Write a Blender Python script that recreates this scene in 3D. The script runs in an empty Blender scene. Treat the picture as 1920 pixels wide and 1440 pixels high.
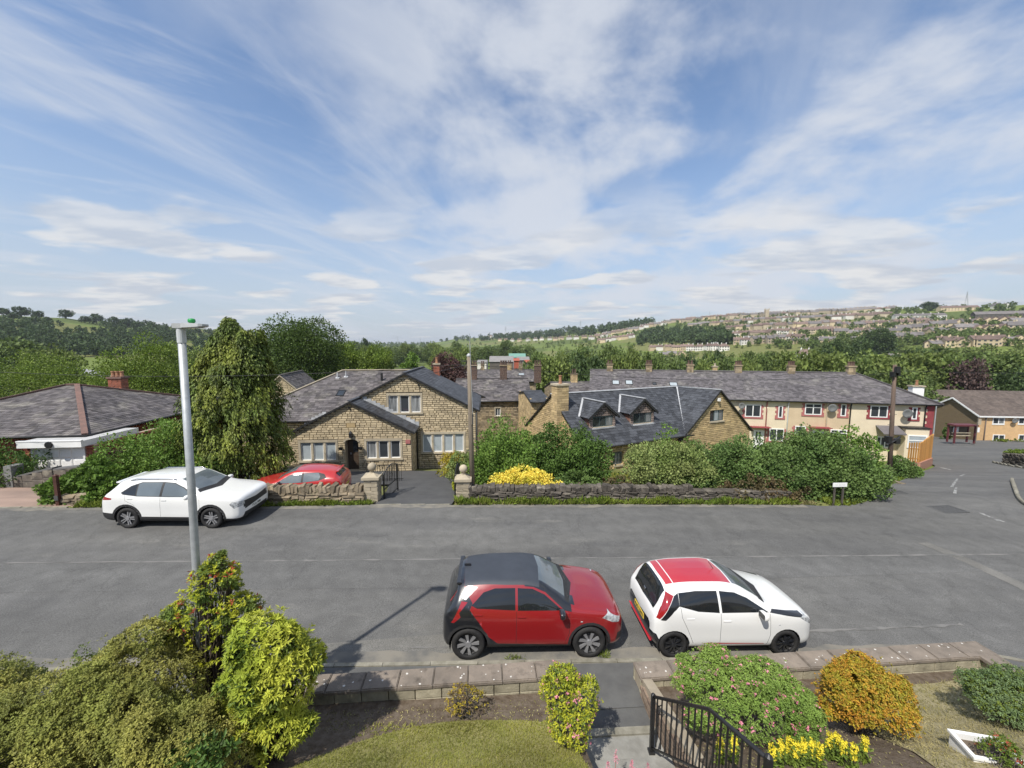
import bpy, bmesh, math, random
import numpy as np
from mathutils import Vector, Matrix
R = math.radians
rng = np.random.default_rng(7)
random.seed(11)
scene = bpy.context.scene
col = scene.collection

# ------------------------------------------------------------------ camera
F_PX, TH, CAM_H = 721.0, math.atan(70 / 721), 6.24
cd = bpy.data.cameras.new('camera'); cam = bpy.data.objects.new('camera', cd); col.objects.link(cam)
cam.location = (0, 0, CAM_H); cam.rotation_euler = (math.pi / 2 - TH, 0, 0)
cd.sensor_width = 36; cd.lens = F_PX / 1920 * 36; cd.clip_start = 0.1; cd.clip_end = 20000
scene.camera = cam

# ------------------------------------------------------------------ sky, sun, exposure
SUN_TO = Vector((-2.6, -3.87, 6.45)).normalized()
SUN_EL = math.asin(SUN_TO.z); SUN_AZ = math.atan2(SUN_TO.x, SUN_TO.y)
world = bpy.data.worlds.new('World'); scene.world = world; world.use_nodes = True
def build_sky():
    nt = world.node_tree; N = nt.nodes; L = nt.links; N.clear()
    def n(t, **k):
        o = N.new(t)
        for a, b in k.items(): setattr(o, a, b)
        return o
    def mth(op, a, b=None, c=None, clamp=False):
        o = n('ShaderNodeMath', operation=op); o.use_clamp = clamp
        for i, v in enumerate((a, b, c)):
            if v is None: continue
            if isinstance(v, (int, float)): o.inputs[i].default_value = v
            else: L.new(v, o.inputs[i])
        return o.outputs[0]
    out = n('ShaderNodeOutputWorld'); bg = n('ShaderNodeBackground'); L.new(bg.outputs[0], out.inputs[0])
    bg.inputs[1].default_value = 0.10
    sky = n('ShaderNodeTexSky', sky_type='NISHITA'); sky.sun_disc = False
    sky.sun_elevation = SUN_EL; sky.sun_rotation = SUN_AZ
    sky.altitude = 150; sky.air_density = 1.0; sky.dust_density = 0.6; sky.ozone_density = 2.0
    tc = n('ShaderNodeTexCoord'); sp = n('ShaderNodeSeparateXYZ'); L.new(tc.outputs['Generated'], sp.inputs[0])
    x, y, z = sp.outputs
    def plane(k):
        zc = mth('ADD', mth('MAXIMUM', z, 0.0), k); return mth('DIVIDE', x, zc), mth('DIVIDE', y, zc)
    hi_uv, lo_uv = plane(0.20), plane(0.10)
    def noise(uv, su, sv, off, scale, det, rough, dist=0.0, rot=0.0):
        u, v = uv; c, s = math.cos(rot), math.sin(rot)
        uu = mth('ADD', mth('MULTIPLY', u, c), mth('MULTIPLY', v, s)); vv = mth('SUBTRACT', mth('MULTIPLY', v, c), mth('MULTIPLY', u, s))
        cb = n('ShaderNodeCombineXYZ'); L.new(mth('MULTIPLY', uu, su), cb.inputs[0]); L.new(mth('MULTIPLY', vv, sv), cb.inputs[1]); cb.inputs[2].default_value = off
        t = n('ShaderNodeTexNoise'); L.new(cb.outputs[0], t.inputs['Vector'])
        t.inputs['Scale'].default_value = scale; t.inputs['Detail'].default_value = det; t.inputs['Roughness'].default_value = rough; t.inputs['Distortion'].default_value = dist
        return t.outputs['Fac']
    def ramp(f, lo, hi):
        m = n('ShaderNodeMapRange', interpolation_type='SMOOTHSTEP'); L.new(f, m.inputs[0]); m.inputs[1].default_value = lo; m.inputs[2].default_value = hi
        return m.outputs[0]
    def over(a, b): return mth('SUBTRACT', mth('ADD', a, b), mth('MULTIPLY', a, b))
    def mix(f, a, b):
        m = n('ShaderNodeMix', data_type='RGBA'); L.new(f, m.inputs[0])
        for i, v in ((6, a), (7, b)):
            if isinstance(v, tuple): m.inputs[i].default_value = (*v, 1)
            else: L.new(v, m.inputs[i])
        return m.outputs[2]
    soft = noise(hi_uv, 1.0, 0.9, 4.9, 1.9, 7, 0.55, 0.2)
    broad = noise(hi_uv, 1, 1, 3.3, 0.8, 2, 0.5)
    streak = noise(hi_uv, 1.0, 0.24, 5.7, 2.6, 8, 0.62, 0.45, rot=R(-22))
    fine = noise(hi_uv, 1.0, 0.20, 2.1, 5.0, 6, 0.6, 0.5, rot=R(-48))
    cum = noise(lo_uv, 0.75, 1.0, 11.4, 1.5, 6, 0.48, 0.1)
    # soft bank of cloud overhead and to the right, thin streaks to the left, puffs low down
    side = ramp(hi_uv[0], -0.95, 0.05)
    bank = mth('MULTIPLY', ramp(mth('ADD', soft, mth('MULTIPLY', mth('SUBTRACT', broad, 0.5), 0.7)), 0.38, 0.60), mth('ADD', mth('MULTIPLY', side, 0.82), 0.08))
    cir = mth('MULTIPLY', over(mth('MULTIPLY', ramp(streak, 0.46, 0.70), 0.55), mth('MULTIPLY', ramp(fine, 0.52, 0.72), 0.45)), mth('SUBTRACT', 1.0, mth('MULTIPLY', side, 0.55)))
    cumu = mth('MULTIPLY', ramp(cum, 0.485, 0.575), mth('MULTIPLY', ramp(z, 0.46, 0.12), mth('ADD', mth('MULTIPLY', ramp(z, 0.0, 0.07), 0.6), 0.4)))
    c1 = mix(mth('MULTIPLY', ramp(z, 0.45, -0.02), 0.86), sky.outputs[0], (2.75, 3.08, 3.62))
    c2 = mix(mth('MULTIPLY', over(bank, cir), 0.95), c1, (4.0, 4.22, 4.65))
    shade = noise(lo_uv, 0.9, 1.5, 14.0, 2.2, 5, 0.55)
    c3 = mix(mth('MULTIPLY', cumu, 0.85), c2, mix(ramp(shade, 0.38, 0.62), (3.3, 3.55, 4.0), (4.8, 4.75, 4.7)))
    m2 = c3
    L.new(m2, bg.inputs[0])
build_sky()
sd = bpy.data.lights.new('sun', 'SUN'); sd.energy = 3.3; sd.angle = R(0.8); sd.color = (1.0, 0.95, 0.87)
sun = bpy.data.objects.new('sun', sd); col.objects.link(sun); sun.rotation_euler = (-SUN_TO).to_track_quat('-Z', 'Y').to_euler()
scene.view_settings.view_transform = 'Standard'; scene.view_settings.look = 'None'
scene.view_settings.exposure = 0.8; scene.view_settings.gamma = 1.0; scene.view_settings.use_curve_mapping = False
scene.cycles.max_bounces = 6; scene.cycles.transparent_max_bounces = 6

# ------------------------------------------------------------------ pixel <-> place helpers (real distances)
def ray(px, py):
    x = (px - 960) / F_PX; z = -(py - 720) / F_PX
    return Vector((x, math.cos(TH) + math.sin(TH) * z, -math.sin(TH) + math.cos(TH) * z))
def at(px, py, Y):
    d = ray(px, py); return Vector((0, 0, CAM_H)) + d * (Y / d.y)
class Frame:
    """upright local frame: u to the right along a facade, n away from the viewer, z up"""
    def __init__(s, px, Y, yaw):
        o = at(px, 650, Y); s.o = Vector((o.x, o.y, 0)); a = R(yaw); s.yaw = a
        s.u = Vector((math.cos(a), math.sin(a), 0)); s.n = Vector((-math.sin(a), math.cos(a), 0))
    def w(s, u, n, z): return s.o + s.u * u + s.n * n + Vector((0, 0, z))
    def uz(s, px, py, n=0.0):
        d = ray(px, py); c = Vector((0, 0, CAM_H)); p0 = s.o + s.n * n
        t = (p0 - c).dot(s.n) / d.dot(s.n); p = c + d * t
        return ((p - s.o).dot(s.u), p.z)
    def mat(s): return Matrix(((s.u.x, s.n.x, 0, s.o.x), (s.u.y, s.n.y, 0, s.o.y), (0, 0, 1, 0), (0, 0, 0, 1)))

# ------------------------------------------------------------------ mesh helpers
def link(o, parent=None, label=None, cat=None, group=None, kind=None):
    col.objects.link(o)
    if parent is not None: o.parent = parent
    if label: o['label'] = label
    if cat: o['category'] = cat
    if group: o['group'] = group
    if kind: o['kind'] = kind
    return o
def empty(name, loc=(0, 0, 0), rz=0.0, label=None, cat=None, group=None):
    o = bpy.data.objects.new(name, None); o.location = loc; o.rotation_euler = (0, 0, rz); o.empty_display_size = 0.3
    return link(o, None, label, cat, group)
class MB:
    def __init__(s): s.v = []; s.f = []; s.r = []; s.m = []
    def add(s, vs, fs, mi=0, r=None):
        b = len(s.v); s.v.extend([tuple(p) for p in vs]); r = random.random() if r is None else r
        for f in fs: s.f.append(tuple(i + b for i in f)); s.r.append(r); s.m.append(mi)
        return s
    def box(s, a, b, mi=0, r=None, M=None):
        x0, y0, z0 = a; x1, y1, z1 = b
        vs = [(x0, y0, z0), (x1, y0, z0), (x1, y1, z0), (x0, y1, z0), (x0, y0, z1), (x1, y0, z1), (x1, y1, z1), (x0, y1, z1)]
        if M is not None: vs = [M @ Vector(p) for p in vs]
        return s.add(vs, [(0, 3, 2, 1), (4, 5, 6, 7), (0, 1, 5, 4), (1, 2, 6, 5), (2, 3, 7, 6), (3, 0, 4, 7)], mi, r)
    def prism(s, poly, fn, d0, d1, mi=0, r=None):
        """poly in (a,b), fn(a,b,d) -> point"""
        n = len(poly); vs = [fn(a, b, d0) for a, b in poly] + [fn(a, b, d1) for a, b in poly]
        fs = [tuple(range(n)), tuple(range(2 * n - 1, n - 1, -1))] + [(i, i + n, (i + 1) % n + n, (i + 1) % n) for i in range(n)]
        return s.add(vs, fs, mi, r)
    def tube(s, pts, rad, n=8, mi=0, r=None, cap=True):
        pts = [Vector(p) for p in pts]; k = len(pts); rs = rad if hasattr(rad, '__len__') else [rad] * k
        vs = []; fs = []; ref = None
        for i, p in enumerate(pts):
            d = (pts[min(i + 1, k - 1)] - pts[max(i - 1, 0)]).normalized()
            if ref is None: ref = Vector((0, 0, 1)) if abs(d.z) < 0.9 else Vector((1, 0, 0))
            a = d.cross(ref).normalized(); b = d.cross(a).normalized(); ref = b.cross(d) if False else ref
            for j in range(n):
                t = 2 * math.pi * j / n; vs.append(p + (a * math.cos(t) + b * math.sin(t)) * rs[i])
        for i in range(k - 1):
            for j in range(n):
                j2 = (j + 1) % n; fs.append((i * n + j, i * n + j2, (i + 1) * n + j2, (i + 1) * n + j))
        if cap: fs.append(tuple(range(n - 1, -1, -1))); fs.append(tuple((k - 1) * n + j for j in range(n)))
        return s.add(vs, fs, mi, r)
    def lathe(s, prof, c=(0, 0, 0), n=16, mi=0, r=None, axis='z', loop=False):
        vs = []; fs = []; c = Vector(c); k = len(prof)
        for rad, h in prof:
            for j in range(n):
                t = 2 * math.pi * j / n; p = (rad * math.cos(t), rad * math.sin(t), h)
                if axis == 'y': p = (p[0], p[2], p[1])
                vs.append(c + Vector(p))
        for i in range(k if loop else k - 1):
            i2 = (i + 1) % k
            for j in range(n):
                j2 = (j + 1) % n; fs.append((i * n + j, i * n + j2, i2 * n + j2, i2 * n + j))
        if not loop: fs.append(tuple(range(n - 1, -1, -1))); fs.append(tuple((k - 1) * n + j for j in range(n)))
        return s.add(vs, fs, mi, r)
    def mesh(s, name, mats, smooth=False, fix=True):
        me = bpy.data.meshes.new(name); me.from_pydata(s.v, [], s.f)
        for m in (mats if isinstance(mats, (list, tuple)) else [mats]): me.materials.append(m)
        if len(me.materials) > 1: me.polygons.foreach_set('material_index', s.m)
        at_ = me.attributes.new('rnd', 'FLOAT', 'FACE'); at_.data.foreach_set('value', s.r)
        if smooth: me.polygons.foreach_set('use_smooth', [True] * len(s.f))
        if fix:
            bm = bmesh.new(); bm.from_mesh(me); bmesh.ops.recalc_face_normals(bm, faces=bm.faces); bm.to_mesh(me); bm.free()
        me.update(); return me
    def build(s, name, mats, parent=None, smooth=False, label=None, cat=None, group=None, kind=None, fix=True):
        o = bpy.data.objects.new(name, s.mesh(name, mats, smooth, fix)); return link(o, parent, label, cat, group, kind)
def inst(name, me, parent, loc=(0, 0, 0), rot=(0, 0, 0), sc=(1, 1, 1), label=None, cat=None, group=None):
    o = bpy.data.objects.new(name, me); o.location = loc; o.rotation_euler = rot; o.scale = sc
    return link(o, parent, label, cat, group)
def copy_tree(o, parent=None, keep=True):
    c = o.copy(); col.objects.link(c); c.parent = parent
    for ch in list(o.children): copy_tree(ch, c)
    return c
def shade_auto(o, ang=35):
    me = o.data; me.polygons.foreach_set('use_smooth', [True] * len(me.polygons))
    bm = bmesh.new(); bm.from_mesh(me)
    for e in bm.edges:
        if len(e.link_faces) == 2 and e.calc_face_angle(0) > R(ang): e.smooth = False
    bm.to_mesh(me); bm.free(); return o

# ------------------------------------------------------------------ materials
MATS = {}
def pm(name, c1, c2=None, scale=4.0, rough=0.8, bump=0.0, bscale=None, rnd=0.0, spec=0.3, orand=0.0, det=5, metal=0.0, coat=0.0, trans=0.0, lo=0.35, hi=0.65, stretch=None, c3=None, c3lo=0.6, c3hi=0.75, c3scale=1.0, coords='pos'):
    """procedural material: two colours mixed by noise, brightness varied per piece (rnd attribute) and per object"""
    if name in MATS: return MATS[name]
    m = bpy.data.materials.new(name); m.use_nodes = True; nt = m.node_tree; N = nt.nodes; L = nt.links
    b = N['Principled BSDF']; b.inputs['Roughness'].default_value = rough; b.inputs['Specular IOR Level'].default_value = spec; b.inputs['Metallic'].default_value = metal
    if coat: b.inputs['Coat Weight'].default_value = coat; b.inputs['Coat Roughness'].default_value = 0.04
    c2 = c2 or tuple(v * 0.75 for v in c1)
    if coords == 'pos':
        g = N.new('ShaderNodeNewGeometry'); vec = g.outputs['Position']
    else:
        g = N.new('ShaderNodeTexCoord'); vec = g.outputs['Object']
    if stretch:
        mp = N.new('ShaderNodeMapping'); mp.inputs['Scale'].default_value = stretch; L.new(vec, mp.inputs[0]); vec = mp.outputs[0]
    def noise(sc, d=det, ro=0.6):
        t = N.new('ShaderNodeTexNoise'); t.inputs['Scale'].default_value = sc; t.inputs['Detail'].default_value = d; t.inputs['Roughness'].default_value = ro; L.new(vec, t.inputs['Vector']); return t.outputs['Fac']
    def rmp(f, a, z):
        r = N.new('ShaderNodeMapRange'); L.new(f, r.inputs[0]); r.inputs[1].default_value = a; r.inputs[2].default_value = z; return r.outputs[0]
    mx = N.new('ShaderNodeMix'); mx.data_type = 'RGBA'; L.new(rmp(noise(scale), lo, hi), mx.inputs[0])
    mx.inputs[6].default_value = (*c1, 1); mx.inputs[7].default_value = (*c2, 1); cur = mx.outputs[2]
    if c3:
        m3 = N.new('ShaderNodeMix'); m3.data_type = 'RGBA'; L.new(rmp(noise(c3scale, 6), c3lo, c3hi), m3.inputs[0]); L.new(cur, m3.inputs[6]); m3.inputs[7].default_value = (*c3, 1); cur = m3.outputs[2]
    fac = None
    def vary(src, amt):
        r = N.new('ShaderNodeMapRange'); L.new(src, r.inputs[0]); r.inputs[3].default_value = 1 - amt; r.inputs[4].default_value = 1 + amt; return r.outputs[0]
    if rnd:
        a = N.new('ShaderNodeAttribute'); a.attribute_name = 'rnd'; fac = vary(a.outputs['Fac'], rnd)
    if orand:
        oi = N.new('ShaderNodeObjectInfo'); f2 = vary(oi.outputs['Random'], orand)
        if fac is None: fac = f2
        else:
            mm = N.new('ShaderNodeMath'); mm.operation = 'MULTIPLY'; L.new(fac, mm.inputs[0]); L.new(f2, mm.inputs[1]); fac = mm.outputs[0]
    if fac is not None:
        vm = N.new('ShaderNodeVectorMath'); vm.operation = 'SCALE'; L.new(cur, vm.inputs[0]); L.new(fac, vm.inputs['Scale']); cur = vm.outputs[0]
    L.new(cur, b.inputs['Base Color'])
    if bump:
        bp = N.new('ShaderNodeBump'); bp.inputs['Strength'].default_value = bump; bp.inputs['Distance'].default_value = 0.02; L.new(noise(bscale or scale * 4, 4), bp.inputs['Height']); L.new(bp.outputs[0], b.inputs['Normal'])
    if trans:
        tr = N.new('ShaderNodeBsdfTranslucent'); L.new(cur, tr.inputs[0]); ms = N.new('ShaderNodeMixShader'); ms.inputs[0].default_value = trans
        L.new(b.outputs[0], ms.inputs[1]); L.new(tr.outputs[0], ms.inputs[2]); L.new(ms.outputs[0], N['Material Output'].inputs[0])
    MATS[name] = m; return m
def leafm(name, c1, c2, rnd=0.45, trans=0.28, rough=0.55, scale=0.8, spec=0.25):
    k = 2.0 if max(c1) < .2 else 1.15
    c1 = tuple(v * k for v in c1); c2 = tuple(v * k for v in c2)
    return pm(name, c1, c2, scale=scale, rough=rough, rnd=rnd, trans=trans, spec=spec, lo=0.4, hi=0.6, det=3)
def glass(name, c=(0.015, 0.018, 0.02), rough=0.04, spec=0.6):
    return pm(name, c, tuple(v * 1.3 for v in c), rough=rough, spec=spec, scale=1.5, det=1)
M_asph = pm('asphalt', (0.125, 0.123, 0.116), (0.098, 0.097, 0.094), scale=0.55, rough=0.9, bump=0.25, bscale=90, det=9, c3=(0.172, 0.166, 0.15), c3lo=0.60, c3hi=0.80, c3scale=0.9, stretch=(0.35, 1.3, 1))
def speckle(m, amt=.35, scale=55, big=1.1):
    """aggregate grain and wheel-polished bands on tarmac"""
    nt = m.node_tree; N = nt.nodes; L = nt.links; b = N['Principled BSDF']; src = b.inputs['Base Color'].links[0].from_socket; g = N.new('ShaderNodeNewGeometry'); fac = None
    mp = N.new('ShaderNodeMapping'); mp.inputs['Scale'].default_value = (.06, big, 1); mp.inputs['Rotation'].default_value = (0, 0, -R(2.8)); L.new(g.outputs['Position'], mp.inputs[0])
    for vec, sc, lo, hi, a in ((g.outputs['Position'], scale, .3, .7, amt), (g.outputs['Position'], 2.6, .25, .75, .14), (mp.outputs[0], 1.0, .3, .7, .13)):
        t = N.new('ShaderNodeTexNoise'); t.inputs['Scale'].default_value = sc; t.inputs['Detail'].default_value = 4; L.new(vec, t.inputs['Vector'])
        r = N.new('ShaderNodeMapRange'); L.new(t.outputs['Fac'], r.inputs[0]); r.inputs[1].default_value = lo; r.inputs[2].default_value = hi; r.inputs[3].default_value = 1 - a; r.inputs[4].default_value = 1 + a
        v = N.new('ShaderNodeVectorMath'); v.operation = 'SCALE'; L.new(src, v.inputs[0]); L.new(r.outputs[0], v.inputs['Scale']); src = v.outputs[0]
    # hairline cracks
    vo = N.new('ShaderNodeTexVoronoi'); vo.feature = 'DISTANCE_TO_EDGE'; vo.inputs['Scale'].default_value = .3; t = N.new('ShaderNodeTexNoise'); t.inputs['Scale'].default_value = 1.6; t.inputs['Detail'].default_value = 6
    L.new(g.outputs['Position'], t.inputs['Vector']); ad = N.new('ShaderNodeVectorMath'); ad.operation = 'ADD'; L.new(g.outputs['Position'], ad.inputs[0]); L.new(t.outputs['Color'], ad.inputs[1]); L.new(ad.outputs[0], vo.inputs['Vector'])
    r = N.new('ShaderNodeMapRange'); L.new(vo.outputs['Distance'], r.inputs[0]); r.inputs[1].default_value = 0; r.inputs[2].default_value = .012; r.inputs[3].default_value = .86; r.inputs[4].default_value = 1
    v = N.new('ShaderNodeVectorMath'); v.operation = 'SCALE'; L.new(src, v.inputs[0]); L.new(r.outputs[0], v.inputs['Scale']); L.new(v.outputs[0], b.inputs['Base Color'])
speckle(M_asph)
M_pave = pm('footway_asphalt', (0.085, 0.085, 0.083), (0.11, 0.11, 0.105), scale=3, rough=0.9, bump=0.3, bscale=80, det=7)
M_kerb = pm('kerb_concrete', (0.26, 0.245, 0.20), (0.16, 0.15, 0.115), scale=5, rough=0.9, bump=0.3, orand=0.15)
M_conc = pm('concrete', (0.27, 0.265, 0.24), (0.18, 0.175, 0.155), scale=4, rough=0.9, bump=0.3, orand=0.1, det=8)
M_soil = pm('soil', (0.085, 0.062, 0.042), (0.15, 0.12, 0.09), scale=9, rough=1, bump=0.8, bscale=30, det=8)
M_white = pm('white_paint', (0.78, 0.78, 0.76), (0.70, 0.70, 0.68), scale=2, rough=0.5)
M_black = pm('black_paint', (0.012, 0.012, 0.013), (0.02, 0.02, 0.02), scale=3, rough=0.4, spec=0.5)
M_rubber = pm('rubber', (0.018, 0.018, 0.019), (0.028, 0.027, 0.026), scale=8, rough=0.75)
M_lead = pm('lead_flashing', (0.44, 0.45, 0.46), (0.30, 0.31, 0.32), scale=3, rough=0.6, rnd=0.15)
M_gut = pm('black_gutter', (0.02, 0.02, 0.021), (0.03, 0.03, 0.03), rough=0.45)
M_wglass = glass('window_glass', (0.03, 0.035, 0.04), 0.06, 0.6)
M_galv = pm('galvanised_steel', (0.42, 0.44, 0.45), (0.33, 0.35, 0.36), scale=9, rough=0.5, metal=0.35, spec=0.5, det=6)
# ================================================================== terrain
FAR_EDGE = [(-60, 11.6), (-18.67, 13.52), (-9.52, 14.09), (-5.39, 14.43), (-2.51, 14.57), (5.17, 14.98), (11.79, 15.25), (14.2, 15.5), (40, 16.8), (90, 19)]
_fx = np.array([p[0] for p in FAR_EDGE]); _fy = np.array([p[1] for p in FAR_EDGE])
def far_edge(x): return np.interp(x, _fx, _fy)
def near_kerb(x): return 7.03 + 0.042 * np.asarray(x, float)
RPX = np.array([-400, 0, 100, 200, 300, 400, 480, 560, 640, 800, 850, 900, 1000, 1100, 1200, 1300, 1400, 1500, 1600, 1700, 1800, 1920, 2400])
RY = np.array([588, 590, 594, 603, 610, 618, 634, 642, 645, 645, 636, 633, 628, 618, 607, 600, 590, 583, 583, 579, 578, 571, 566])
RD = np.array([450, 480, 520, 600, 700, 850, 1200, 2200, 3000, 2600, 2200, 1900, 1700, 1450, 1250, 1050, 920, 830, 760, 700, 650, 600, 560])
FD = np.array([210, 220, 225, 230, 250, 300, 420, 600, 800, 800, 780, 720, 620, 520, 430, 360, 310, 265, 235, 210, 190, 175, 160])
def near_h(x, y):
    x = np.asarray(x, float); y = np.asarray(y, float)
    base = -0.02 * np.clip(x, -60, 60)
    v = np.maximum(y - far_edge(x), 0)
    s = np.where(v < 2, 0.05 * v * v, 0.2 * (np.minimum(v, 22) - 1)) + 0.15 * np.clip(v - 22, 0, 30)
    return base - s
def terrain_h(x, y):
    x = np.asarray(x, float); y = np.asarray(y, float)
    nh = near_h(x, y)
    back = np.maximum(5.2 - y, 0); nh = nh + 0.32 * np.minimum(back, 6) + 0.06 * np.clip(back - 6, 0, 400)
    r = np.hypot(x, y); ph = np.clip(np.arctan2(x, np.maximum(y, 1e-3)), -R(62), R(62))
    Y = r * np.cos(ph); px = 960 + F_PX * np.tan(ph)
    rd = np.interp(px, RPX, RD); fd = np.interp(px, RPX, FD); ry = np.interp(px, RPX, RY)
    zr = CAM_H + (650 - ry) / F_PX * rd * 0.9966
    zf = -10.8
    t1 = np.clip((Y - 75) / np.maximum(fd - 75, 1), 0, 1); z1 = -10.6 + (zf + 10.6) * t1
    t2 = np.clip((Y - fd) / (rd - fd), 0, 1); hill = zf + (zr - zf) * (t2 ** 1.15)
    hill = hill + 2.2 * np.sin(x * 0.021 + 1.3) * np.sin(y * 0.017) * np.clip(t2 * 4, 0, 1) * np.clip((1 - t2) * 4, 0, 1)
    t3 = np.clip((Y - rd) / (0.5 * rd), 0, 1); hill = hill - 0.12 * (zr + 11) * t3 - np.clip(Y - 1.5 * rd, 0, 4000) * 0.02
    far = np.where(Y < fd, z1, hill)
    k = np.clip((Y - 45) / 45, 0, 1); k = k * k * (3 - 2 * k); k = np.where(y > 20, k, 0)
    return nh * (1 - k) + far * k
def gz(x, y): return float(near_h(x, y)) if math.hypot(x, y) < 45 else float(terrain_h(x, y))
def hit(px, py, y0=6.0, y1=4500):
    """where the sight line through a pixel meets the ground"""
    d = ray(px, py); t = np.geomspace(y0, y1, 3000) / d.y
    X = d.x * t; Y = d.y * t; Z = CAM_H + d.z * t
    below = np.nonzero(Z < terrain_h(X, Y))[0]
    if len(below) == 0: return None
    i = below[0]; return Vector((X[i], Y[i], float(terrain_h(X[i], Y[i]))))
def build_terrain():
    ang = np.concatenate([np.linspace(-180, -84, 18, endpoint=False), np.linspace(-84, 84, 240), np.linspace(84, 180, 18)[1:-1]])
    rad = np.concatenate([[0.5], np.geomspace(2.5, 7000, 165)]); A, Rr = np.meshgrid(np.radians(ang), rad)
    X = Rr * np.sin(A); Y = Rr * np.cos(A); Z = terrain_h(X, Y)
    Z = Z - np.where(Rr < 60, 0.10, 0.03)
    # stay under the road, the pavement and the front garden
    nr = (Y < far_edge(X) - 0.3) & (Y > -4); Z = np.where(nr & (Rr < 70), Z - 0.25, Z)
    Z = np.where((Y < 9) & (np.abs(X) < 30), Z - 0.9, Z)
    na = len(ang); nr_ = len(rad); V = np.stack([X, Y, Z], -1).reshape(-1, 3)
    i = np.arange(nr_ - 1)[:, None] * na; j = np.arange(na)[None, :]; j2 = (j + 1) % na
    Q = np.stack([i + j, i + j2, i + na + j2, i + na + j], -1).reshape(-1, 4)
    me = bpy.data.meshes.new('ground'); me.vertices.add(len(V)); me.vertices.foreach_set('co', V.ravel())
    me.loops.add(Q.size); me.loops.foreach_set('vertex_index', Q.ravel()); me.polygons.add(len(Q)); me.polygons.foreach_set('loop_start', np.arange(0, Q.size, 4))
    me.update(calc_edges=True); me.polygons.foreach_set('use_smooth', [True] * len(Q)); me.flip_normals()
    m = bpy.data.materials.new('grassland'); m.use_nodes = True; nt = m.node_tree; N = nt.nodes; L = nt.links; b = N['Principled BSDF']
    b.inputs['Roughness'].default_value = 0.95; b.inputs['Specular IOR Level'].default_value = 0.1
    g = N.new('ShaderNodeNewGeometry')
    def noise(sc, d):
        t = N.new('ShaderNodeTexNoise'); t.inputs['Scale'].default_value = sc; t.inputs['Detail'].default_value = d; t.inputs['Roughness'].default_value = 0.6; L.new(g.outputs['Position'], t.inputs['Vector']); return t.outputs['Fac']
    vo = N.new('ShaderNodeTexVoronoi'); vo.inputs['Scale'].default_value = 0.011; L.new(g.outputs['Position'], vo.inputs['Vector'])
    rp = N.new('ShaderNodeValToRGB'); sc = N.new('ShaderNodeSeparateColor'); L.new(vo.outputs['Color'], sc.inputs[0]); L.new(sc.outputs[0], rp.inputs[0])
    e = rp.color_ramp.elements; e[0].position = 0; e[0].color = (0.095, 0.125, 0.036, 1); e[1].position = 1; e[1].color = (0.17, 0.175, 0.07, 1)
    for p, c in ((0.3, (0.135, 0.175, 0.045)), (0.55, (0.155, 0.165, 0.06)), (0.8, (0.12, 0.155, 0.04))):
        q = e.new(p); q.color = (*c, 1)
    rp.color_ramp.interpolation = 'CONSTANT'
    mr = N.new('ShaderNodeMapRange'); L.new(noise(0.35, 8), mr.inputs[0]); mr.inputs[1].default_value = 0.3; mr.inputs[2].default_value = 0.7; mr.inputs[3].default_value = 0.7; mr.inputs[4].default_value = 1.2
    vm = N.new('ShaderNodeVectorMath'); vm.operation = 'SCALE'; L.new(rp.outputs[0], vm.inputs[0]); L.new(mr.outputs[0], vm.inputs['Scale']); L.new(vm.outputs[0], b.inputs['Base Color'])
    bp = N.new('ShaderNodeBump'); bp.inputs['Strength'].default_value = 0.5; bp.inputs['Distance'].default_value = 0.1; L.new(noise(6, 6), bp.inputs['Height']); L.new(bp.outputs[0], b.inputs['Normal'])
    me.materials.append(m); link(bpy.data.objects.new('ground', me), kind='structure')
build_terrain()
def sheet(name, xs, ylo, yhi, ny, mat, off=0.0, hf=near_h, kind='structure', parent=None):
    """a strip draped on the ground between two curves"""
    mb = MB(); vs = []; nx = len(xs)
    for x in xs:
        a = float(ylo(x)); b = float(yhi(x))
        for k in range(ny + 1):
            y = a + (b - a) * k / ny; vs.append((x, y, float(hf(x, y)) + off))
    fs = [(i * (ny + 1) + k, (i + 1) * (ny + 1) + k, (i + 1) * (ny + 1) + k + 1, i * (ny + 1) + k + 1) for i in range(nx - 1) for k in range(ny)]
    mb.add(vs, fs); return mb.build(name, mat, parent, kind=kind)
def drape(name, poly, mat, off=0.0, step=0.5, kind='structure', hf=near_h, parent=None):
    """polygon (x,y) tessellated finely and draped on the ground"""
    bm = bmesh.new(); f = bm.faces.new([bm.verts.new((x, y, 0)) for x, y in poly])
    xs = [p[0] for p in poly]; ys = [p[1] for p in poly]
    for a, lo, hi in ((0, min(xs), max(xs)), (1, min(ys), max(ys))):
        n = int((hi - lo) / step)
        for i in range(1, n + 1):
            c = Vector((0, 0, 0)); c[a] = lo + i * step; d = Vector((0, 0, 0)); d[a] = 1
            bmesh.ops.bisect_plane(bm, geom=bm.verts[:] + bm.edges[:] + bm.faces[:], plane_co=c, plane_no=d)
    for v in bm.verts: v.co.z = float(hf(v.co.x, v.co.y)) + off
    bmesh.ops.recalc_face_normals(bm, faces=bm.faces)
    me = bpy.data.meshes.new(name); bm.to_mesh(me); bm.free(); me.materials.append(mat)
    if me.polygons and me.polygons[0].normal.z < 0: me.flip_normals()
    o = bpy.data.objects.new(name, me); return link(o, parent, kind=kind)
def smooth_line(pts, n=6):
    out = []
    for i in range(len(pts) - 1):
        p0 = pts[max(i - 1, 0)]; p1 = pts[i]; p2 = pts[i + 1]; p3 = pts[min(i + 2, len(pts) - 1)]
        for k in range(n):
            t = k / n
            out.append(tuple(0.5 * (2 * b + (c - a) * t + (2 * a - 5 * b + 4 * c - d) * t * t + (-a + 3 * b - 3 * c + d) * t ** 3) for a, b, c, d in zip(p0, p1, p2, p3)))
    out.append(tuple(pts[-1])); return out

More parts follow.
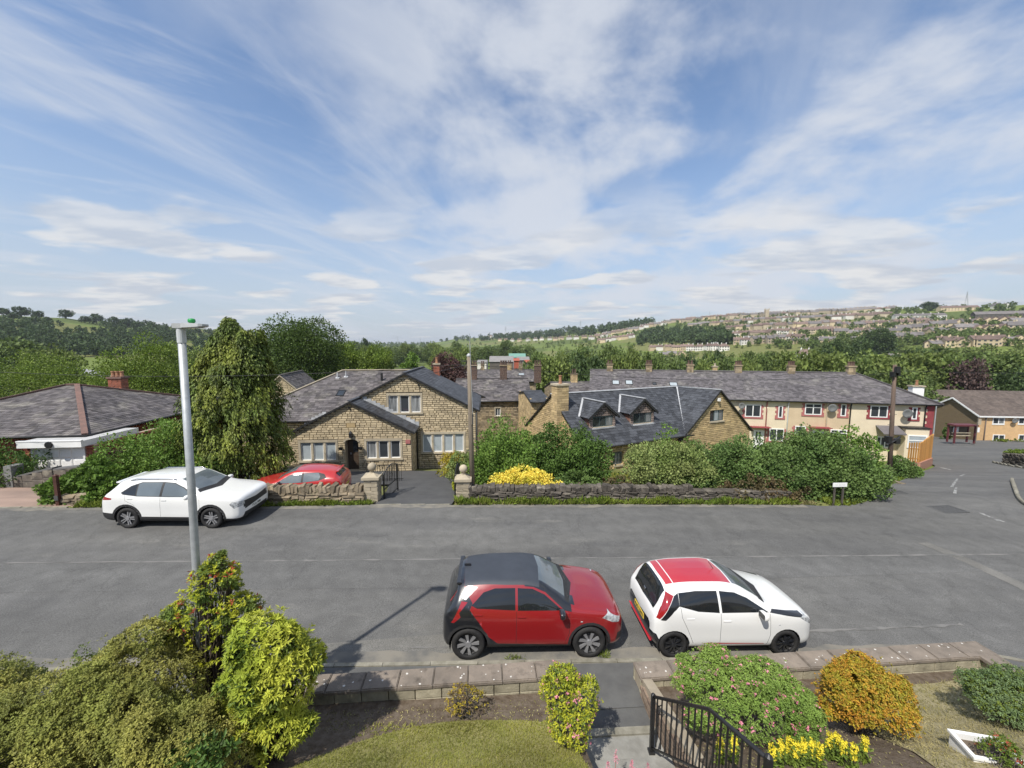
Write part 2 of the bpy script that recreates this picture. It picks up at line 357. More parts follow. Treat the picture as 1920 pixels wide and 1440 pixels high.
# ================================================================== road, side street, pavement, kerbs
def hx(px, py): p = hit(px, py); return (p.x, p.y)
side_left = [(12.8, 15.2), (14.3, 15.45), (15.6, 16.2), (16.9, 17.3)] + [hx(1692, 900), hx(1720, 887), hx(1752, 872)]
side_left += [(side_left[-1][0] + 2.0, side_left[-1][1] + 4.5), (side_left[-1][0] + 6, side_left[-1][1] + 14)]
side_left = smooth_line(side_left, 5)
xs_main = list(np.linspace(-60, 12.8, 90))
near_turn = smooth_line([(9.9, 7.44), (10.6, 7.2), (11.1, 6.5), (11.2, 5.2), (11.0, 0.0), (10.8, -6)], 5)
p_right = [hx(1905, 943), hx(1893, 900)]
road_poly = [(-60, float(near_kerb(-60)))] + [(x, float(near_kerb(x))) for x in np.linspace(-55, 9.9, 20)] + near_turn[1:] + [(20, -6), (70, -6), (78, 20), (90, 45), (100, 62), (60, 66)] + side_left[::-1] + [(x, float(far_edge(x))) for x in xs_main[::-1][1:]]
drape('road', road_poly, M_asph, 0.0, 0.9)
# worn seams and patches in the tarmac
M_seam = pm('tarmac_joint', (0.175, 0.17, 0.16), (0.12, 0.119, 0.113), scale=2.2, rough=0.9, lo=0.45, hi=0.6)
M_patch = pm('tarmac_patch', (0.105, 0.104, 0.10), (0.118, 0.117, 0.112), scale=2, rough=0.92, bump=0.25, bscale=80)
M_patch2 = pm('tarmac_patch_pale', (0.15, 0.145, 0.132), (0.125, 0.122, 0.112), scale=1.2, rough=0.92, bump=0.25, bscale=80)
def stripe(name, pts, w, mat, off, jit=0.0, kind='structure'):
    pts = [Vector((x, y, 0)) for x, y in pts]; vs = []
    for i, p in enumerate(pts):
        d = (pts[min(i + 1, len(pts) - 1)] - pts[max(i - 1, 0)]).normalized(); nrm = Vector((-d.y, d.x, 0)); ww = w * (1 + random.uniform(-jit, jit))
        for s in (-1, 1):
            q = p + nrm * s * ww / 2; vs.append((q.x, q.y, float(near_h(q.x, q.y)) + off))
    mb = MB(); mb.add(vs, [(2 * i, 2 * i + 1, 2 * i + 3, 2 * i + 2) for i in range(len(pts) - 1)])
    return mb.build(name, mat, kind=kind)
def gline(a, b, n=40):
    A = hx(*a); B = hx(*b); return [(A[0] + (B[0] - A[0]) * i / n + 0, A[1] + (B[1] - A[1]) * i / n + random.uniform(-.012, .012)) for i in range(n + 1)]
speckle(M_patch); speckle(M_patch2)
drape('road_patch', [hx(0, 1058), hx(1000, 1046), hx(1900, 1041), hx(1910, 1070), hx(1000, 1100), hx(0, 1112)], M_patch, 0.004, 1.0)
drape('road_patch', [hx(500, 1216), hx(835, 1190), hx(1180, 1196), hx(1185, 1233), hx(610, 1246)], M_patch2, 0.004, 1.0)
stripe('road_seam', gline((0, 1056), (1920, 1040), 90), 0.05, M_seam, 0.008, 0.8)
stripe('road_seam', gline((1495, 1185), (1805, 1172), 30), 0.06, M_seam, 0.008, 0.8)
stripe('road_seam', gline((770, 1216), (840, 1214), 12), 0.03, M_seam, 0.012, 0.8)
M_grit = pm('gutter_grit', (.20, .185, .155), (.125, .122, .113), scale=1.8, rough=.95, lo=.4, hi=.62, det=8, bump=.4, bscale=60)
stripe('gutter_grit', [(x, float(near_kerb(x)) + .16) for x in np.linspace(-22, 9.6, 90)], .34, M_grit, .007, .35)
stripe('gutter_grit', [(x, float(far_edge(x)) - .12) for x in np.linspace(-22, 12, 90)], .26, M_grit, .007, .5)
tr = [hx(1730, 1018), hx(1800, 1046), hx(1870, 1078), hx(1935, 1108)]
stripe('road_patch', smooth_line(tr, 8), 0.42, M_patch2, 0.006, 0.08)
M_mark = pm('worn_road_paint', (0.42, 0.42, 0.40), (0.13, 0.13, 0.125), scale=7, rough=0.8, lo=0.38, hi=0.56)
for a, b, w in (((1765, 877), (1782, 881), 0.22), ((1838, 962), (1862, 972), 0.12), ((1868, 974), (1876, 978), 0.2), ((1785, 913), (1795, 898), 0.1), ((1790, 926), (1793, 914), 0.1), ((1808, 890), (1800, 893), 0.1)):
    stripe('road_marking', gline(a, b, 6), w, M_mark, 0.008, 0.3)
# iron covers in the junction
M_iron = pm('cast_iron', (0.085, 0.084, 0.082), (0.11, 0.108, 0.104), scale=20, rough=0.7, metal=0.4)
for k, (p, q, lb) in enumerate((((1776, 955), (0.55, 0.35), 'square iron manhole cover in the tarmac at the junction'), ((1686, 924), (0.3, 0.22), 'small dark iron cover in the tarmac near the hedge corner'))):
    x, y = hx(*p); z = float(near_h(x, y)); e = empty('manhole_cover', (x, y, z), 0.1, lb, 'manhole cover')
    m = MB(); a, b = q; t = 0.06
    for bx in (((-a, -b), (a, -b + t)), ((-a, b - t), (a, b)), ((-a, -b + t), (-a + t, b - t)), ((a - t, -b + t), (a, b - t))): m.box((*bx[0], -0.02), (*bx[1], 0.012))
    m.build('frame', M_iron, e); m = MB(); m.box((-a + t + .008, -b + t + .008, -0.02), (a - t - .008, b - t - .008, 0.009))
    for i in range(5):
        for j in range(3): m.box((-a * .75 + i * a * .36, -b * .6 + j * b * .5, 0.009), (-a * .75 + i * a * .36 + .05, -b * .6 + j * b * .5 + .04, 0.013))
    m.build('lid', M_iron, e)
# near footway with a kerb of single stones
def wall_y(x): return 6.50 + 0.075 * x            # garden wall, street face
xs_p = list(np.linspace(-40, 9.9, 60))
sheet('pavement', xs_p, lambda x: wall_y(x) - 0.6, lambda x: near_kerb(x) - 0.13, 3, M_pave, 0.10)
kerb_p = empty('kerb'); kerb_p['kind'] = 'structure'
mb = MB(); mb.box((-0.453, -0.062, -0.15), (0.453, 0.062, 0.104)); kb = mb.mesh('kerb_stone', M_kerb)
bm = bmesh.new(); bm.from_mesh(kb); bmesh.ops.bevel(bm, geom=[e for e in bm.edges if e.calc_length() > .5], offset=0.02, segments=2, affect='EDGES'); bm.to_mesh(kb); bm.free()
x = -24.0
while x < 9.7:
    y = float(near_kerb(x)) - 0.065; inst('kerb_stone', kb, kerb_p, (x, y, -0.02 * x + random.uniform(-.006, .004)), (0, R(1.15), R(2.4))); x += 0.915
for (x0, y0), (x1, y1) in zip(near_turn[:14:1], near_turn[1:15:1]):
    l = math.hypot(x1 - x0, y1 - y0); inst('kerb_stone', kb, kerb_p, ((x0 + x1) / 2 - .05, (y0 + y1) / 2 - .06, -0.02 * x0), (0, 0, math.atan2(y1 - y0, x1 - x0)), (l / 0.915, 1, 1))
drape('pavement', [(9.4, 6.2)] + [(9.9, 7.31)] + [(p[0] - 0.13, p[1] - 0.1) for p in near_turn[1:]] + [(9.4, -6)], M_pave, 0.098, 1.0)
# flush stone edge on the far side, at the two drives, and the right-hand footway of the junction
def kerb_run(pts, up, name='kerb_stone', parent=None, w=1.0):
    for (x0, y0), (x1, y1) in zip(pts[:-1], pts[1:]):
        l = math.hypot(x1 - x0, y1 - y0); n = max(1, round(l / 0.9))
        for i in range(n):
            t = (i + .5) / n; xx = x0 + (x1 - x0) * t; yy = y0 + (y1 - y0) * t
            inst(name, kb, parent or kerb_p, (xx, yy, float(near_h(xx, yy)) - 0.1 + up), (0, 0, math.atan2(y1 - y0, x1 - x0)), (l / n / 0.915, w, 1))
kerb_run([(-19.6, float(far_edge(-19.6)) + .03), (-16.4, float(far_edge(-16.4)) + .03)], 0.02)
kerb_run([(-5.3, float(far_edge(-5.3)) + .05), (-2.45, float(far_edge(-2.45)) + .05)], 0.012, w=0.7)
rk = smooth_line([hx(1935, 955), hx(1915, 942), hx(1905, 925), hx(1897, 902)], 4); kerb_run(rk, 0.11)
drape('pavement', rk + [(rk[-1][0] + 3.5, rk[-1][1] + .2), (rk[0][0] + 5, rk[0][1] - .3)], M_pave, 0.1, 0.8)
rk2 = [hx(1862, 868), hx(1890, 874), hx(1935, 881)]; kerb_run(rk2, 0.11)
# drives on the far side
M_drive = pm('drive_tarmac', (0.066, 0.066, 0.067), (0.085, 0.085, 0.084), scale=1.5, rough=0.92, bump=0.4, bscale=60)
drape('driveway', [(-5.35, float(far_edge(-5.35))), (-2.4, float(far_edge(-2.4))), (-2.1, 17), (-2.3, 22.5), (-4.0, 23.5), (-6.5, 23.4), (-16.5, 22.2), (-16.5, 17.6), (-6.0, 18.2), (-5.5, 16.3)], M_drive, 0.0, 0.7)
M_block = pm('pink_drive', (0.33, 0.235, 0.185), (0.24, 0.175, 0.14), scale=1.3, rough=0.95, bump=0.3, bscale=40, stretch=(0.4, 1, 1))
drape('driveway', [(-21, float(far_edge(-21))), (-15.9, float(far_edge(-15.9)) + .02), (-16.2, 15.6), (-17.0, 18.9), (-24.5, 18.6), (-30, 15.5), (-30, 13.1)], M_block, 0.0, 0.7)
# ================================================================== building kit
M_stone = pm('sandstone_blocks', (0.50, 0.41, 0.265), (0.40, 0.325, 0.215), scale=1.6, rough=0.92, bump=0.5, bscale=25, rnd=0.24, c3=(0.27, 0.23, 0.175), c3lo=0.60, c3hi=0.82, c3scale=0.9)
M_stone2 = pm('old_gritstone_blocks', (0.34, 0.265, 0.165), (0.22, 0.18, 0.125), scale=1.4, rough=0.95, bump=0.5, bscale=20, rnd=0.38)
M_yell = pm('yellow_stone_blocks', (0.52, 0.39, 0.205), (0.40, 0.30, 0.17), scale=1.6, rough=0.92, bump=0.4, bscale=25, rnd=0.26)
M_mort = pm('lime_mortar', (0.36, 0.31, 0.23), (0.30, 0.255, 0.19), scale=5, rough=1)
M_ash = pm('dressed_stone', (0.43, 0.37, 0.27), (0.33, 0.285, 0.21), scale=2.5, rough=0.9, bump=0.3, bscale=40, rnd=0.1, orand=0.1)
M_slate = pm('stone_slates', (0.118, 0.106, 0.105), (0.082, 0.075, 0.077), scale=0.8, rough=0.8, bump=0.3, bscale=20, rnd=0.42, c3=(0.185, 0.172, 0.15), c3lo=0.52, c3hi=0.72, c3scale=0.9, spec=0.3)
M_slate_d = pm('blue_slates', (0.060, 0.064, 0.072), (0.045, 0.048, 0.055), scale=0.7, rough=0.62, rnd=0.4, spec=0.4)
M_slate_p = pm('purple_slates', (0.125, 0.115, 0.118), (0.098, 0.09, 0.094), scale=0.5, rough=0.75, rnd=0.38, c3=(0.175, 0.165, 0.15), c3lo=0.52, c3hi=0.75, c3scale=0.6)
M_tile_b = pm('brown_tiles', (0.125, 0.10, 0.085), (0.095, 0.076, 0.066), scale=0.6, rough=0.85, rnd=0.2)
M_brick = pm('red_brick', (0.33, 0.115, 0.07), (0.24, 0.085, 0.055), scale=3, rough=0.9, rnd=0.3, bump=0.3)
M_ybrick = pm('buff_brick', (0.56, 0.37, 0.19), (0.48, 0.315, 0.165), scale=3, rough=0.9, rnd=0.14)
M_dash = pm('brown_pebbledash', (0.195, 0.145, 0.085), (0.15, 0.112, 0.068), scale=6, rough=1, bump=0.8, bscale=30, det=8)
M_cream = pm('cream_render', (0.66, 0.565, 0.415), (0.60, 0.51, 0.375), scale=1.2, rough=0.95, bump=0.25, bscale=40, det=8)
M_buff = pm('buff_render', (0.56, 0.44, 0.30), (0.50, 0.39, 0.265), scale=1.2, rough=0.95, bump=0.25, bscale=40, det=8)
M_red = pm('maroon_paint', (0.26, 0.055, 0.06), (0.21, 0.045, 0.05), scale=3, rough=0.75)
M_pink = pm('faded_red_paint', (0.38, 0.14, 0.13), (0.32, 0.115, 0.11), scale=3, rough=0.8)
M_blind = pm('glass_with_blind', (0.36, 0.40, 0.42), (0.30, 0.34, 0.36), scale=2.0, rough=0.12, spec=0.6)
M_curt = pm('glass_with_curtain', (0.30, 0.31, 0.31), (0.04, 0.045, 0.05), scale=5.0, rough=0.1, spec=0.6, stretch=(3, 1, .15))
M_terra = pm('terracotta', (0.36, 0.19, 0.11), (0.27, 0.14, 0.085), scale=5, rough=0.85, orand=0.2)
M_soot = pm('sooty_pot', (0.075, 0.055, 0.048), (0.12, 0.075, 0.055), scale=6, rough=0.9, orand=0.3)
M_grgreen = pm('grey_green_frame', (0.075, 0.10, 0.10), (0.06, 0.08, 0.08), rough=0.5)
M_ridge_r = pm('red_ridge_tile', (0.165, 0.098, 0.08), (0.12, 0.078, 0.066), scale=3, rough=0.85, rnd=0.25)
def ext(poly, b):
    xs = []
    n = len(poly)
    for i in range(n):
        (a0, b0), (a1, b1) = poly[i], poly[(i + 1) % n]
        if (b0 <= b < b1) or (b1 <= b < b0): xs.append(a0 + (a1 - a0) * (b - b0) / (b1 - b0))
    return sorted(xs)
def clad(mb, poly, fn, h=0.15, lmin=0.25, lmax=0.6, t0=-0.14, t1=0.0, jit=0.012, joint=0.012, holes=(), mi=0, hvar=0.0):
    """coursed stones: real blocks on a backing, joints open"""
    bmin = min(p[1] for p in poly); bmax = max(p[1] for p in poly); b = bmin
    while b < bmax - 0.02:
        hh = h * random.uniform(1 - hvar, 1 + hvar); top = min(b + hh, bmax); xs = ext(poly, (b + top) / 2)
        for k in range(0, len(xs) - 1, 2):
            segs = [(xs[k], xs[k + 1])]
            for (a0, b0, a1, b1) in holes:
                if b0 < (b + top) / 2 < b1:
                    ns = []
                    for s0, s1 in segs:
                        if a1 <= s0 or a0 >= s1: ns.append((s0, s1)); continue
                        if a0 > s0: ns.append((s0, a0))
                        if a1 < s1: ns.append((a1, s1))
                    segs = ns
            for s0, s1 in segs:
                a = s0
                while a < s1 - 0.01:
                    l = random.uniform(lmin, lmax); e = a + l
                    if s1 - e < lmin * 0.7: e = s1
                    d = t1 + random.uniform(-jit, jit); j = joint / 2
                    A0, A1, B0, B1 = a + j, e - j, b + j, top - j
                    if A1 - A0 > 0.02:
                        c = min(0.012, (A1 - A0) * .2)
                        vs = [fn(A0, B0, t0), fn(A1, B0, t0), fn(A1, B1, t0), fn(A0, B1, t0), fn(A0 + c, B0 + c, d), fn(A1 - c, B0 + c, d), fn(A1 - c, B1 - c, d), fn(A0 + c, B1 - c, d)]
                        mb.add(vs, [(4, 5, 6, 7), (0, 1, 5, 4), (1, 2, 6, 5), (2, 3, 7, 6), (3, 0, 4, 7)], mi)
                    a = e
        b = top
    return mb
def slates(mb, poly, fn, h=0.2, w=0.3, t=0.014, mi=0, wj=0.25):
    bmin = min(p[1] for p in poly); bmax = max(p[1] for p in poly); b = bmin; row = 0
    while b < bmax - 0.01:
        top = min(b + h, bmax - 0.001); lo = ext(poly, b + 0.003); hi = ext(poly, top - 0.003)
        if len(lo) >= 2 and len(hi) >= 2:
            l0, l1, h0, h1 = lo[0], lo[-1], hi[0], hi[-1]; a = min(l0, h0) - (w * 0.5 if row % 2 else 0)
            m1 = max(l1, h1)
            while a < m1:
                e = a + w * random.uniform(1 - wj, 1 + wj)
                c = lambda q, u, v: min(max(q, u), v)
                A0, A1, B0, B1 = c(a + .004, l0, l1), c(e - .004, l0, l1), c(a + .004, h0, h1), c(e - .004, h0, h1)
                if A1 - A0 > 0.02 or B1 - B0 > 0.02:
                    tt = t * random.uniform(0.7, 1.5)
                    mb.add([fn(A0, b, tt), fn(A1, b, tt), fn(B1, top, 0.002), fn(B0, top, 0.002), fn(A0, b, -0.01), fn(A1, b, -0.01)], [(0, 1, 2, 3), (4, 5, 1, 0)], mi)
                a = e
        b = top; row += 1
    return mb
class House:
    def __init__(s, name, fr, zb, label, cat='house', group=None):
        s.fr = fr; s.zb = zb; s.root = empty(name, (fr.o.x, fr.o.y, zb), fr.yaw, label, cat, group)
    def P(s, u, n, z): return Vector((u, n, z - s.zb))
    def front(s, n0=0.0): return lambda a, b, d: s.P(a, n0 - d, b)       # wall facing the viewer, d outward
    def left(s, u0): return lambda a, b, d: s.P(u0 - d, a, b)            # wall facing -u, a = n
    def right(s, u0): return lambda a, b, d: s.P(u0 + d, a, b)
    def wall(s, poly, fn, mat, holes=(), core=M_mort, stone=True, thick=0.35, name='wall', **k):
        mb = MB(); mb.prism(poly, fn, -0.14 if stone else 0.0, -thick); w = mb.build(name, core if stone else mat, s.root)
        if stone:
            m = MB(); clad(m, poly, fn, holes=holes, **k); m.build('stone_courses', mat, w, kind='stuff', fix=False)
        return w
    def slope(s, p_eave0, p_eave1, p_top1, p_top0, mat, h=0.22, w=0.3, name='roof', t=0.014, over=0.0, thick=0.1):
        """roof slope through four (or three) points given as local vectors"""
        E0, E1 = Vector(p_eave0), Vector(p_eave1); U = (E1 - E0).normalized(); T0 = Vector(p_top0); T1 = Vector(p_top1)
        V = (T0 - E0) - U * (T0 - E0).dot(U); V.normalize(); Nn = U.cross(V)
        if Nn.z < 0: Nn = -Nn
        L2 = lambda p: ((p - E0).dot(U), (p - E0).dot(V))
        poly = [L2(E0), L2(E1), L2(T1)] + ([L2(T0)] if (T1 - T0).length > 1e-4 else [])
        fn = lambda a, b, d: E0 + U * a + V * b + Nn * d
        mb = MB(); mb.prism(poly, fn, -0.015, -thick); r = mb.build(name, M_gut, s.root)
        m = MB(); slates(m, poly, fn, h, w, t); m.build('slates', mat, r, kind='stuff', fix=False)
        return r, fn
    def rail(s, pts, rad, mat, name, parent=None, n=6, sm=True):
        mb = MB(); mb.tube([s.P(*p) for p in pts], rad, n); return mb.build(name, mat, parent or s.root, smooth=sm)
    def barge(s, pts, w, h, mat, name, parent=None):
        """board with rectangular section through local points"""
        mb = MB()
        for a, b in zip(pts[:-1], pts[1:]):
            A, B = s.P(*a), s.P(*b); d = (B - A).normalized(); sd = d.cross(Vector((0, 0, 1))).normalized(); up = sd.cross(d).normalized()
            vs = [q + sd * x + up * y for q in (A, B) for x, y in ((-w / 2, -h / 2), (w / 2, -h / 2), (w / 2, h / 2), (-w / 2, h / 2))]
            mb.add(vs, [(0, 1, 2, 3), (7, 6, 5, 4), (0, 4, 5, 1), (1, 5, 6, 2), (2, 6, 7, 3), (3, 7, 4, 0)])
        return mb.build(name, mat, parent or s.root)
    def window(s, a0, b0, a1, b1, fn, lights=2, sur=0.14, mull=0.0, surm=None, frm=M_white, pane=M_wglass, sill=True, fw=0.055, transom=None, dep=-0.10, sillm=None, panes=None):
        surm = surm or M_ash; root = MB()
        if sur:
            root.prism([(a0 - sur, b0), (a0, b0), (a0, b1), (a0 - sur, b1)], fn, -0.14, 0.022); root.prism([(a1, b0), (a1 + sur, b0), (a1 + sur, b1), (a1, b1)], fn, -0.14, 0.022)
            root.prism([(a0 - sur, b1), (a1 + sur, b1), (a1 + sur, b1 + sur * 1.15), (a0 - sur, b1 + sur * 1.15)], fn, -0.14, 0.024)
            if mull:
                wl = (a1 - a0 - mull * (lights - 1)) / lights
                for i in range(1, lights):
                    m0 = a0 + i * wl + (i - 1) * mull; root.prism([(m0, b0), (m0 + mull, b0), (m0 + mull, b1), (m0, b1)], fn, -0.14, -0.01)
        if sill: root.prism([(a0 - sur - .03, b0 - 0.11), (a1 + sur + .03, b0 - 0.11), (a1 + sur + .03, b0), (a0 - sur - .03, b0)], fn, -0.14, 0.06)
        if not root.v: root.prism([(a0, b0 - .03), (a1, b0 - .03), (a1, b0), (a0, b0)], fn, -0.14, 0.03)
        W = root.build('window', surm, s.root)
        if mull:
            wl = (a1 - a0 - mull * (lights - 1)) / lights; cells = [(a0 + i * (wl + mull), a0 + i * (wl + mull) + wl, b0, b1, 1) for i in range(lights)]
        else: cells = [(a0, a1, b0, b1, lights)]
        fm = MB(); pi = 0
        for (c0, c1, d0, d1, nl) in cells:
            fm.prism([(c0, d0), (c1, d0), (c1, d0 + fw), (c0, d0 + fw)], fn, -0.139, dep + .03); fm.prism([(c0, d1 - fw), (c1, d1 - fw), (c1, d1), (c0, d1)], fn, -0.139, dep + .03)
            for i in range(nl + 1):
                q = c0 + (c1 - c0 - fw) * i / nl; fm.prism([(q, d0 + fw), (q + fw, d0 + fw), (q + fw, d1 - fw), (q, d1 - fw)], fn, -0.139, dep + .03)
            if transom:
                tz = d0 + (d1 - d0) * transom; fm.prism([(c0 + fw, tz), (c1 - fw, tz), (c1 - fw, tz + fw * .8), (c0 + fw, tz + fw * .8)], fn, -0.139, dep + .028)
            for i in range(nl):
                q0 = c0 + (c1 - c0 - fw) * i / nl + fw; q1 = c0 + (c1 - c0 - fw) * (i + 1) / nl
                pm_ = panes[pi % len(panes)] if panes else pane; pi += 1
                zs = [(d0 + fw, d1 - fw)] if not transom else [(d0 + fw, tz), (tz + fw * .8, d1 - fw)]
                for (z0, z1) in zs:
                    p = MB(); p.prism([(q0, z0), (q1, z0), (q1, z1), (q0, z1)], fn, -0.135, dep); p.build('pane', pm_, W)
        fm.build('frame', frm, W); return W
    def chimney(s, u, n, zb, zt, w, d, mat, pots=2, potm=None, stone=True, capm=None, sh=0.14, pot_h=0.5, name='chimney'):
        mb = MB(); mb.box(s.P(u - w / 2 + .02, n - d / 2 + .02, zb), s.P(u + w / 2 - .02, n + d / 2 - .02, zt - .02)); c = mb.build(name, M_mort if stone else mat, s.root)
        if stone:
            m = MB()
            for fn, ww in ((lambda a, b, t: s.P(u + a, n - d / 2 - t, b), w), (lambda a, b, t: s.P(u + a, n + d / 2 + t, b), w), (lambda a, b, t: s.P(u - w / 2 - t, n + a, b), d), (lambda a, b, t: s.P(u + w / 2 + t, n + a, b), d)):
                clad(m, [(-ww / 2, zb), (ww / 2, zb), (ww / 2, zt), (-ww / 2, zt)], fn, sh, 0.2, 0.45, -0.02, 0.004, 0.006)
            m.build('stone_courses', mat, c, kind='stuff', fix=False)
        mb = MB(); mb.box(s.P(u - w / 2 - .06, n - d / 2 - .06, zt - .02), s.P(u + w / 2 + .06, n + d / 2 + .06, zt + .10)); mb.build('cap', capm or M_ash, c)
        for i in range(pots):
            q = u + (i - (pots - 1) / 2) * min(0.34, w / max(pots, 1)); r = 0.12
            m = MB(); m.lathe([(r * 1.05, 0), (r * 1.1, .06), (r * .9, .1), (r * .8, pot_h - .08), (r * 1.05, pot_h - .06), (r * 1.05, pot_h), (r * .7, pot_h), (r * .7, pot_h - .1)], s.P(q, n, zt + .10), 10)
            m.build('pot', potm or M_terra, c, smooth=False)
        return c
    def skylight(s, fn, a, b, w, h, pane=None):
        m = MB(); f = 0.06
        m.prism([(a, b), (a + w, b), (a + w, b + f), (a, b + f)], fn, 0, .06); m.prism([(a, b + h - f), (a + w, b + h - f), (a + w, b + h), (a, b + h)], fn, 0, .06)
        m.prism([(a, b + f), (a + f, b + f), (a + f, b + h - f), (a, b + h - f)], fn, 0, .06); m.prism([(a + w - f, b + f), (a + w, b + f), (a + w, b + h - f), (a + w - f, b + h - f)], fn, 0, .06)
        k = m.build('skylight', M_gut, s.root); m = MB(); m.prism([(a + f, b + f), (a + w - f, b + f), (a + w - f, b + h - f), (a + f, b + h - f)], fn, 0.0, .04); m.build('pane', pane or M_wglass, k)
    def dish(s, u, z, n=0.0, r=0.32):
        m = MB(); c = s.P(u, n - 0.32, z)
        pr = [(0.0001, 0.0)] + [(r * t, 0.10 * t * t) for t in (.3, .6, .85, 1)] + [(r * .98, 0.12), (r * .6, .055), (0.0001, .02)]
        m.lathe([(a, -b) for a, b in pr], c, 14, axis='y'); m.tube([c, s.P(u, n, z - .1)], .02); m.tube([c + Vector((0, 0, -r)), c + Vector((0.05, -.3, -.1))], .012)
        m.build('satellite_dish', M_dishm, s.root, smooth=True)
M_dishm = pm('grey_dish', (0.16, 0.165, 0.165), (0.13, 0.135, 0.135), rough=0.6)

# ================================================================== stone gabled house
def stone_house():
    fr = Frame(660, 23.2, 4); zb = -2.6
    H = House('stone_gabled_house', fr, zb, 'sandstone house with two front gables, arched doorway and mullioned windows'); P = H.P
    # porch gable (nearer)
    pu0, pu1, pa, pe, pz = -3.85, 3.35, -0.25, 0.98, 2.82
    fn = H.front(0.0)
    wl = (*fr.uz(565, 864), *fr.uz(629, 829)); wr = (*fr.uz(688, 860), *fr.uz(750, 826)); d0 = fr.uz(649, 884); d1 = fr.uz(671, 823)
    gable = [(pu0, zb), (pu1, zb), (pu1, pe), (pa, pz), (pu0, pe)]
    sur = 0.13
    holes = [(wl[0] - sur, wl[1] - .11, wl[2] + sur, wl[3] + .15), (wr[0] - sur, wr[1] - .11, wr[2] + sur, wr[3] + .15), (d0[0], d0[1] - .1, d1[0], d1[1] - .02)]
    pl = [fr.uz(649, 793), fr.uz(667, 802)]; holes.append((pl[0][0], pl[1][1], pl[1][0], pl[0][1]))
    # backing wall in pieces so that the doorway is a real recess
    w = MB()
    for poly in ([(pu0, zb), (d0[0], zb), (d0[0], pe), (pu0, pe)], [(d1[0], zb), (pu1, zb), (pu1, pe), (d1[0], pe)], [(pu0, pe), (pu1, pe), (pa, pz)], [(d0[0], d1[1] - .02), (d1[0], d1[1] - .02), (d1[0], pe), (d0[0], pe)]):
        w.prism(poly, fn, -0.14, -0.45)
    wo = w.build('wall', M_mort, H.root)
    m = MB(); clad(m, gable, fn, 0.14, 0.2, 0.46, holes=holes, hvar=0.06); m.build('stone_courses', M_stone, wo, kind='stuff', fix=False)
    H.window(*wl, fn, 3, sur, 0.13, pane=M_blind); H.window(*wr, fn, 3, sur, 0.13, panes=[M_curt, M_wglass, M_wglass])
    # arched doorway: stone arch, deep reveal, dark door with glazing, steps
    m = MB(); cx = (d0[0] + d1[0]) / 2; rw = (d1[0] - d0[0]) / 2; za = d1[1] - 0.02
    arc = [(cx + rw * math.cos(t), za - rw * .45 + rw * .45 * math.sin(t)) for t in np.linspace(0, math.pi, 9)]
    for p, q in zip(arc[:-1], arc[1:]): m.prism([p, q, (q[0], za + .02), (p[0], za + .02)], fn, -0.12, 0.0)
    for k, (p, q) in enumerate(zip(arc[:-1], arc[1:])):
        o = lambda r_: (cx + (r_[0] - cx) * 1.28, za - rw * .45 + (r_[1] - za + rw * .45) * 1.5 + .03); m.prism([p, q, o(q), o(p)], fn, -0.1, 0.03)
    D = m.build('door_arch', M_ash, H.root)
    m = MB(); m.box(P(d0[0] - .02, 0.46, zb), P(d1[0] + .02, 0.5, za + .1)); dr = m.build('door', pm('dark_door', (0.05, 0.035, 0.025), (0.07, 0.05, 0.035), rough=0.5), H.root)
    m = MB(); m.box(P(cx - .05, .44, d0[1] + 1.1), P(cx + .2, .458, za - .2)); m.build('pane', M_wglass, dr)
    m = MB(); m.box(P(cx - .22, .40, d0[1] + .95), P(cx - .18, .455, d0[1] + 1.08)); m.build('handle', M_galv, dr)
    m = MB()
    for k, (zz, nn) in enumerate(((d0[1], -.05), (d0[1] - .17, -.4), (d0[1] - .34, -.75))): m.box(P(cx - .75 - .15 * k, nn, zz - .6), P(cx + .75 + .15 * k, 0.46 if k == 0 else -.05 - .35 * (k - 1), zz))
    m.build('doorstep', M_ash, H.root)
    m = MB(); m.box(P(pl[0][0] + .02, -.015, pl[1][1] + .02), P(pl[1][0] - .02, .1, pl[0][1] - .02)); m.build('name_plaque', M_yell, H.root)
    a0 = fr.uz(659, 815); m = MB(); m.box(P(a0[0] - .09, -.22, a0[1] - .15), P(a0[0] + .09, -.05, a0[1] + .12)); m.lathe([(.13, 0), (.02, .14)], P(a0[0], -.14, a0[1] + .12), 8); m.tube([P(a0[0], -.02, a0[1] + .2), P(a0[0], -.14, a0[1] + .26)], .015); m.build('wall_lantern', M_black, H.root)
    for px, py in ((641, 837), (678, 836)):
        a = fr.uz(px, py); m = MB(); m.tube([P(a[0], 0, a[1] + .1), P(a[0], -.18, a[1] + .12), P(a[0], -.2, a[1])], .012); m.lathe([(.05, 0), (.12, .05), (.13, .17), (.1, .17)], P(a[0], -.2, a[1] - .18), 10); m.build('hanging_basket', M_black, H.root)
    a = fr.uz(765, 828); m = MB(); m.box(P(a[0] - .14, -.06, a[1] - .12), P(a[0] + .14, .02, a[1] + .12)); m.build('alarm_box', M_pink, H.root)
    a = fr.uz(655, 764); m = MB(); m.tube([P(a[0], .05, a[1]), P(a[0], -.12, a[1])], .06); m.build('vent', M_black, H.root)
    # right return of the porch
    H.wall([(0.15, zb), (1.8, zb), (1.8, pe), (0.15, pe)], H.right(pu1), M_stone, h=0.152, name='return_wall')
    H.wall([(0.15, zb), (2.2, zb), (2.2, pe), (0.15, pe)], H.left(pu0), M_stone, h=0.152, name='return_wall')
    # main gable
    n1 = 1.8; mu0, mu1, ma, me_, mz = -1.9, 7.3, 2.7, 2.02, 4.42; fm = H.front(n1)
    uw = (*fr.uz(729, 774, n1), *fr.uz(788, 741, n1)); lw = (*fr.uz(793, 848, n1), *fr.uz(869, 813, n1))
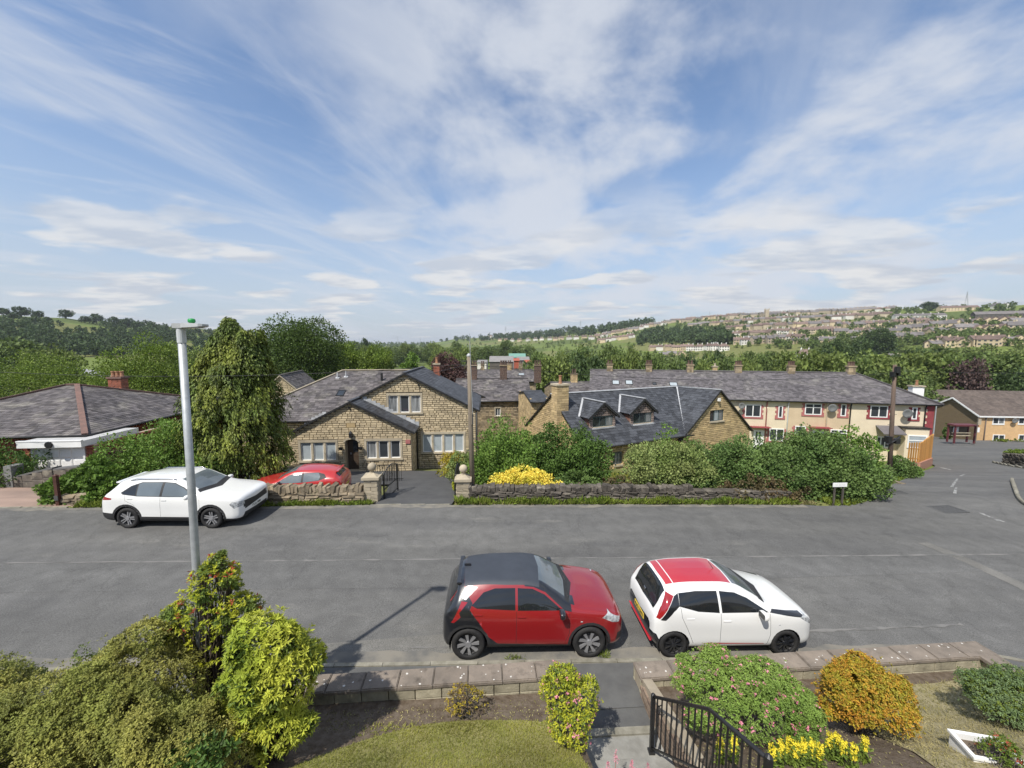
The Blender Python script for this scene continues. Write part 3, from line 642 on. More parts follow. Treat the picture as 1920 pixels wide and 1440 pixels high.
    H.wall([(mu0, -.6), (mu0, me_), (ma, mz), (mu1, me_), (mu1, zb - .6), (pu1 - .3, zb - .6), (pu1 - .3, -.6)], fm, M_stone, holes=[(uw[0] - sur, uw[1] - .11, uw[2] + sur, uw[3] + .15), (lw[0] - sur, lw[1] - .11, lw[2] + sur, lw[3] + .15)], h=0.14, lmin=.2, lmax=.46, hvar=0.06)
    H.window(*uw, fm, 3, sur, 0.13, panes=[M_curt, M_wglass, M_curt]); H.window(*lw, fm, 4, sur, 0.13, pane=M_blind)
    a = fr.uz(785, 722, n1); m = MB(); m.tube([P(a[0], n1 + .05, a[1]), P(a[0], n1 - .12, a[1])], .06); m.build('vent', M_black, H.root)
    H.wall([(n1 + .15, zb - .6), (9.5, zb - .6), (9.5, me_), (n1 + .15, me_)], H.right(mu1), M_stone, h=0.152)
    # left wing front wall under the long roof
    H.wall([(-8.6, zb), (pu0 - .0, zb), (pu0 - .0, 1.3), (-8.6, 1.3)], H.front(2.2), M_stone, h=0.152, hvar=.1)
    tw = (*fr.uz(522, 856, 2.2), *fr.uz(536, 838, 2.2)); H.window(*tw, H.front(2.2), 1, 0, frm=pm('teal_paint', (0.03, 0.22, 0.24), (0.03, 0.18, 0.2), rough=.4), pane=pm('teal_glass', (0.05, 0.33, 0.36), (0.04, 0.25, 0.28), rough=.1))
    # roofs
    ov = 0.14
    ez, rz, rn = 1.38, 4.36, 7.6
    def rp(u, n, z): return P(u, n, z)
    k = (rz - ez) / (rn - 1.9)
    H.slope(rp(-8.9, 1.9, ez), rp(ma, 1.9, ez), rp(ma, rn, rz), rp(-3.3, rn, rz), M_slate, 0.21, 0.30)
    H.slope(rp(-8.9, 13.3, ez), rp(-8.9, 1.9, ez), rp(-3.3, rn, rz), rp(-3.3, rn, rz), M_slate, 0.21, 0.3)
    H.slope(rp(8, 13.3, ez), rp(-8.9, 13.3, ez), rp(-3.3, rn, rz), rp(3, rn, rz), M_slate, 0.3, 0.5)
    gs = (mz - me_) / (mu1 - ma); o2 = 0.22
    zr_ = mz + .12; E = lambda u: zr_ - gs * abs(u - ma)
    _, fright = H.slope(rp(mu1 + o2, n1 - ov, E(mu1 + o2)), rp(mu1 + o2, 9.5, E(mu1 + o2)), rp(ma, 9.5, zr_), rp(ma, n1 - ov, zr_), M_slate_d, 0.21, 0.32)
    H.slope(rp(mu0, 8.5, E(mu0)), rp(mu0, n1 - ov, E(mu0)), rp(ma, n1 - ov, zr_), rp(ma, 8.5, zr_), M_slate, 0.21, 0.3)
    ps = (pz - pe) / (pu1 - pa); zp = pz + .12; E2 = lambda u: zp - ps * abs(u - pa)
    H.slope(rp(pu1 + .22, -ov, E2(pu1 + .22)), rp(pu1 + .22, 1.66, E2(pu1 + .22)), rp(pa, 1.66, zp), rp(pa, -ov, zp), M_slate_d, 0.2, 0.3)
    H.slope(rp(pu0 - .22, 5.0, E2(pu0 - .22)), rp(pu0 - .22, -ov, E2(pu0 - .22)), rp(pa, -ov, zp), rp(pa, 5.0, zp), M_slate, 0.2, 0.3)
    # verges, gutters, downpipes, ridge, lead
    H.barge([(pu0 - .25, -ov - .01, E2(pu0 - .25) - .06), (pa, -ov - .01, zp - .06), (pu1 + .25, -ov - .01, E2(pu1 + .25) - .06)], .05, .11, M_gut, 'verge_board')
    H.barge([(mu0 + 1.9, n1 - ov - .01, E(mu0 + 1.9) - .06), (ma, n1 - ov - .01, zr_ - .06), (mu1 + .24, n1 - ov - .01, E(mu1 + .24) - .06)], .05, .11, M_gut, 'verge_board')
    H.rail([(pu1 + .26, -.15, pe - .02), (pu1 + .26, 1.7, pe - .02)], .06, M_gut, 'gutter'); H.rail([(pu1 + .16, 1.62, pe - .05), (pu1 + .08, 1.68, pe - .3), (pu1 + .08, 1.68, zb)], .045, M_gut, 'downpipe')
    H.rail([(mu1 + .26, n1 - .1, E(mu1 + .26) - .04), (mu1 + .26, 9.4, E(mu1 + .26) - .04)], .06, M_gut, 'gutter'); H.rail([(mu1 + .06, n1 - .06, E(mu1) - .15), (mu1 + .06, n1 - .06, zb - .3)], .045, M_gut, 'downpipe')
    H.rail([(-8.9, 1.84, ez - .03), (pu0 - .3, 1.84, ez - .03)], .06, M_gut, 'gutter')
    H.barge([(-3.3, rn, rz + .04), (ma, rn, rz + .04)], .26, .06, M_lead if False else M_ash, 'ridge'); H.barge([(-3.3, rn, rz + .04), (-8.9, 1.9, ez + .05)], .2, .06, M_ash, 'hip_ridge')
    H.barge([(ma, n1 - ov, zr_ + .03), (ma, 9.4, zr_ + .03)], .24, .06, M_slate_d, 'ridge'); H.barge([(pa, -ov, zp + .03), (pa, 3.8, zp + .03)], .24, .06, M_slate_d, 'ridge')
    m = MB(); n_ = 13
    for i in range(n_):
        t0 = i / n_; t1 = (i + 1) / n_; u0 = pa + .2 + (pu1 - pa) * t0; u1_ = pa + .2 + (pu1 - pa) * t1; z0 = E2(u0) + .03; m.box(P(u0, n1 - .03, z0 - .18), P(u1_, n1 - .022, z0 + .12))
    m.build('stepped_flashing', M_lead, H.root)
    m = MB(); m.box(P(pu0 - .26, 0.3, E2(pu0) + .02), P(pu0 + .8, 0.9, E2(pu0) + .03), M=None); 
    m = MB()
    for i in range(6):
        u0 = pu0 - .1 + i * .24; m.box(P(u0, 2.02, E2(u0) + .02), P(u0 + .23, 2.05, E2(u0) + .30))
    m.build('stepped_flashing', M_lead, H.root)
    # roof furniture: rooflight, vents, ridge pots
    E0 = rp(-8.9, 1.9, ez); vv = (rp(-3.3, rn, rz) - rp(-3.3, 1.9, ez)); sl = vv.length; vv.normalize(); nn = Vector((1, 0, 0)).cross(vv); fro = lambda a, b, d: E0 + Vector((1, 0, 0)) * a + vv * b + nn * d
    def onroof(px, py):
        lo, hi = 1.9, rn
        for _ in range(30):
            q = (lo + hi) / 2; uu, z = fr.uz(px, py, q)
            if z > ez + k * (q - 1.9): lo = q
            else: hi = q
        uu, z = fr.uz(px, py, lo); return uu + 8.9, (lo - 1.9) / (rn - 1.9) * sl
    a, b = onroof(629, 743); H.skylight(fro, a, b, .55, .75)
    for px, py in ((632, 710), (648, 708)):
        a, b = onroof(px, py); m = MB(); m.prism([(a - .14, b), (a + .14, b), (a + .14, b + .22), (a - .14, b + .22)], fro, 0, .03); m.tube([fro(a, b + .1, 0), fro(a, b + .1, 0) + Vector((0, 0, .45))], .05); m.build('roof_vent', M_lead, H.root)
    a, b = onroof(716, 714); m = MB(); m.tube([fro(a, b, 0), fro(a, b, 0) + Vector((0, 0, .6))], .09); m.build('roof_vent', M_black, H.root)
    H.chimney(3.9, 9.0, 3.6, 4.75, .5, .5, M_brick, 1, sh=.075)
stone_house()

# ================================================================== bungalow with dormers and blue slate roof
def dormer_house():
    fr = Frame(1160, 26, 25); zb = -4.6; H = House('dormer_bungalow', fr, zb, 'yellow stone bungalow with blue slate roof and two gabled dormers'); P = H.P
    ez, rz, rn = -0.42, 2.72, 4.0; u0 = -2.75; wu, wz = 10.1, 2.75; hw = 4.0
    k = (rz - ez) / (rn + .3)
    zroof = lambda n: ez + k * (n + .3)
    fn = H.front(0.0)
    g1 = (*fr.uz(1151, 873), *fr.uz(1167, 848)); g2 = (*fr.uz(1204, 866), *fr.uz(1214, 840))
    H.wall([(u0, zb), (7.0, zb), (7.0, ez), (u0, ez)], fn, M_yell, holes=[(g1[0] - .1, g1[1], g1[2] + .1, g1[3] + .1), (g2[0], g2[1], g2[2] + .1, g2[3])], h=0.15)
    H.window(*g1, fn, 2, 0, frm=M_grgreen, pane=M_curt); H.window(*g2, fn, 1, 0, frm=M_grgreen)
    H.wall([(0.15, zb), (8.2, zb), (8.2, ez), (4.0, rz - .1), (0.15, ez + .2)], H.left(u0), M_yell, h=0.15)
    # wing gable
    n2 = -0.15; fw = H.front(n2); w = (*fr.uz(1331, 791, n2), *fr.uz(1358, 767, n2))
    gs = 0.86; gp = [(wu - hw, zb), (wu + hw, zb), (wu + hw, wz - gs * hw), (wu, wz), (wu - hw, wz - gs * hw)]
    H.wall(gp, fw, M_yell, holes=[(w[0], w[1] - .1, w[2], w[3])], h=0.15)
    H.window(*w, fw, 3, 0.0, frm=M_grgreen, panes=[M_wglass, M_blind, M_curt])
    a = fr.uz(1346, 749, n2); m = MB(); m.box(P(a[0] - .09, n2 - .2, a[1] - .12), P(a[0] + .09, n2, a[1] + .12)); m.build('security_light', M_white, H.root)
    H.wall([(n2 + .15, zb), (8, zb), (8, wz - gs * hw), (n2 + .15, wz - gs * hw)], H.right(wu + hw), M_yell, h=0.2)
    zr2 = wz + .1; E = lambda u: zr2 - gs * abs(u - wu); o = .2; ov = .12
    # main slope, valley cut on the right
    vu = wu - (zr2 - zroof(-.3)) / gs
    H.slope(P(u0 - .12, -.3, ez), P(vu, -.3, zroof(-.3)), P(wu, rn, rz), P(u0 - .12, rn, rz), M_slate_d, 0.24, 0.34)
    H.slope(P(wu, rn * 2 + .3, ez), P(u0 - .12, rn * 2 + .3, ez), P(u0 - .12, rn, rz), P(wu, rn, rz), M_slate_d, .3, .5)
    # wing slopes
    lo = wu - hw - o
    mb = H.slope(P(lo, rn * 0 + .0 + n2 - ov, E(lo)), P(lo, .0, E(lo)), P(wu, rn, zr2), P(wu, n2 - ov, zr2), M_slate_d, 0.24, 0.34)
    H.slope(P(wu + hw + o, n2 - ov, E(wu + hw + o)), P(wu + hw + o, 8, E(wu + hw + o)), P(wu, rn, zr2), P(wu, n2 - ov, zr2), M_slate_d, 0.24, 0.34)
    H.barge([(lo, n2 - ov, E(lo) - .05), (wu, n2 - ov, zr2 - .05), (wu + hw + o, n2 - ov, E(wu + hw + o) - .05)], .05, .1, M_gut, 'verge_board')
    H.barge([(u0 - .1, rn, rz + .03), (wu, rn, rz + .03), (wu, n2 - ov, zr2 + .03)], .22, .06, M_lead, 'ridge')
    H.barge([(wu - .1, rn - .1, rz + .03), (vu + .2, -.25, zroof(-.25) + .04)], .2, .05, M_lead, 'valley_lead')
    H.rail([(u0 - .1, -.36, ez - .03), (7.2, -.36, ez - .03)], .06, M_gut, 'gutter')
    # dormers
    M_shing = pm('brown_hung_tiles', (0.20, 0.10, 0.075), (0.14, 0.075, 0.06), scale=4, rough=.85, rnd=.35)
    M_shing2 = pm('grey_hung_tiles', (0.26, 0.20, 0.17), (0.19, 0.15, 0.13), scale=4, rough=.85, rnd=.35)
    nf = 1.0
    for (pa, pb) in (((1112, 802), (1150, 779)), ((1188, 795), (1223, 771))):
        w = (*fr.uz(*pa, nf), *fr.uz(*pb, nf)); c = (w[0] + w[2]) / 2; hwid = (w[2] - w[0]) / 2 + .22; et = w[3] + .04; s_ = .78; at_ = et + s_ * hwid
        fd = H.front(nf); m = MB(); m.prism([(c - hwid, zroof(nf) - .1), (c + hwid, zroof(nf) - .1), (c + hwid, et), (c, at_), (c - hwid, et)], fd, -.14, -.3)
        D = m.build('dormer', M_mort, H.root)
        m = MB(); clad(m, [(c - hwid, w[1] - .05), (c + hwid, w[1] - .05), (c + hwid, et), (c, at_), (c - hwid, et)], fd, .16, .16, .24, -.14, -.02, .01, holes=[w]); m.build('hung_tiles', M_shing2, D, kind='stuff', fix=False)
        for sg in (-1, 1):
            nb = (et - ez) / k - .3; fs = (lambda a, b, d, q=c + sg * hwid, g=sg: P(q + g * (d + .02), a, b))
            m = MB(); m.prism([(nf + .16, zroof(nf + .16) - .05), (nf + .16, et), (nb + .2, et)], fs, -.1, -.02); m.build('cheek', M_shing, D)
            m = MB(); clad(m, [(nf + .16, zroof(nf + .16) - .05), (nf + .16, et), (nb, et)], fs, .16, .16, .24, -.02, .0, .008); m.build('cheek_tiles', M_shing, D, kind='stuff', fix=False)
            e_ = c + sg * (hwid + .24); ze = at_ + .1 - s_ * (hwid + .24); nbk = (ze - ez) / k - .3; ntp = (at_ + .1 - ez) / k - .3
            pts = (P(e_, nf - .12, ze), P(e_, nbk, ze), P(c, ntp, at_ + .1), P(c, nf - .12, at_ + .1))
            if sg < 0: pts = (pts[1], pts[0], pts[3], pts[2])
            r_, _ = H.slope(*pts, M_slate_d, .2, .3, name='dormer_roof')
        H.barge([(c - hwid - .26, nf - .13, at_ + .03 - s_ * (hwid + .26)), (c, nf - .13, at_ + .03), (c + hwid + .26, nf - .13, at_ + .03 - s_ * (hwid + .26))], .05, .16, M_gut, 'verge_board')
        H.barge([(c, nf - .13, at_ + .14), (c, ntp, at_ + .14)], .16, .05, M_lead, 'ridge')
        H.barge([(c, ntp, at_ + .13), (c - hwid - .3, nbk - .1, at_ + .12 - s_ * (hwid + .3))], .14, .05, M_lead, 'valley_lead')
        H.barge([(w[0] - .1, nf - .06, w[1] - .08), (w[2] + .1, nf - .06, w[1] - .08)], .16, .08, M_lead, 'apron_flashing')
        H.window(*w, fd, 3, 0, frm=M_grgreen, panes=[M_wglass, M_wglass, M_curt], sill=False)
    H.chimney(u0 - .0, 2.9, zb, 3.5, 1.0, .75, M_yell, 1, pot_h=.6, sh=.17)
dormer_house()

# ================================================================== cream terrace with red quoins
def terrace():
    fr = Frame(1550, 35, -12); zb = -5.2; H = House('rendered_terrace', fr, zb, 'long cream rendered terrace with maroon window surrounds and hipped slate roof', 'terrace'); P = H.P
    ez, rz, rn = 1.2, 3.62, 4.5; uL, uR = -21.0, 8.55; fn = H.front(0)
    U = lambda px, py=770: fr.uz(px, py)[0]
    b1, b2, b3 = U(1438), U(1477), U(1594)
    segs = [(uL, U(1477), M_cream), (U(1477), U(1594), M_buff), (U(1594), uR, M_cream)]
    for a, b, m_ in segs: H.wall([(a, zb), (b, zb), (b, ez), (a, ez)], fn, m_, stone=False)
    H.wall([(0.35, zb), (9, zb), (9, ez), (0.35, ez)], H.right(uR), M_cream, stone=False)
    def quoin(a0, a1, z0, z1, m_, parent):
        m = MB(); h = .22; z = z0; i = 0
        while z < z1 - .05:
            w = .14 if i % 2 else .24
            m.prism([(a0 - w, z), (a0, z), (a0, min(z + h, z1)), (a0 - w, min(z + h, z1))], fn, -.05, .02); m.prism([(a1, z), (a1 + w, z), (a1 + w, min(z + h, z1)), (a1, min(z + h, z1))], fn, -.05, .02); z += h; i += 1
        m.prism([(a0 - .24, z0 - .16), (a1 + .24, z0 - .16), (a1 + .24, z0), (a0 - .24, z0)], fn, -.05, .05)
        m.build('quoins', m_, parent)
    def win(p0, p1, lights, m_, **k):
        a = fr.uz(p0[0], p1[1]); b = fr.uz(p1[0], p0[1])
        W = H.window(a[0], a[1], b[0], b[1], fn, lights, 0, sill=False, fw=.08, dep=.03, **k); quoin(a[0], b[0], a[1], min(b[1], ez - .05), m_, W)
    # the window frames of the rendered walls stand 3 cm proud
    for args in (((1396, 759), (1427, 781), 2, M_pink, dict(panes=[M_wglass])), ((1458, 761), (1468, 783), 1, M_pink, {}), ((1508, 757), (1541, 777), 2, M_pink, dict(transom=.62)), ((1575, 758), (1587, 780), 1, M_pink, {}), ((1630, 761), (1665, 782), 2, M_red, dict(panes=[M_wglass])), ((1708, 764), (1720, 786), 1, M_red, {}),
                 ((1441, 804), (1470, 826), 2, M_pink, {}), ((1489, 799), (1511, 822), 1, M_pink, dict(transom=.5)), ((1555, 806), (1588, 828), 2, M_pink, dict(transom=.7)), ((1641, 819), (1668, 838), 3, M_cream, {})):
        win(args[0], args[1], args[2], args[3], **args[4])
    for px0, px1, py in ((1413, 1433, 806), (1523, 1545, 807)):
        a = fr.uz(px0, py); b = fr.uz(px1, py); m = MB(); m.prism([(a[0], a[1] - 2.05), (b[0], a[1] - 2.05), (b[0], a[1]), (a[0], a[1])], fn, -.05, .04); d = m.build('door', M_white, H.root)
        for q in (.3, .6):
            m = MB(); c = a[0] + (b[0] - a[0]) * q; m.prism([(c - .07, a[1] - .95), (c + .07, a[1] - .95), (c + .07, a[1] - .15), (c - .07, a[1] - .15)], fn, .03, .05); m.build('pane', M_wglass, d)
        H.barge([(a[0] - .35, -.3, a[1] + .35), (b[0] + .35, -.3, a[1] + .35)], .7, .06, M_red, 'door_canopy')
    # bay at the end house
    bq = (U(1684, 820), U(1727, 820)); zt = fr.uz(1700, 812)[1]; m = MB(); m.box(P(bq[0], -.8, zb), P(bq[1], -.02, zt + .55)); B = m.build('bay', M_cream, H.root)
    fb = H.front(-.8); H.window(bq[0] + .15, zt - 1.15, bq[1] - .15, zt, fb, 1, 0, sill=False, fw=.1, transom=.55, dep=.03, pane=M_blind)
    H.barge([(bq[0] - .15, -.45, zt + .6), (bq[1] + .1, -.45, zt + .6)], .85, .1, M_gut, 'bay_roof')
    m = MB(); pq = (U(1640, 815), U(1682, 815)); m.prism([(pq[0], -1.1), (pq[1], -1.1), (pq[1], -.02), (pq[0], -.02)], lambda a, b, d: P(a, b, zt + .55 + b * .5 + d), 0, .08); m.build('porch_roof', M_slate_p, H.root)
    # end quoins of the corner, downpipes, gutter
    m = MB(); z = zb; i = 0
    while z < ez - .1:
        w = .62 if i % 2 else .45; m.box(P(uR - w, -.03, z), P(uR + .03, .3, min(z + .26, ez))); z += .26; i += 1
    m.build('quoins', M_red, H.root)
    for px, m_ in ((1437, M_pink), (1477, M_white), (1594, M_gut), (1550, M_cream), (1734, M_gut)):
        u = U(px); H.rail([(u, -.16, ez - .1), (u, -.07, ez - .35), (u, -.07, zb + .5)], .05, m_, 'downpipe')
    H.rail([(uL, -.36, ez + .0), (uR + .3, -.36, ez + .0)], .065, M_gut, 'gutter')
    for px, py, r in ((1388, 760, .3), (1556, 764, .38), (1695, 774, .4)): q = fr.uz(px, py); H.dish(q[0], q[1], 0, r)
    # roof
    e = .4; rR = uR - 3.6
    _, f = H.slope(P(uL, -e, ez + .02), P(uR + e, -e, ez + .02), P(rR, rn, rz), P(uL, rn, rz), M_slate_p, .2, .3)
    H.slope(P(uR + e, -e, ez + .02), P(uR + e, 9.4, ez + .02), P(rR, rn, rz), P(rR, rn, rz), M_slate_p, .25, .35)
    H.slope(P(uR + e, 9.4, ez + .02), P(uL, 9.4, ez + .02), P(uL, rn, rz), P(rR, rn, rz), M_slate_p, .4, .6)
    H.barge([(uL, rn, rz + .05), (rR, rn, rz + .05), (uR + e, -e, ez + .08)], .24, .08, M_slate_p, 'ridge')
    H.wall([(-.1, zb), (9.2, zb), (9.2, ez), (rn, rz - .1), (-.1, ez)], H.left(uL), M_stone2, stone=False)
    sl = math.hypot(rn + e, rz - ez)
    def rooft(px, py):
        lo, hi = -e, rn
        for _ in range(30):
            q = (lo + hi) / 2; u, z = fr.uz(px, py, q)
            if z > ez + .02 + (rz - ez) * (q + e) / (rn + e): lo = q
            else: hi = q
        u, z = fr.uz(px, py, lo); return u - uL, (lo + e) / (rn + e) * sl
    for px, py, w, h, pn in ((1148, 721, .75, .85, M_white), (1173, 721, .75, .85, M_white), (1224, 722, .4, .5, M_wglass), (1256, 724, .8, .75, M_blind)):
        a, b = rooft(px, py); H.skylight(f, a, b, w, h, M_blind if pn is M_white else pn)
    for px, n_p in ((1143, 2), (1216, 3), (1293, 2), (1383, 3), (1482, 3), (1594, 3)):
        u = fr.uz(px, 700, rn)[0]; H.chimney(u, rn - .05, rz - .5, rz + .62, .62, .5, M_stone2, n_p, M_soot, sh=.2, pot_h=.42, capm=M_stone2)
    u = fr.uz(1341, 693, rn + 1.2)[0]; H.chimney(u, rn + 1.4, rz - .9, rz + .4, .45, .45, M_yell, 1, M_ash, sh=.2, pot_h=.3)
    u = fr.uz(1720, 740, 3.2)[0]; H.chimney(u, 3.4, ez - .5, fr.uz(1720, 725, 3.2)[1], .95, .6, M_white, 1, M_terra, stone=False, capm=M_ash)
    return H, fr
terr_H, terr_fr = terrace()
# ================================================================== red brick bungalow and its garage (left)
def bungalow():
    fr = Frame(158, 19.75, 6); zb = -2.2; H = House('brick_bungalow', fr, zb, 'red brick bungalow under a hipped grey slate roof with brick chimney', 'bungalow'); P = H.P
    ez = 1.72; u1 = -0.45; u0 = -11.2; d = 11.2; q = fr.uz(138, 722, 5.6); a = (q[0] - .4, 5.6, q[1]); a2 = (q[0] + .2, 5.6, q[1]); e = .45
    for poly, fn in (([(u0, zb), (u1, zb), (u1, ez), (u0, ez)], H.front(0)), ([(0.14, zb), (d, zb), (d, ez), (0.14, ez)], H.right(u1))): H.wall(poly, fn, M_brick, h=.076, lmin=.2, lmax=.24, jit=.003)
    zE = ez + .02
    H.slope(P(u0 - e, -e, zE), P(u1 + e, -e, zE), P(*a2), P(*a), M_slate, .2, .3)
    H.slope(P(u1 + e, -e, zE), P(u1 + e, d + e, zE), P(*a2), P(*a2), M_slate, .2, .3)
    H.slope(P(u0 - e, d + e, zE), P(u0 - e, -e, zE), P(*a), P(*a), M_slate, .3, .4)
    H.slope(P(u1 + e, d + e, zE), P(u0 - e, d + e, zE), P(*a), P(*a2), M_slate, .3, .4)
    H.barge([(u1 + e, -e, zE + .06), (a2[0], a2[1], a2[2] + .05), (a[0], a[1], a[2] + .05), (u0 - e, -e, zE + .06)], .24, .09, M_ridge_r, 'hip_ridge')
    H.barge([(u1 + e, d + e, zE + .06), (a2[0], a2[1], a2[2] + .05)], .24, .09, M_ridge_r, 'hip_ridge')
    H.rail([(u0 - e, -e - .05, zE - .04), (u1 + e + .05, -e - .05, zE - .04), (u1 + e + .05, d, zE - .04)], .06, M_gut, 'gutter')
    cu, cz = fr.uz(221, 709, 8.2); H.chimney(cu, 8.2, 2.2, cz, .85, .6, M_brick, 3, M_terra, sh=.076, pot_h=.4, capm=M_ridge_r)
    # garage
    g = Frame(100, 18.6, 5); zb2 = -1.3; G = House('flat_roofed_garage', g, zb2, 'brick garage with white panelled up-and-over door and white fascia', 'garage'); Q = G.P
    dl = g.uz(62, 842); dr = g.uz(155, 842); dz = dl[1] - 2.15; w0 = dl[0] - .45; w1 = dr[0] + .40; zt = g.uz(100, 838)[1] + .03
    G.wall([(w0, zb2), (dl[0] - .1, zb2), (dl[0] - .1, zt), (w0, zt)], G.front(0), M_brick, h=.076, lmin=.2, lmax=.24, jit=.003, name='pier')
    G.wall([(dr[0] + .1, zb2), (w1, zb2), (w1, zt), (dr[0] + .1, zt)], G.front(0), M_brick, h=.076, lmin=.2, lmax=.24, jit=.003, name='pier')
    G.wall([(.14, zb2), (5.5, zb2), (5.5, zt), (.14, zt)], G.right(w1), M_brick, h=.076, lmin=.2, lmax=.24, jit=.003)
    m = MB()
    for a_ in (dl[0] - .1, dr[0]): m.box(Q(a_, -.02, zb2), Q(a_ + .1, .2, zt - .0))
    m.box(Q(dl[0], -.02, zt - .12), Q(dr[0], .2, zt)); m.build('door_frame', M_white, G.root)
    m = MB(); m.box(Q(dl[0], .1, dz), Q(dr[0], .14, zt - .12)); D = m.build('garage_door', M_white, G.root)
    nc, nr = 4, 4; W = (dr[0] - dl[0]) / nc; h = (zt - .12 - dz) / nr; mp = MB(); mp.box((-W / 2 + .05, -.02, -h / 2 + .05), (W / 2 - .05, .0, h / 2 - .05)); pme = mp.mesh('panel', M_white)
    bm = bmesh.new(); bm.from_mesh(pme); bmesh.ops.inset_region(bm, faces=[f for f in bm.faces if f.normal.y < -.9], thickness=.05, depth=.015); bm.to_mesh(pme); bm.free()
    for i in range(nc):
        for j in range(nr): inst('panel', pme, D, Q(dl[0] + W * (i + .5), .1, dz + h * (j + .5)))
    m = MB(); m.box(Q((dl[0] + dr[0]) / 2 - .07, .06, dz + .9), Q((dl[0] + dr[0]) / 2 + .07, .09, dz + .95)); m.build('handle', M_galv, D)
    f0 = g.uz(43, 825); f1 = g.uz(163, 824); m = MB(); m.box(Q(f0[0], -.3, zt), Q(f1[0], -.26, zt + .3)); m.box(Q(f1[0] - .04, -.258, zt + .002), Q(f1[0], 2.9, zt + .3)); m.box(Q(f0[0], -.32, zt + .30), Q(f1[0] + .02, -.2, zt + .35)); m.build('fascia', M_white, G.root)
    m = MB(); m.box(Q(f0[0] + .04, -.25, zt + .1), Q(f1[0] - .05, 2.85, zt + .30)); m.build('roof', pm('roofing_felt', (.45, .45, .44), (.36, .36, .35)), G.root)
    c = (dl[0] + dr[0]) / 2 - .05; m = MB(); m.lathe([(.001, -.05), (.15, -.05), (.17, 0), (.15, .04), (.001, .05)], Q(c, -.34, zt + .15), 12, axis='y'); m.build('name_plaque', M_black, G.root)
bungalow()

# ================================================================== simple stone terraces further down the slope
def row_house(name, label, pxL, pxR, Y, yaw, py_eave, py_ridge, wallm, roofm, zb, depth=8, chim=(), skyl=(), wins=(), hipR=False, cat='terrace', stone=True, sh=.17, potm=None, gable_l=True):
    fr = Frame((pxL + pxR) / 2, Y, yaw); H = House(name, fr, zb, label, cat); P = H.P
    u0, ez = fr.uz(pxL, py_eave); u1, _ = fr.uz(pxR, py_eave); rn = depth / 2; _, rz = fr.uz((pxL + pxR) / 2, py_ridge, rn); rR = u1 - (rn if hipR else 0)
    ez = fr.uz((pxL + pxR) / 2, py_eave)[1]
    fn = H.front(0); holes = []
    for (a, b, c, d, *_r) in wins:
        p = fr.uz(a, d); q = fr.uz(c, b); holes.append((p[0], p[1], q[0], q[1]))
    H.wall([(u0, zb), (u1, zb), (u1, ez), (u0, ez)], fn, wallm, holes=[(a - .12, b - .1, c + .12, d + .14) for a, b, c, d in holes], h=sh, stone=stone)
    for hh, wn in zip(holes, wins): H.window(*hh, fn, 2, .12, dep=-.1 if stone else .03)
    for fnx in (H.left(u0), H.right(u1)):
        H.wall([(.15, zb), (depth, zb), (depth, ez), (rn, rz - .1 if not hipR or fnx is not None else ez), (.15, ez)], fnx, wallm, stone=stone, h=sh) if not (hipR) else H.wall([(.15, zb), (depth, zb), (depth, ez), (.15, ez)], fnx, wallm, stone=stone, h=sh)
    e = .25; ze = ez + .02
    _, f = H.slope(P(u0 - .1, -e, ze), P(u1 + .1 + (e if hipR else 0), -e, ze), P(rR + .1, rn, rz), P(u0 - .1, rn, rz), roofm, .24, .36)
    H.slope(P(u1 + .1, depth + e, ze), P(u0 - .1, depth + e, ze), P(u0 - .1, rn, rz), P(rR + .1, rn, rz), roofm, .5, .7)
    if hipR: H.slope(P(u1 + .35, -e, ze), P(u1 + .35, depth + e, ze), P(rR + .1, rn, rz), P(rR + .1, rn, rz), roofm, .3, .4)
    H.barge([(u0 - .1, rn, rz + .04), (rR + .1, rn, rz + .04)], .24, .07, roofm, 'ridge'); H.rail([(u0, -e - .06, ze - .03), (u1, -e - .06, ze - .03)], .07, M_gut, 'gutter')
    for (px, hgt, w, np_, cm, ph) in chim:
        u = fr.uz(px, py_ridge, rn)[0]; H.chimney(u, rn, rz - .5, rz + hgt, w, .55, cm, np_, potm or M_soot, sh=.2, pot_h=ph, capm=M_stone2)
    sl = math.hypot(rn + e, rz - ze)
    for (px, py, w, h) in skyl:
        u = fr.uz(px, py, rn * .6)[0]; H.skylight(f, u - u0, sl * .5, w, h, M_blind)
    return H, fr
row_house('stone_terrace', 'dark stone terrace with three tall chimneys between the two stone houses', 850, 996, 40, 3, 752, 710, M_stone2, M_slate, -6.5, 9, chim=((888, 1.5, .8, 3, M_soot, .5), (944, 1.5, .8, 3, M_soot, .5), (1008, 1.5, .8, 3, M_soot, .5)), wins=((929, 765, 938, 780),))
row_house('stone_terrace', 'farther stone terrace roof with rooflight and pale chimney, beyond the three tall chimneys', 868, 1005, 62, 4, 716, 693, M_stone2, M_slate, -9.5, 9, chim=((905, .9, .6, 2, M_stone2, .5), (955, .9, .7, 2, M_yell, .6), (976, .9, .6, 2, M_stone2, .5)), skyl=((973, 710, 1.0, .9),))
row_house('stone_terrace', 'low dark stone roof with two small chimneys left of the cream terrace', 1045, 1130, 46, 6, 738, 716, M_stone2, M_slate, -8, 8, chim=((1076, 1.0, .8, 2, M_yell, .6), (1122, 1.0, .5, 1, M_terra, .5)))
row_house('stone_cottage', 'stone cottage with blue slate roof beside the yellow stone chimney', 996, 1030, 33, 8, 753, 733, M_yell, M_slate_d, -5.5, 7, cat='house', sh=.3)
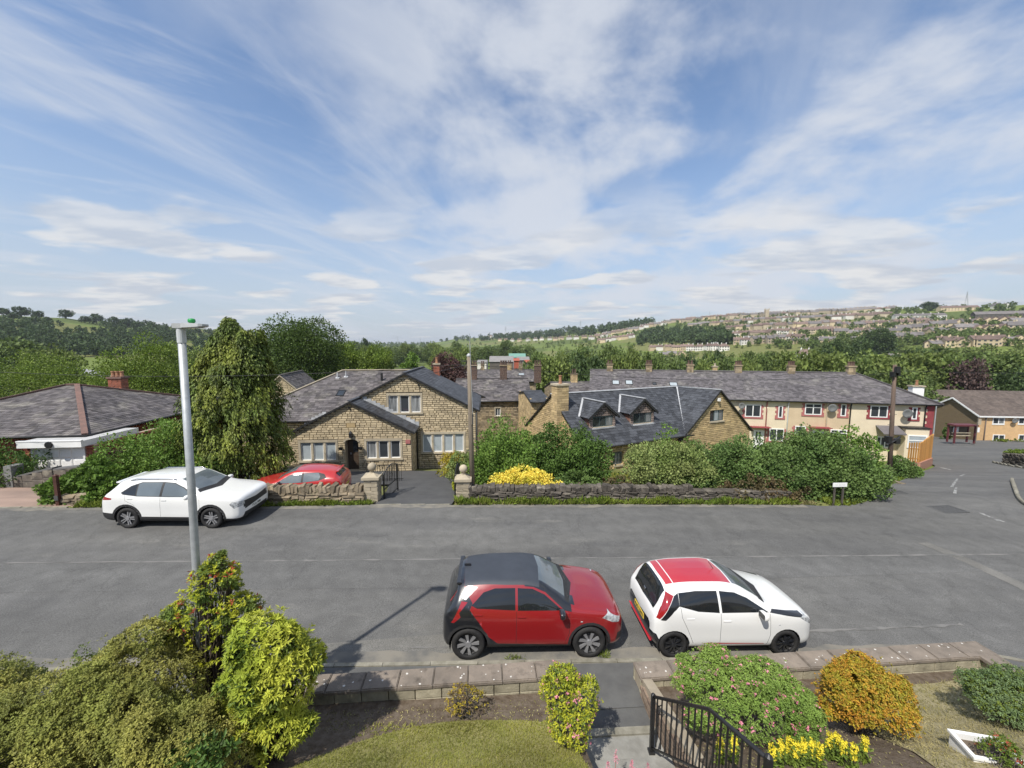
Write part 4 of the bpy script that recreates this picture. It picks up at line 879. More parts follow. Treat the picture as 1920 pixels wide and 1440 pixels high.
# gabled house behind the golden conifer
def gable_house():
    fr = Frame(545, 44, 14); zb = -8; H = House('stone_gabled_cottage', fr, zb, 'small stone house with grey gabled roof behind the golden conifer'); P = H.P
    a = fr.uz(525, 705); l = fr.uz(488, 742); r = fr.uz(565, 735); e = (l[1] + r[1]) / 2; hw = (r[0] - l[0]) / 2; c = a[0]
    H.wall([(c - hw, zb), (c + hw, zb), (c + hw, e), (c, a[1]), (c - hw, e)], H.front(0), M_stone, h=.2)
    H.wall([(.15, zb), (9, zb), (9, e), (.15, e)], H.right(c + hw), M_stone, h=.2)
    s = (a[1] - e) / hw; z = a[1] + .1
    H.slope(P(c + hw + .2, -.15, z - s * (hw + .2)), P(c + hw + .2, 9, z - s * (hw + .2)), P(c, 9, z), P(c, -.15, z), M_slate, .24, .36)
    H.slope(P(c - hw - .2, 9, z - s * (hw + .2)), P(c - hw - .2, -.15, z - s * (hw + .2)), P(c, -.15, z), P(c, 9, z), M_slate, .24, .36)
    H.barge([(c - hw - .2, -.16, z - s * (hw + .2) - .05), (c, -.16, z - .05), (c + hw + .2, -.16, z - s * (hw + .2) - .05)], .05, .1, M_ash, 'verge_board')
    H.barge([(c, -.15, z + .03), (c, 9, z + .03)], .24, .07, M_slate, 'ridge')
gable_house()

# ================================================================== buff brick flats at the bottom of the side street
def flats():
    fr = Frame(1840, 58, -5); zb = -9.6; H = House('buff_brick_flats', fr, zb, 'two-storey buff brick flats with brown tiled roof behind the bus shelter', 'flats'); P = H.P
    ez = -4.25; u0 = .83; u1 = 22; d = 7.6; rn = d / 2; rz = -1.9; fn = H.front(0)
    H.wall([(u0, zb), (u1, zb), (u1, ez), (u0, ez)], fn, M_ybrick, stone=False)
    H.wall([(0, zb), (d, zb), (d, ez), (rn, rz), (0, ez)], H.left(u0 - .002), M_dash, stone=False, name='gable_wall')
    m = MB(); m.box(P(u0 - .02, -.03, zb), P(u0 + 1.1, .0, ez)); m.build('corner_panel', M_ybrick, H.root)
    for px in (1860, 1908, 1950):
        for py0, py1 in ((783, 795), (815, 826)):
            a = fr.uz(px, py1); b = fr.uz(px + 24, py0); H.window(a[0], a[1], b[0], b[1], fn, 2, 0, fw=.11, dep=.03, surm=M_white, panes=[M_wglass, M_wglass if py0 > 800 else M_curt])
    e = .35
    _, f = H.slope(P(u0 - .3, -e, ez), P(u1, -e, ez), P(u1, rn, rz), P(u0 - .3, rn, rz), M_tile_b, .3, .34)
    H.slope(P(u1, d + e, ez), P(u0 - .3, d + e, ez), P(u0 - .3, rn, rz), P(u1, rn, rz), M_tile_b, .5, .6)
    H.barge([(u0 - .32, -e, ez - .1), (u0 - .32, rn, rz - .1), (u0 - .32, d + e, ez - .1)], .05, .22, M_white, 'verge_board')
    H.barge([(u0 - .3, -e - .02, ez - .08), (u1, -e - .02, ez - .08)], .05, .2, M_white, 'fascia'); u = fr.uz(1846, 800)[0]; H.rail([(u, -.1, ez), (u, -.1, zb)], .07, M_tile_b, 'downpipe')
    q = fr.uz(1897, 788); H.dish(q[0], q[1], 0, .4)
    # higher range behind
    F2 = Frame(1790, 70, -12); zb2 = -11; G = House('buff_brick_flats', F2, zb2, 'farther buff brick flats with long brown roof right of the terrace end', 'flats'); Q = G.P
    a0, ez2 = F2.uz(1738, 763); a1 = 40; f2 = G.front(0); rn2 = 5; rz2 = F2.uz(1800, 731, rn2)[1]
    G.wall([(a0, zb2), (a1, zb2), (a1, ez2), (a0, ez2)], f2, M_ybrick, stone=False); G.wall([(0, zb2), (10, zb2), (10, ez2), (rn2, rz2 - .1), (0, ez2)], G.left(a0), M_ybrick, stone=False)
    for px in (1760,):
        for py0, py1 in ((764, 771), (783, 792)):
            a = F2.uz(px, py1); b = F2.uz(px + 16, py0); G.window(a[0], a[1], b[0], b[1], f2, 2, 0, fw=.12, dep=.03, surm=M_white)
    G.slope(Q(a0 - .3, -.4, ez2), Q(a1, -.4, ez2), Q(a1, rn2, rz2), Q(a0 + 3, rn2, rz2), M_tile_b, .3, .34)
    G.slope(Q(a0 - .3, 10.4, ez2), Q(a0 - .3, -.4, ez2), Q(a0 + 3, rn2, rz2), Q(a0 + 3, rn2, rz2), M_tile_b, .3, .34)
    G.slope(Q(a1, 10.4, ez2), Q(a0 - .3, 10.4, ez2), Q(a0 + 3, rn2, rz2), Q(a1, rn2, rz2), M_tile_b, .5, .6)
    G.barge([(a0 - .3, -.42, ez2 - .08), (a1, -.42, ez2 - .08)], .05, .22, M_white, 'fascia')
flats()
# ================================================================== dry stone walls: every stone a piece
M_dry = pm('mossy_gritstone', (0.25, 0.20, 0.135), (0.155, 0.128, 0.092), scale=4, rough=0.95, bump=0.5, bscale=30, orand=0.35, c3=(0.11, 0.125, 0.05), c3lo=.58, c3hi=.75, c3scale=3)
M_dryd = pm('blackened_gritstone', (0.115, 0.10, 0.082), (0.07, 0.062, 0.053), scale=4, rough=0.95, bump=0.5, bscale=30, orand=0.4, c3=(0.21, 0.19, 0.15), c3lo=.55, c3hi=.7, c3scale=2.4)
def rock_mesh(seed, mat, name='stone', rough=.09, bev=.12):
    r = random.Random(seed); bm = bmesh.new(); bmesh.ops.create_cube(bm, size=1.0); bmesh.ops.bevel(bm, geom=bm.edges[:], offset=bev, segments=1, affect='EDGES')
    for v in bm.verts: v.co += Vector((r.uniform(-rough, rough), r.uniform(-rough, rough), r.uniform(-rough, rough)))
    me = bpy.data.meshes.new(name); bm.to_mesh(me); bm.free(); me.materials.append(mat); return me
ROCK = [rock_mesh(i, M_dry) for i in range(6)]; ROCKD = [rock_mesh(20 + i, M_dryd) for i in range(6)]
def dry_wall(path, h, label, rocks, cope=True, cope_h=.3, thick=.4, courses=4, lab_core='stone', maxn=290, cat='wall', cw=.13):
    A = Vector((*path[0], 0)); z0 = gz(*path[0]); root = empty('dry_stone_wall', (A.x, A.y, z0), 0, label, cat); n = 0
    core = MB()
    for (x0, y0), (x1, y1) in zip(path[:-1], path[1:]):
        d = Vector((x1 - x0, y1 - y0, 0)); L = d.length; d.normalize(); ang = math.atan2(d.y, d.x); nv = Vector((-d.y, d.x, 0))
        za, zb = gz(x0, y0), gz(x1, y1)
        vs = [];
        for (x, y, z) in ((x0, y0, za), (x1, y1, zb)):
            for s_, zz in ((-1, -.5), (1, -.5), (1, h), (-1, h)): vs.append(Vector((x, y, z + zz)) + nv * s_ * thick * .36 - Vector((A.x, A.y, z0)))
        core.add(vs, [(0, 1, 2, 3), (7, 6, 5, 4), (0, 4, 5, 1), (1, 5, 6, 2), (2, 6, 7, 3), (3, 7, 4, 0)])
        ch = h / courses
        for c in range(courses):
            s = random.uniform(-.1, .1)
            while s < L:
                l = random.uniform(.22, .62); l = min(l, L - s + .1); t = min(max((s + l / 2) / L, 0), 1)
                zz = za + (zb - za) * t + ch * (c + .5) + random.uniform(-.02, .02); p = Vector((x0, y0, 0)) + d * (s + l / 2) - nv * random.uniform(0, .03); p.z = zz
                if n < maxn:
                    inst('stone', random.choice(rocks), root, p - Vector((A.x, A.y, z0)), (random.uniform(-.05, .05), random.uniform(-.06, .06), ang + random.uniform(-.04, .04)), (l * 1.02, thick * random.uniform(.95, 1.08), ch * random.uniform(.9, 1.08))); n += 1
                s += l
        if cope:
            s = 0
            while s < L:
                l = random.uniform(cw * .75, cw * 1.5); hh = cope_h * random.uniform(.75, 1.2); t = min(s / L, 1); p = Vector((x0, y0, 0)) + d * (s + l / 2); p.z = za + (zb - za) * t + h + hh * .42
                inst('cope_stone', random.choice(rocks), root, p - Vector((A.x, A.y, z0)), (random.uniform(-.12, .12), random.uniform(-.3, .3), ang + random.uniform(-.2, .2)), (l * 1.1, thick * random.uniform(.85, 1.1), hh)); s += l
    core.build('core', M_mort if rocks is ROCK else M_dryd, root)
    return root
fe = lambda x, o=0.45: (x, float(far_edge(x)) + o)
dry_wall([fe(-9.9), fe(-7.6), fe(-5.95)], .42, 'mossy dry stone wall with upright cope stones in front of the red hatchback', ROCK, cope_h=.29, courses=4)
dry_wall([fe(-1.75, .5), fe(.8, .5), fe(4, .5), fe(7.4, .5)], .42, 'dark dry stone wall with upright cope stones below the yellow flowering shrub', ROCKD, cope_h=.24, courses=4, cw=.16)
dry_wall([fe(7.4, .5), fe(9.6, .5), fe(11.6, .5)], .46, 'tumbledown dark dry stone wall overgrown by the hedge', ROCKD, cope=False, courses=4)
a, b = hx(1668, 893), hx(1695, 872); dry_wall([(a[0] + .3, a[1] + .5), (b[0] - .2, b[1])], .55, 'low mossy stone wall beside the brown telegraph pole', ROCK, cope=False)
a, b = hx(112, 948), hx(150, 946); dry_wall([(a[0] - .1, a[1] + .25), (b[0], b[1] + .25)], .35, 'low broken yellowish stone wall at the mouth of the pink drive', ROCK, cope=False, courses=3)
a, b = hx(1888, 870), hx(1960, 878); dry_wall([(a[0] + .2, a[1] + .3), (b[0], b[1] + .3)], .9, 'black stone wall at the far corner on the right', ROCKD, cope=False, courses=5)

# gate pillars with ball finials, and the open iron gates
def pillar(x, y, label):
    z = gz(x, y); r = empty('gate_pillar', (x, y, z), R(4), label, 'gate pillar', None); s = .27
    m = MB(); m.box((-s + .02, -s + .02, -.3), (s - .02, s - .02, .78)); m.build('core', M_mort, r)
    lay = MB()
    zz = -.05; i = 0
    mats = [rock_mesh(50 + k, M_ash, 'block', .03, .05) for k in range(3)]
    while zz < .75:
        h = random.uniform(.12, .17)
        if i % 2: parts = ((-s / 2, s * 1.0), (s / 2, s * 1.0))
        else: parts = ((0, s * 2.05),)
        for c, w in parts: inst('block', random.choice(mats), r, (c, 0, zz + h / 2), (0, 0, random.uniform(-.02, .02)), (w, s * 2.05, h * .97))
        zz += h; i += 1
    m = MB(); m.box((-s - .07, -s - .07, zz), (s + .07, s + .07, zz + .1)); vs = [(-s, -s, zz + .1), (s, -s, zz + .1), (s, s, zz + .1), (-s, s, zz + .1), (0, 0, zz + .27)]; m.add(vs, [(0, 1, 4), (1, 2, 4), (2, 3, 4), (3, 0, 4)]); m.build('cap', M_ash, r)
    m = MB(); k = .17; m.lathe([(.09, 0), (.1, .04), (.07, .09)] + [(k * math.sin(t), .09 + k * .9 - k * math.cos(t)) for t in np.linspace(.45, math.pi - .02, 9)], (0, 0, zz + .2), 14); m.build('ball_finial', M_ash, r, smooth=True)
    return zz
px0 = fe(-5.62, .62); px1 = fe(-1.98, .62)
pillar(*px0, 'stone gate pillar with ball finial on the left of the drive'); pillar(*px1, 'stone gate pillar with ball finial by the grey telegraph pole')
def iron_gate(x, y, ang, w, label, hinge=1):
    z = gz(x, y); r = empty('iron_gate', (x, y, z), ang, label, 'gate'); m = MB()
    for q in (0, w): m.box((q - .025, -.025, -.25), (q + .025, .025, 1.0))
    for zz in (-.12, .35): m.box((.025, -.015, zz), (w - .025, .015, zz + .04))
    m.build('frame', M_black, r); n = int(w / .13)
    m = MB(); m.tube([(w * t, 0, .98 + .22 * math.sin(math.pi * t)) for t in np.linspace(0, 1, 10)], .02, 6); m.build('top_rail', M_black, r)
    b = MB(); b.tube([(0, 0, -.12), (0, 0, 1.0)], .009, 5); bme = b.mesh('bar', M_black)
    for i in range(1, n):
        t = i / n; inst('bar', bme, r, (w * t, 0, 0), sc=(1, 1, (.96 + .22 * math.sin(math.pi * t) + .0)))
    s = MB(); s.tube([(w * .5 + .2 * math.cos(t) * (1 - t / 9), 0, .66 + .2 * math.sin(t) * (1 - t / 9)) for t in np.linspace(0, 7.5, 24)], .012, 5); s.build('scroll', M_black, r)
iron_gate(px0[0] + .42, px0[1] + .1, R(86), 1.5, 'open black iron gate leaf beside the left ball-topped pillar'); iron_gate(px1[0] - .36, px1[1] + .1, R(91), 1.5, 'open black iron gate leaf beside the right ball-topped pillar')
# iron railing between drive and doorstep
def railing(p0, p1, h, label):
    x0, y0 = p0; x1, y1 = p1; z = gz((x0 + x1) / 2, (y0 + y1) / 2); L = math.hypot(x1 - x0, y1 - y0); r = empty('iron_railing', (x0, y0, z), math.atan2(y1 - y0, x1 - x0), label, 'railing')
    m = MB(); m.box((0, -.015, h - .03), (L, .015, h)); m.box((0, -.012, .1), (L, .012, .125)); m.build('rail', M_black, r)
    b = MB(); b.box((-.009, -.009, -.1), (.009, .009, h - .031)); me = b.mesh('bar', M_black)
    for i in range(int(L / .12) + 1): inst('bar', me, r, (i * .12, 0, 0))
railing((-6.9, 19.2), (-5.6, 19.3), .85, 'low black iron railing on the house drive behind the pillar')
# block wall along the left-hand drive
def left_wall():
    r = None; fr = Frame(100, 16.6, -3); zb = -1.2
    a0, z0 = fr.uz(-40, 893); a1, z1 = fr.uz(24, 880); b1, z2 = fr.uz(102, 872)
    root = empty('block_garden_wall', (fr.o.x, fr.o.y, zb), fr.yaw, 'dark rock-faced block wall across the left-hand drive', 'wall')
    segs = [((-8, z0 - zb - .3), (a1, z1 - zb - .2)), ((a1 + .02, fr.uz(30, 889)[1] - zb - .16), (b1, fr.uz(102, 872)[1] - zb - .16)), ((b1 + .03, fr.uz(104, 881)[1] - zb), (b1 + 1.7, fr.uz(104, 881)[1] - zb + .2))]
    rk = [rock_mesh(70 + k, M_dryd, 'block', .05, .06) for k in range(4)]
    for (s0, h0), (s1, h1) in segs:
        m = MB(); m.add([(s0, .0, -.4), (s1, 0, -.4), (s1, .2, -.4), (s0, .2, -.4), (s0, 0, h0), (s1, 0, h1), (s1, .2, h1), (s0, .2, h0)], [(0, 3, 2, 1), (4, 5, 6, 7), (0, 1, 5, 4), (1, 2, 6, 5), (2, 3, 7, 6), (3, 0, 4, 7)]); m.build('core', M_dryd, root)
        m = MB(); m.add([(s0, -.1, h0), (s1, -.1, h1), (s1, .26, h1), (s0, .26, h0), (s0, -.1, h0 + .07), (s1, -.1, h1 + .07), (s1, .26, h1 + .07), (s0, .26, h0 + .07)], [(0, 3, 2, 1), (4, 5, 6, 7), (0, 1, 5, 4), (1, 2, 6, 5), (2, 3, 7, 6), (3, 0, 4, 7)]); m.build('coping', pm('grey_coping', (.14, .135, .13), (.1, .1, .098)), root)
        n = max(2, int((s1 - s0) / .42)); rows = 6
        for i in range(n):
            for j in range(rows):
                u = s0 + (s1 - s0) * (i + .5) / n; hh = (h0 + (h1 - h0) * (i + .5) / n + .1) / rows
                inst('block', random.choice(rk), root, (u, -.01, -.1 + hh * (j + .5)), sc=((s1 - s0) / n * .97, .2, hh * .95))
    a = fr.uz(18, 879); m = MB(); m.box((a[0] - .1, -.14, -.3), (a[0] + .26, .3, a[1] - zb + .15)); m.build('pier', pm('grey_pier', (.2, .2, .19), (.15, .15, .145), scale=6, bump=.4), root)
left_wall()
# brown timber gate posts by the pink drive
for k, (px, py0, py1, w, lb) in enumerate(((110, 892, 943, .11, 'brown timber gate post at the mouth of the pink drive'), (117, 893, 930, .08, 'thin brown timber post just behind the drive gate post'))):
    Y = 13.9 + k * .8; a = at(px, py1, Y); t = at(px, py0, Y); r = empty('timber_post', (a.x, a.y, a.z), .1, lb, 'post'); m = MB(); m.box((-w / 2, -w / 2, -.2), (w / 2, w / 2, t.z - a.z)); h = t.z - a.z
    m.build('shaft', pm('brown_timber', (.06, .025, .018), (.09, .04, .03), scale=6, rough=.7), r); m = MB(); m.add([(-w * .65, -w * .65, h), (w * .65, -w * .65, h), (w * .65, w * .65, h), (-w * .65, w * .65, h), (0, 0, h + .06)], [(0, 3, 2, 1), (0, 1, 4), (1, 2, 4), (2, 3, 4), (3, 0, 4)]); m.build('cap', MATS['brown_timber'], r)
    m = MB(); m.box((-w * .6, -w * .75, .12), (w * .6, -w * .5, .3)); m.build('hinge_plate', M_iron, r)

# ================================================================== poles and lamps
def lamp_post():
    x, y = -4.75, 5.45; zg = -0.02 * x + .1; top = at(339, 616, 5.45).z
    r = empty('street_lamp', (x, y, zg), 0, 'tall galvanised street lamp with green sensor cap in the foreground', 'street lamp'); h = top - zg; lean = (at(339, 616, 5.45).x - x)
    m = MB(); m.tube([(0, 0, -.3), (0, 0, 1.25), (0, 0, 1.3), (lean * .6, 0, h * .6), (lean, 0, h - .18)], [.062, .062, .052, .05, .047], 16); m.build('column', M_galv, r, smooth=True)
    m = MB(); m.tube([(lean, 0, h - .20), (lean, 0, h)], .054, 16); m.build('collar', pm('pale_grey_sleeve', (.5, .52, .53), (.45, .47, .48), rough=.5), r, smooth=False)
    ml = pm('lantern_grey', (.42, .43, .43), (.36, .37, .37), rough=.45, metal=.2)
    m = MB(); m.box((lean - .075, -.06, h + .005), (lean + .075, .06, h + .07)); sec = [(0.06, .08, .03), (.10, .10, .034), (.22, .11, .03), (.31, .09, .022), (.35, .06, .014)]; vs = []; fs = []
    for (q, w, t) in sec: vs += [(lean + q, -w, h + .045 - t), (lean + q, w, h + .045 - t), (lean + q, w * .9, h + .05 + t * .7), (lean + q, -w * .9, h + .05 + t * .7)]
    for i in range(len(sec) - 1):
        for j in range(4): fs.append((i * 4 + j, i * 4 + (j + 1) % 4, i * 4 + 4 + (j + 1) % 4, i * 4 + 4 + j))
    fs += [(3, 2, 1, 0), (16, 17, 18, 19)]; m.add(vs, fs); L = m.build('lantern', ml, r)
    m = MB(); m.box((lean + .10, -.08, h + .004), (lean + .3, .08, h + .012)); m.build('led_panel', M_white, L)
    m = MB(); m.lathe([(.03, 0), (.034, .012), (.045, .02), (.045, .05), (.036, .065), (.015, .07)], (lean + .16, 0, h + .07), 14); m.build('sensor_cap', pm('green_plastic', (.03, .30, .08), (.03, .25, .07), rough=.35), r, smooth=True)
    m = MB(); m.box((-.05, -.068, .35), (.05, -.058, .95)); m.build('access_door', M_galv, r)
    m = MB(); m.lathe([(.12, 0), (.11, .03), (.08, .05)], (0, 0, 0), 14); m.build('base_collar', M_galv, r)
lamp_post()
M_pole = pm('weathered_pole', (.23, .19, .14), (.155, .13, .10), scale=3, rough=.9, stretch=(6, 6, .4), bump=.3)
M_pole2 = pm('brown_pole', (.155, .11, .085), (.095, .07, .055), scale=3, rough=.9, stretch=(6, 6, .4), bump=.3)
def tele_pole(pb, pt, Y, rad, mat, label, right=False):
    b = at(*pb, Y); t = at(*pt, Y); r = empty('telegraph_pole', b, 0, label, 'telegraph pole'); d = t - b; d.y = 0
    m = MB(); m.tube([-d * .05, d * .5, d], [rad * 1.12, rad, rad * .82], 12); m.build('shaft', mat, r, smooth=True)
    if not right:
        m = MB(); m.lathe([(rad * .95, 0), (rad * .9, .05), (.02, .12)], d, 10); m.build('cap', M_lead, r)
        m = MB(); m.box(Vector((-.03, -rad - .03, d.z * .5)), Vector((.02, -rad * .8, d.z * .5 + .5))); m.build('cable_guard', mat, r)
        for zz in (.93, .965):
            m = MB(); q = d * zz; m.tube([q + Vector((-.3, -.05, 0)), q + Vector((.3, -.05, 0))], .012, 5); m.build('bracket', M_iron, r)
        m = MB(); m.tube([d * .5 + Vector((.1, -.05, 0)), d * 1.0 + Vector((.04, -.05, .9))], .012, 5); m.build('mast', M_galv, r)
    else:
        m = MB(); q = d
        m.box(q + Vector((-.17, -.16, -.6)), q + Vector((-.07, .06, -.35))); m.box(q + Vector((.07, -.16, -.55)), q + Vector((.17, .06, -.3))); m.box(q + Vector((-.09, -.22, -.4)), q + Vector((.09, -.08, -.08))); m.build('junction_boxes', M_black, r)
        m = MB(); q = d * .36
        m.box(q + Vector((-.3, -.18, -.2)), q + Vector((-.1, .06, .12))); m.box(q + Vector((.1, -.18, -.25)), q + Vector((.32, .06, .0))); m.tube([q + Vector((-.3, -.1, -.3)), q + Vector((.0, -.16, -.1)), q + Vector((.35, -.1, .1))], .05, 6); m.build('cable_closure', M_black, r)
        m = MB(); m.lathe([(rad * 1.2, 0), (rad * 1.22, .1), (rad * 1.1, .12)], (0, 0, .06), 12); m.build('base_band', M_lead, r)
    for zz in np.arange(.3, .95, .09):
        m = MB(); q = d * zz; s = 1 if int(zz * 100) % 2 else -1; m.tube([q, q + Vector((s * (rad + .12), 0, 0))], .012, 5); m.build('step_iron', M_iron, r)
    return b + d
TP1 = tele_pole((886, 918), (879, 668), 15.35, .095, M_pole, 'grey weathered telegraph pole standing by the right gate pillar')
TP2 = tele_pole((1667, 897), (1678, 684), 19.3, .095, M_pole2, 'brown telegraph pole with black boxes at the hedge corner', True)
def wire(a, b, sag, label, w=.008):
    a, b = Vector(a), Vector(b); m = MB(); m.tube([a.lerp(b, t) - Vector((0, 0, sag * 4 * t * (1 - t))) for t in np.linspace(0, 1, 14)], w, 4); m.build('overhead_wire', M_black, label=label, cat='wire')
wire(TP1 - Vector((0, 0, .3)), TP2 - Vector((0, 0, .4)), .5, 'thin overhead cable running between the two telegraph poles')
wire(TP1 - Vector((0, 0, .3)), (-9.9, 26.5, 3.9), .2, 'thin overhead cable from the grey pole to the stone gabled house')
wire(TP1 - Vector((0, 0, .3)), (-26, 16, 5.5), .5, 'thin overhead cable from the grey pole towards the left edge')
wire(TP2 - Vector((0, 0, .3)), (36.5, 31, 1.6), .2, 'thin overhead cable from the brown pole to the cream terrace')
wire(TP2 - Vector((0, 0, .3)), (45, 20, 6), .5, 'thin overhead cable from the brown pole towards the right edge')
def slim_lamp(px, pyb, pyt, Y, label, arm=-.8):
    b = at(px, pyb, Y); t = at(px, pyt, Y); r = empty('street_lamp', b, 0, label, 'street lamp'); h = t.z - b.z
    m = MB(); m.tube([(0, 0, -.3), (0, 0, h)], [.08, .05], 8); m.build('column', M_galv, r); m = MB(); m.box((min(arm, 0), -.12, h - .05), (max(arm, .06), .12, h + .08)); m.build('lantern', M_galv, r)
slim_lamp(1750, 815, 751, 52, 'slim grey street lamp on the grass island beyond the terrace end', -1.1)
# street nameplate in the hedge
def nameplate():
    c = at(1575, 909, 15.35); zg = gz(c.x, c.y); r = empty('street_nameplate', (c.x, c.y, zg), R(3), 'white street nameplate on short posts in front of the hedge corner', 'street sign'); h = c.z - zg
    w = 28 / 721 * 15.6; m = MB(); m.box((-w / 2, -.012, h - .085), (w / 2, .012, h + .085)); m.build('plate', M_white, r)
    m = MB()
    for q in (-w * .3, w * .3): m.box((q - .03, .012, -.2), (q + .03, .06, h + .05))
    m.build('posts', M_dryd, r)
    # the lettering cannot be read at this distance: a line of faint dark letter shapes
    m = MB(); rr = random.Random(3); q = -w * .34
    while q < w * .34:
        l = rr.uniform(.025, .04); m.box((q, -.0145, h - .03), (q + l * .35, -.0125, h + .03)); q += l * 1.25
        if rr.random() < .15: q += .04
    m.build('lettering', pm('faded_letters', (.42, .42, .41), (.5, .5, .49)), r)
nameplate()
# orange picket fence on a low brick wall at the terrace corner
def picket():
    M_pick = pm('orange_timber', (.50, .25, .065), (.40, .19, .05), scale=4, rough=.7, orand=.2, stretch=(4, 4, .5))
    M_low = pm('pink_brick', (.38, .20, .14), (.30, .155, .11), scale=5, rough=.9, rnd=.2, bump=.3)
    pts = [at(1700, 868, 27.0), at(1722, 870, 26.2), at(1745, 868, 30.5)]
    zs = [gz(p.x, p.y) for p in pts]; r = empty('picket_fence', (pts[1].x, pts[1].y, zs[1]), 0, 'orange wooden picket fence on a pink brick wall at the terrace corner', 'fence'); O = Vector((pts[1].x, pts[1].y, zs[1]))
    pk = MB(); pk.box((-.05, -.012, 0), (.05, .012, 1)); pk.add([(-.05, -.012, 1), (.05, -.012, 1), (.05, .012, 1), (-.05, .012, 1), (0, -.012, 1.05), (0, .012, 1.05)], [(0, 1, 4), (2, 3, 5), (1, 2, 5, 4), (3, 0, 4, 5)]); pme = pk.mesh('picket', M_pick)
    wl = MB(); rl = MB(); HT = (1.35, 1.35, 1.9)
    for i in range(2):
        a = Vector((pts[i].x, pts[i].y, zs[i])); b = Vector((pts[i + 1].x, pts[i + 1].y, zs[i + 1])); d = b - a; L = math.hypot(d.x, d.y); ang = math.atan2(d.y, d.x); n = int(L / .15)
        nv = Vector((-d.y, d.x, 0)).normalized() * .1; wh = .55
        wl.add([a - O - nv - Vector((0, 0, .5)), b - O - nv - Vector((0, 0, .5)), b - O + nv - Vector((0, 0, .5)), a - O + nv - Vector((0, 0, .5)), a - O - nv + Vector((0, 0, wh)), b - O - nv + Vector((0, 0, wh)), b - O + nv + Vector((0, 0, wh)), a - O + nv + Vector((0, 0, wh))], [(0, 3, 2, 1), (4, 5, 6, 7), (0, 1, 5, 4), (1, 2, 6, 5), (2, 3, 7, 6), (3, 0, 4, 7)])
        for k in range(n):
            p = a.lerp(b, (k + .5) / n) - O; hh = HT[i] + (HT[i + 1] - HT[i]) * (k + .5) / n; inst('picket', pme, r, p + Vector((0, 0, wh)), (0, 0, ang), (1, 1, (hh - .0) * random.uniform(.97, 1.03)))
        for zz in (.25, .95): rl.tube([a - O + Vector((0, 0, wh + zz)) + nv * .4, b - O + Vector((0, 0, wh + zz)) + nv * .4], .035, 4)
    wl.build('low_wall', M_low, r); rl.build('rail', M_pick, r)
picket()
# bus shelter
def shelter():
    Y = 52.5; b0 = at(1789, 826, Y); b1 = at(1824, 827, Y); t = at(1789, 799, Y); r = empty('bus_shelter', b0, R(-3), 'maroon framed bus shelter with bench and white timetable in front of the flats', 'bus shelter'); W = b1.x - b0.x; h = t.z - b0.z; D = .9
    M_mar = pm('maroon_metal', (.13, .035, .04), (.1, .03, .035), rough=.5)
    m = MB()
    for q in (0, W):
        for n_ in (0, D): m = MB(); m.box((q - .08, n_ - .08, -.4), (q + .08, n_ + .08, h)); m.build('post', M_mar, r)
    m = MB(); m.box((-.2, -.2, h), (W + .2, D + .1, h + .2)); m.build('roof', M_mar, r)
    m = MB(); m.box((.1, D - .02, .5), (W - .1, D + .02, h - .2)); m.build('back_panel', pm('smoked_panel', (.12, .095, .07), (.1, .08, .06), rough=.3), r)
    for zz in (.55, .95): m = MB(); m.box((.1, D - .5, zz), (W - .1, D - .4, zz + .14)); m.build('bench_rail', M_ash, r)
    a = at(1798, 812, Y); m = MB(); m.box((.55, D - .14, h * .42), (1.25, D - .06, h * .86)); m.build('timetable', M_white, r)
shelter()
def bus_pole():
    b = at(1829, 828, 51.5); t = at(1829, 784, 51.5); r = empty('bus_stop_pole', b, 0, 'thin bus stop pole with flag right of the maroon shelter', 'bus stop'); h = t.z - b.z; m = MB(); m.tube([(0, 0, -.3), (0, 0, h)], .05, 6); m.build('shaft', M_dryd, r); m = MB(); m.box((.05, -.03, h - .9), (.45, .03, h - .1)); m.build('flag', M_ash, r); m = MB(); m.box((.05, -.03, h * .4), (.35, .03, h * .6)); m.build('timetable_case', M_white, r)
bus_pole()

# ================================================================== our front garden: walls, path, steps, railing
M_cope = pm('brown_coping', (.225, .188, .152), (.165, .14, .115), scale=3.5, rough=.92, bump=.5, bscale=30, orand=.12, c3=(.10, .085, .07), c3lo=.55, c3hi=.75, c3scale=5)
M_wallb = pm('buff_wall_block', (.36, .325, .235), (.25, .225, .16), scale=4, rough=.95, bump=.5, bscale=25, orand=.15, c3=(.14, .125, .085), c3lo=.6, c3hi=.8, c3scale=4)
M_wallr = pm('rustic_brick', (.24, .185, .135), (.17, .125, .095), scale=6, rough=.95, bump=.5, orand=.25)
M_lich = pm('white_lichen', (.62, .60, .55), (.5, .48, .44), scale=30, rough=1)
def garden_h(x, y):
    b = -0.016 * np.asarray(x, float); w = wall_y(np.asarray(x, float)) - .36; t = np.maximum(w - np.asarray(y, float), 0)
    return b + .20 + np.minimum(0.10 * t + .16 * t * t, .42 * t + .0)
def path_h(x, y):
    t = np.maximum(5.62 - np.asarray(y, float), 0); return -0.016 * np.asarray(x, float) + .10 + .36 * t
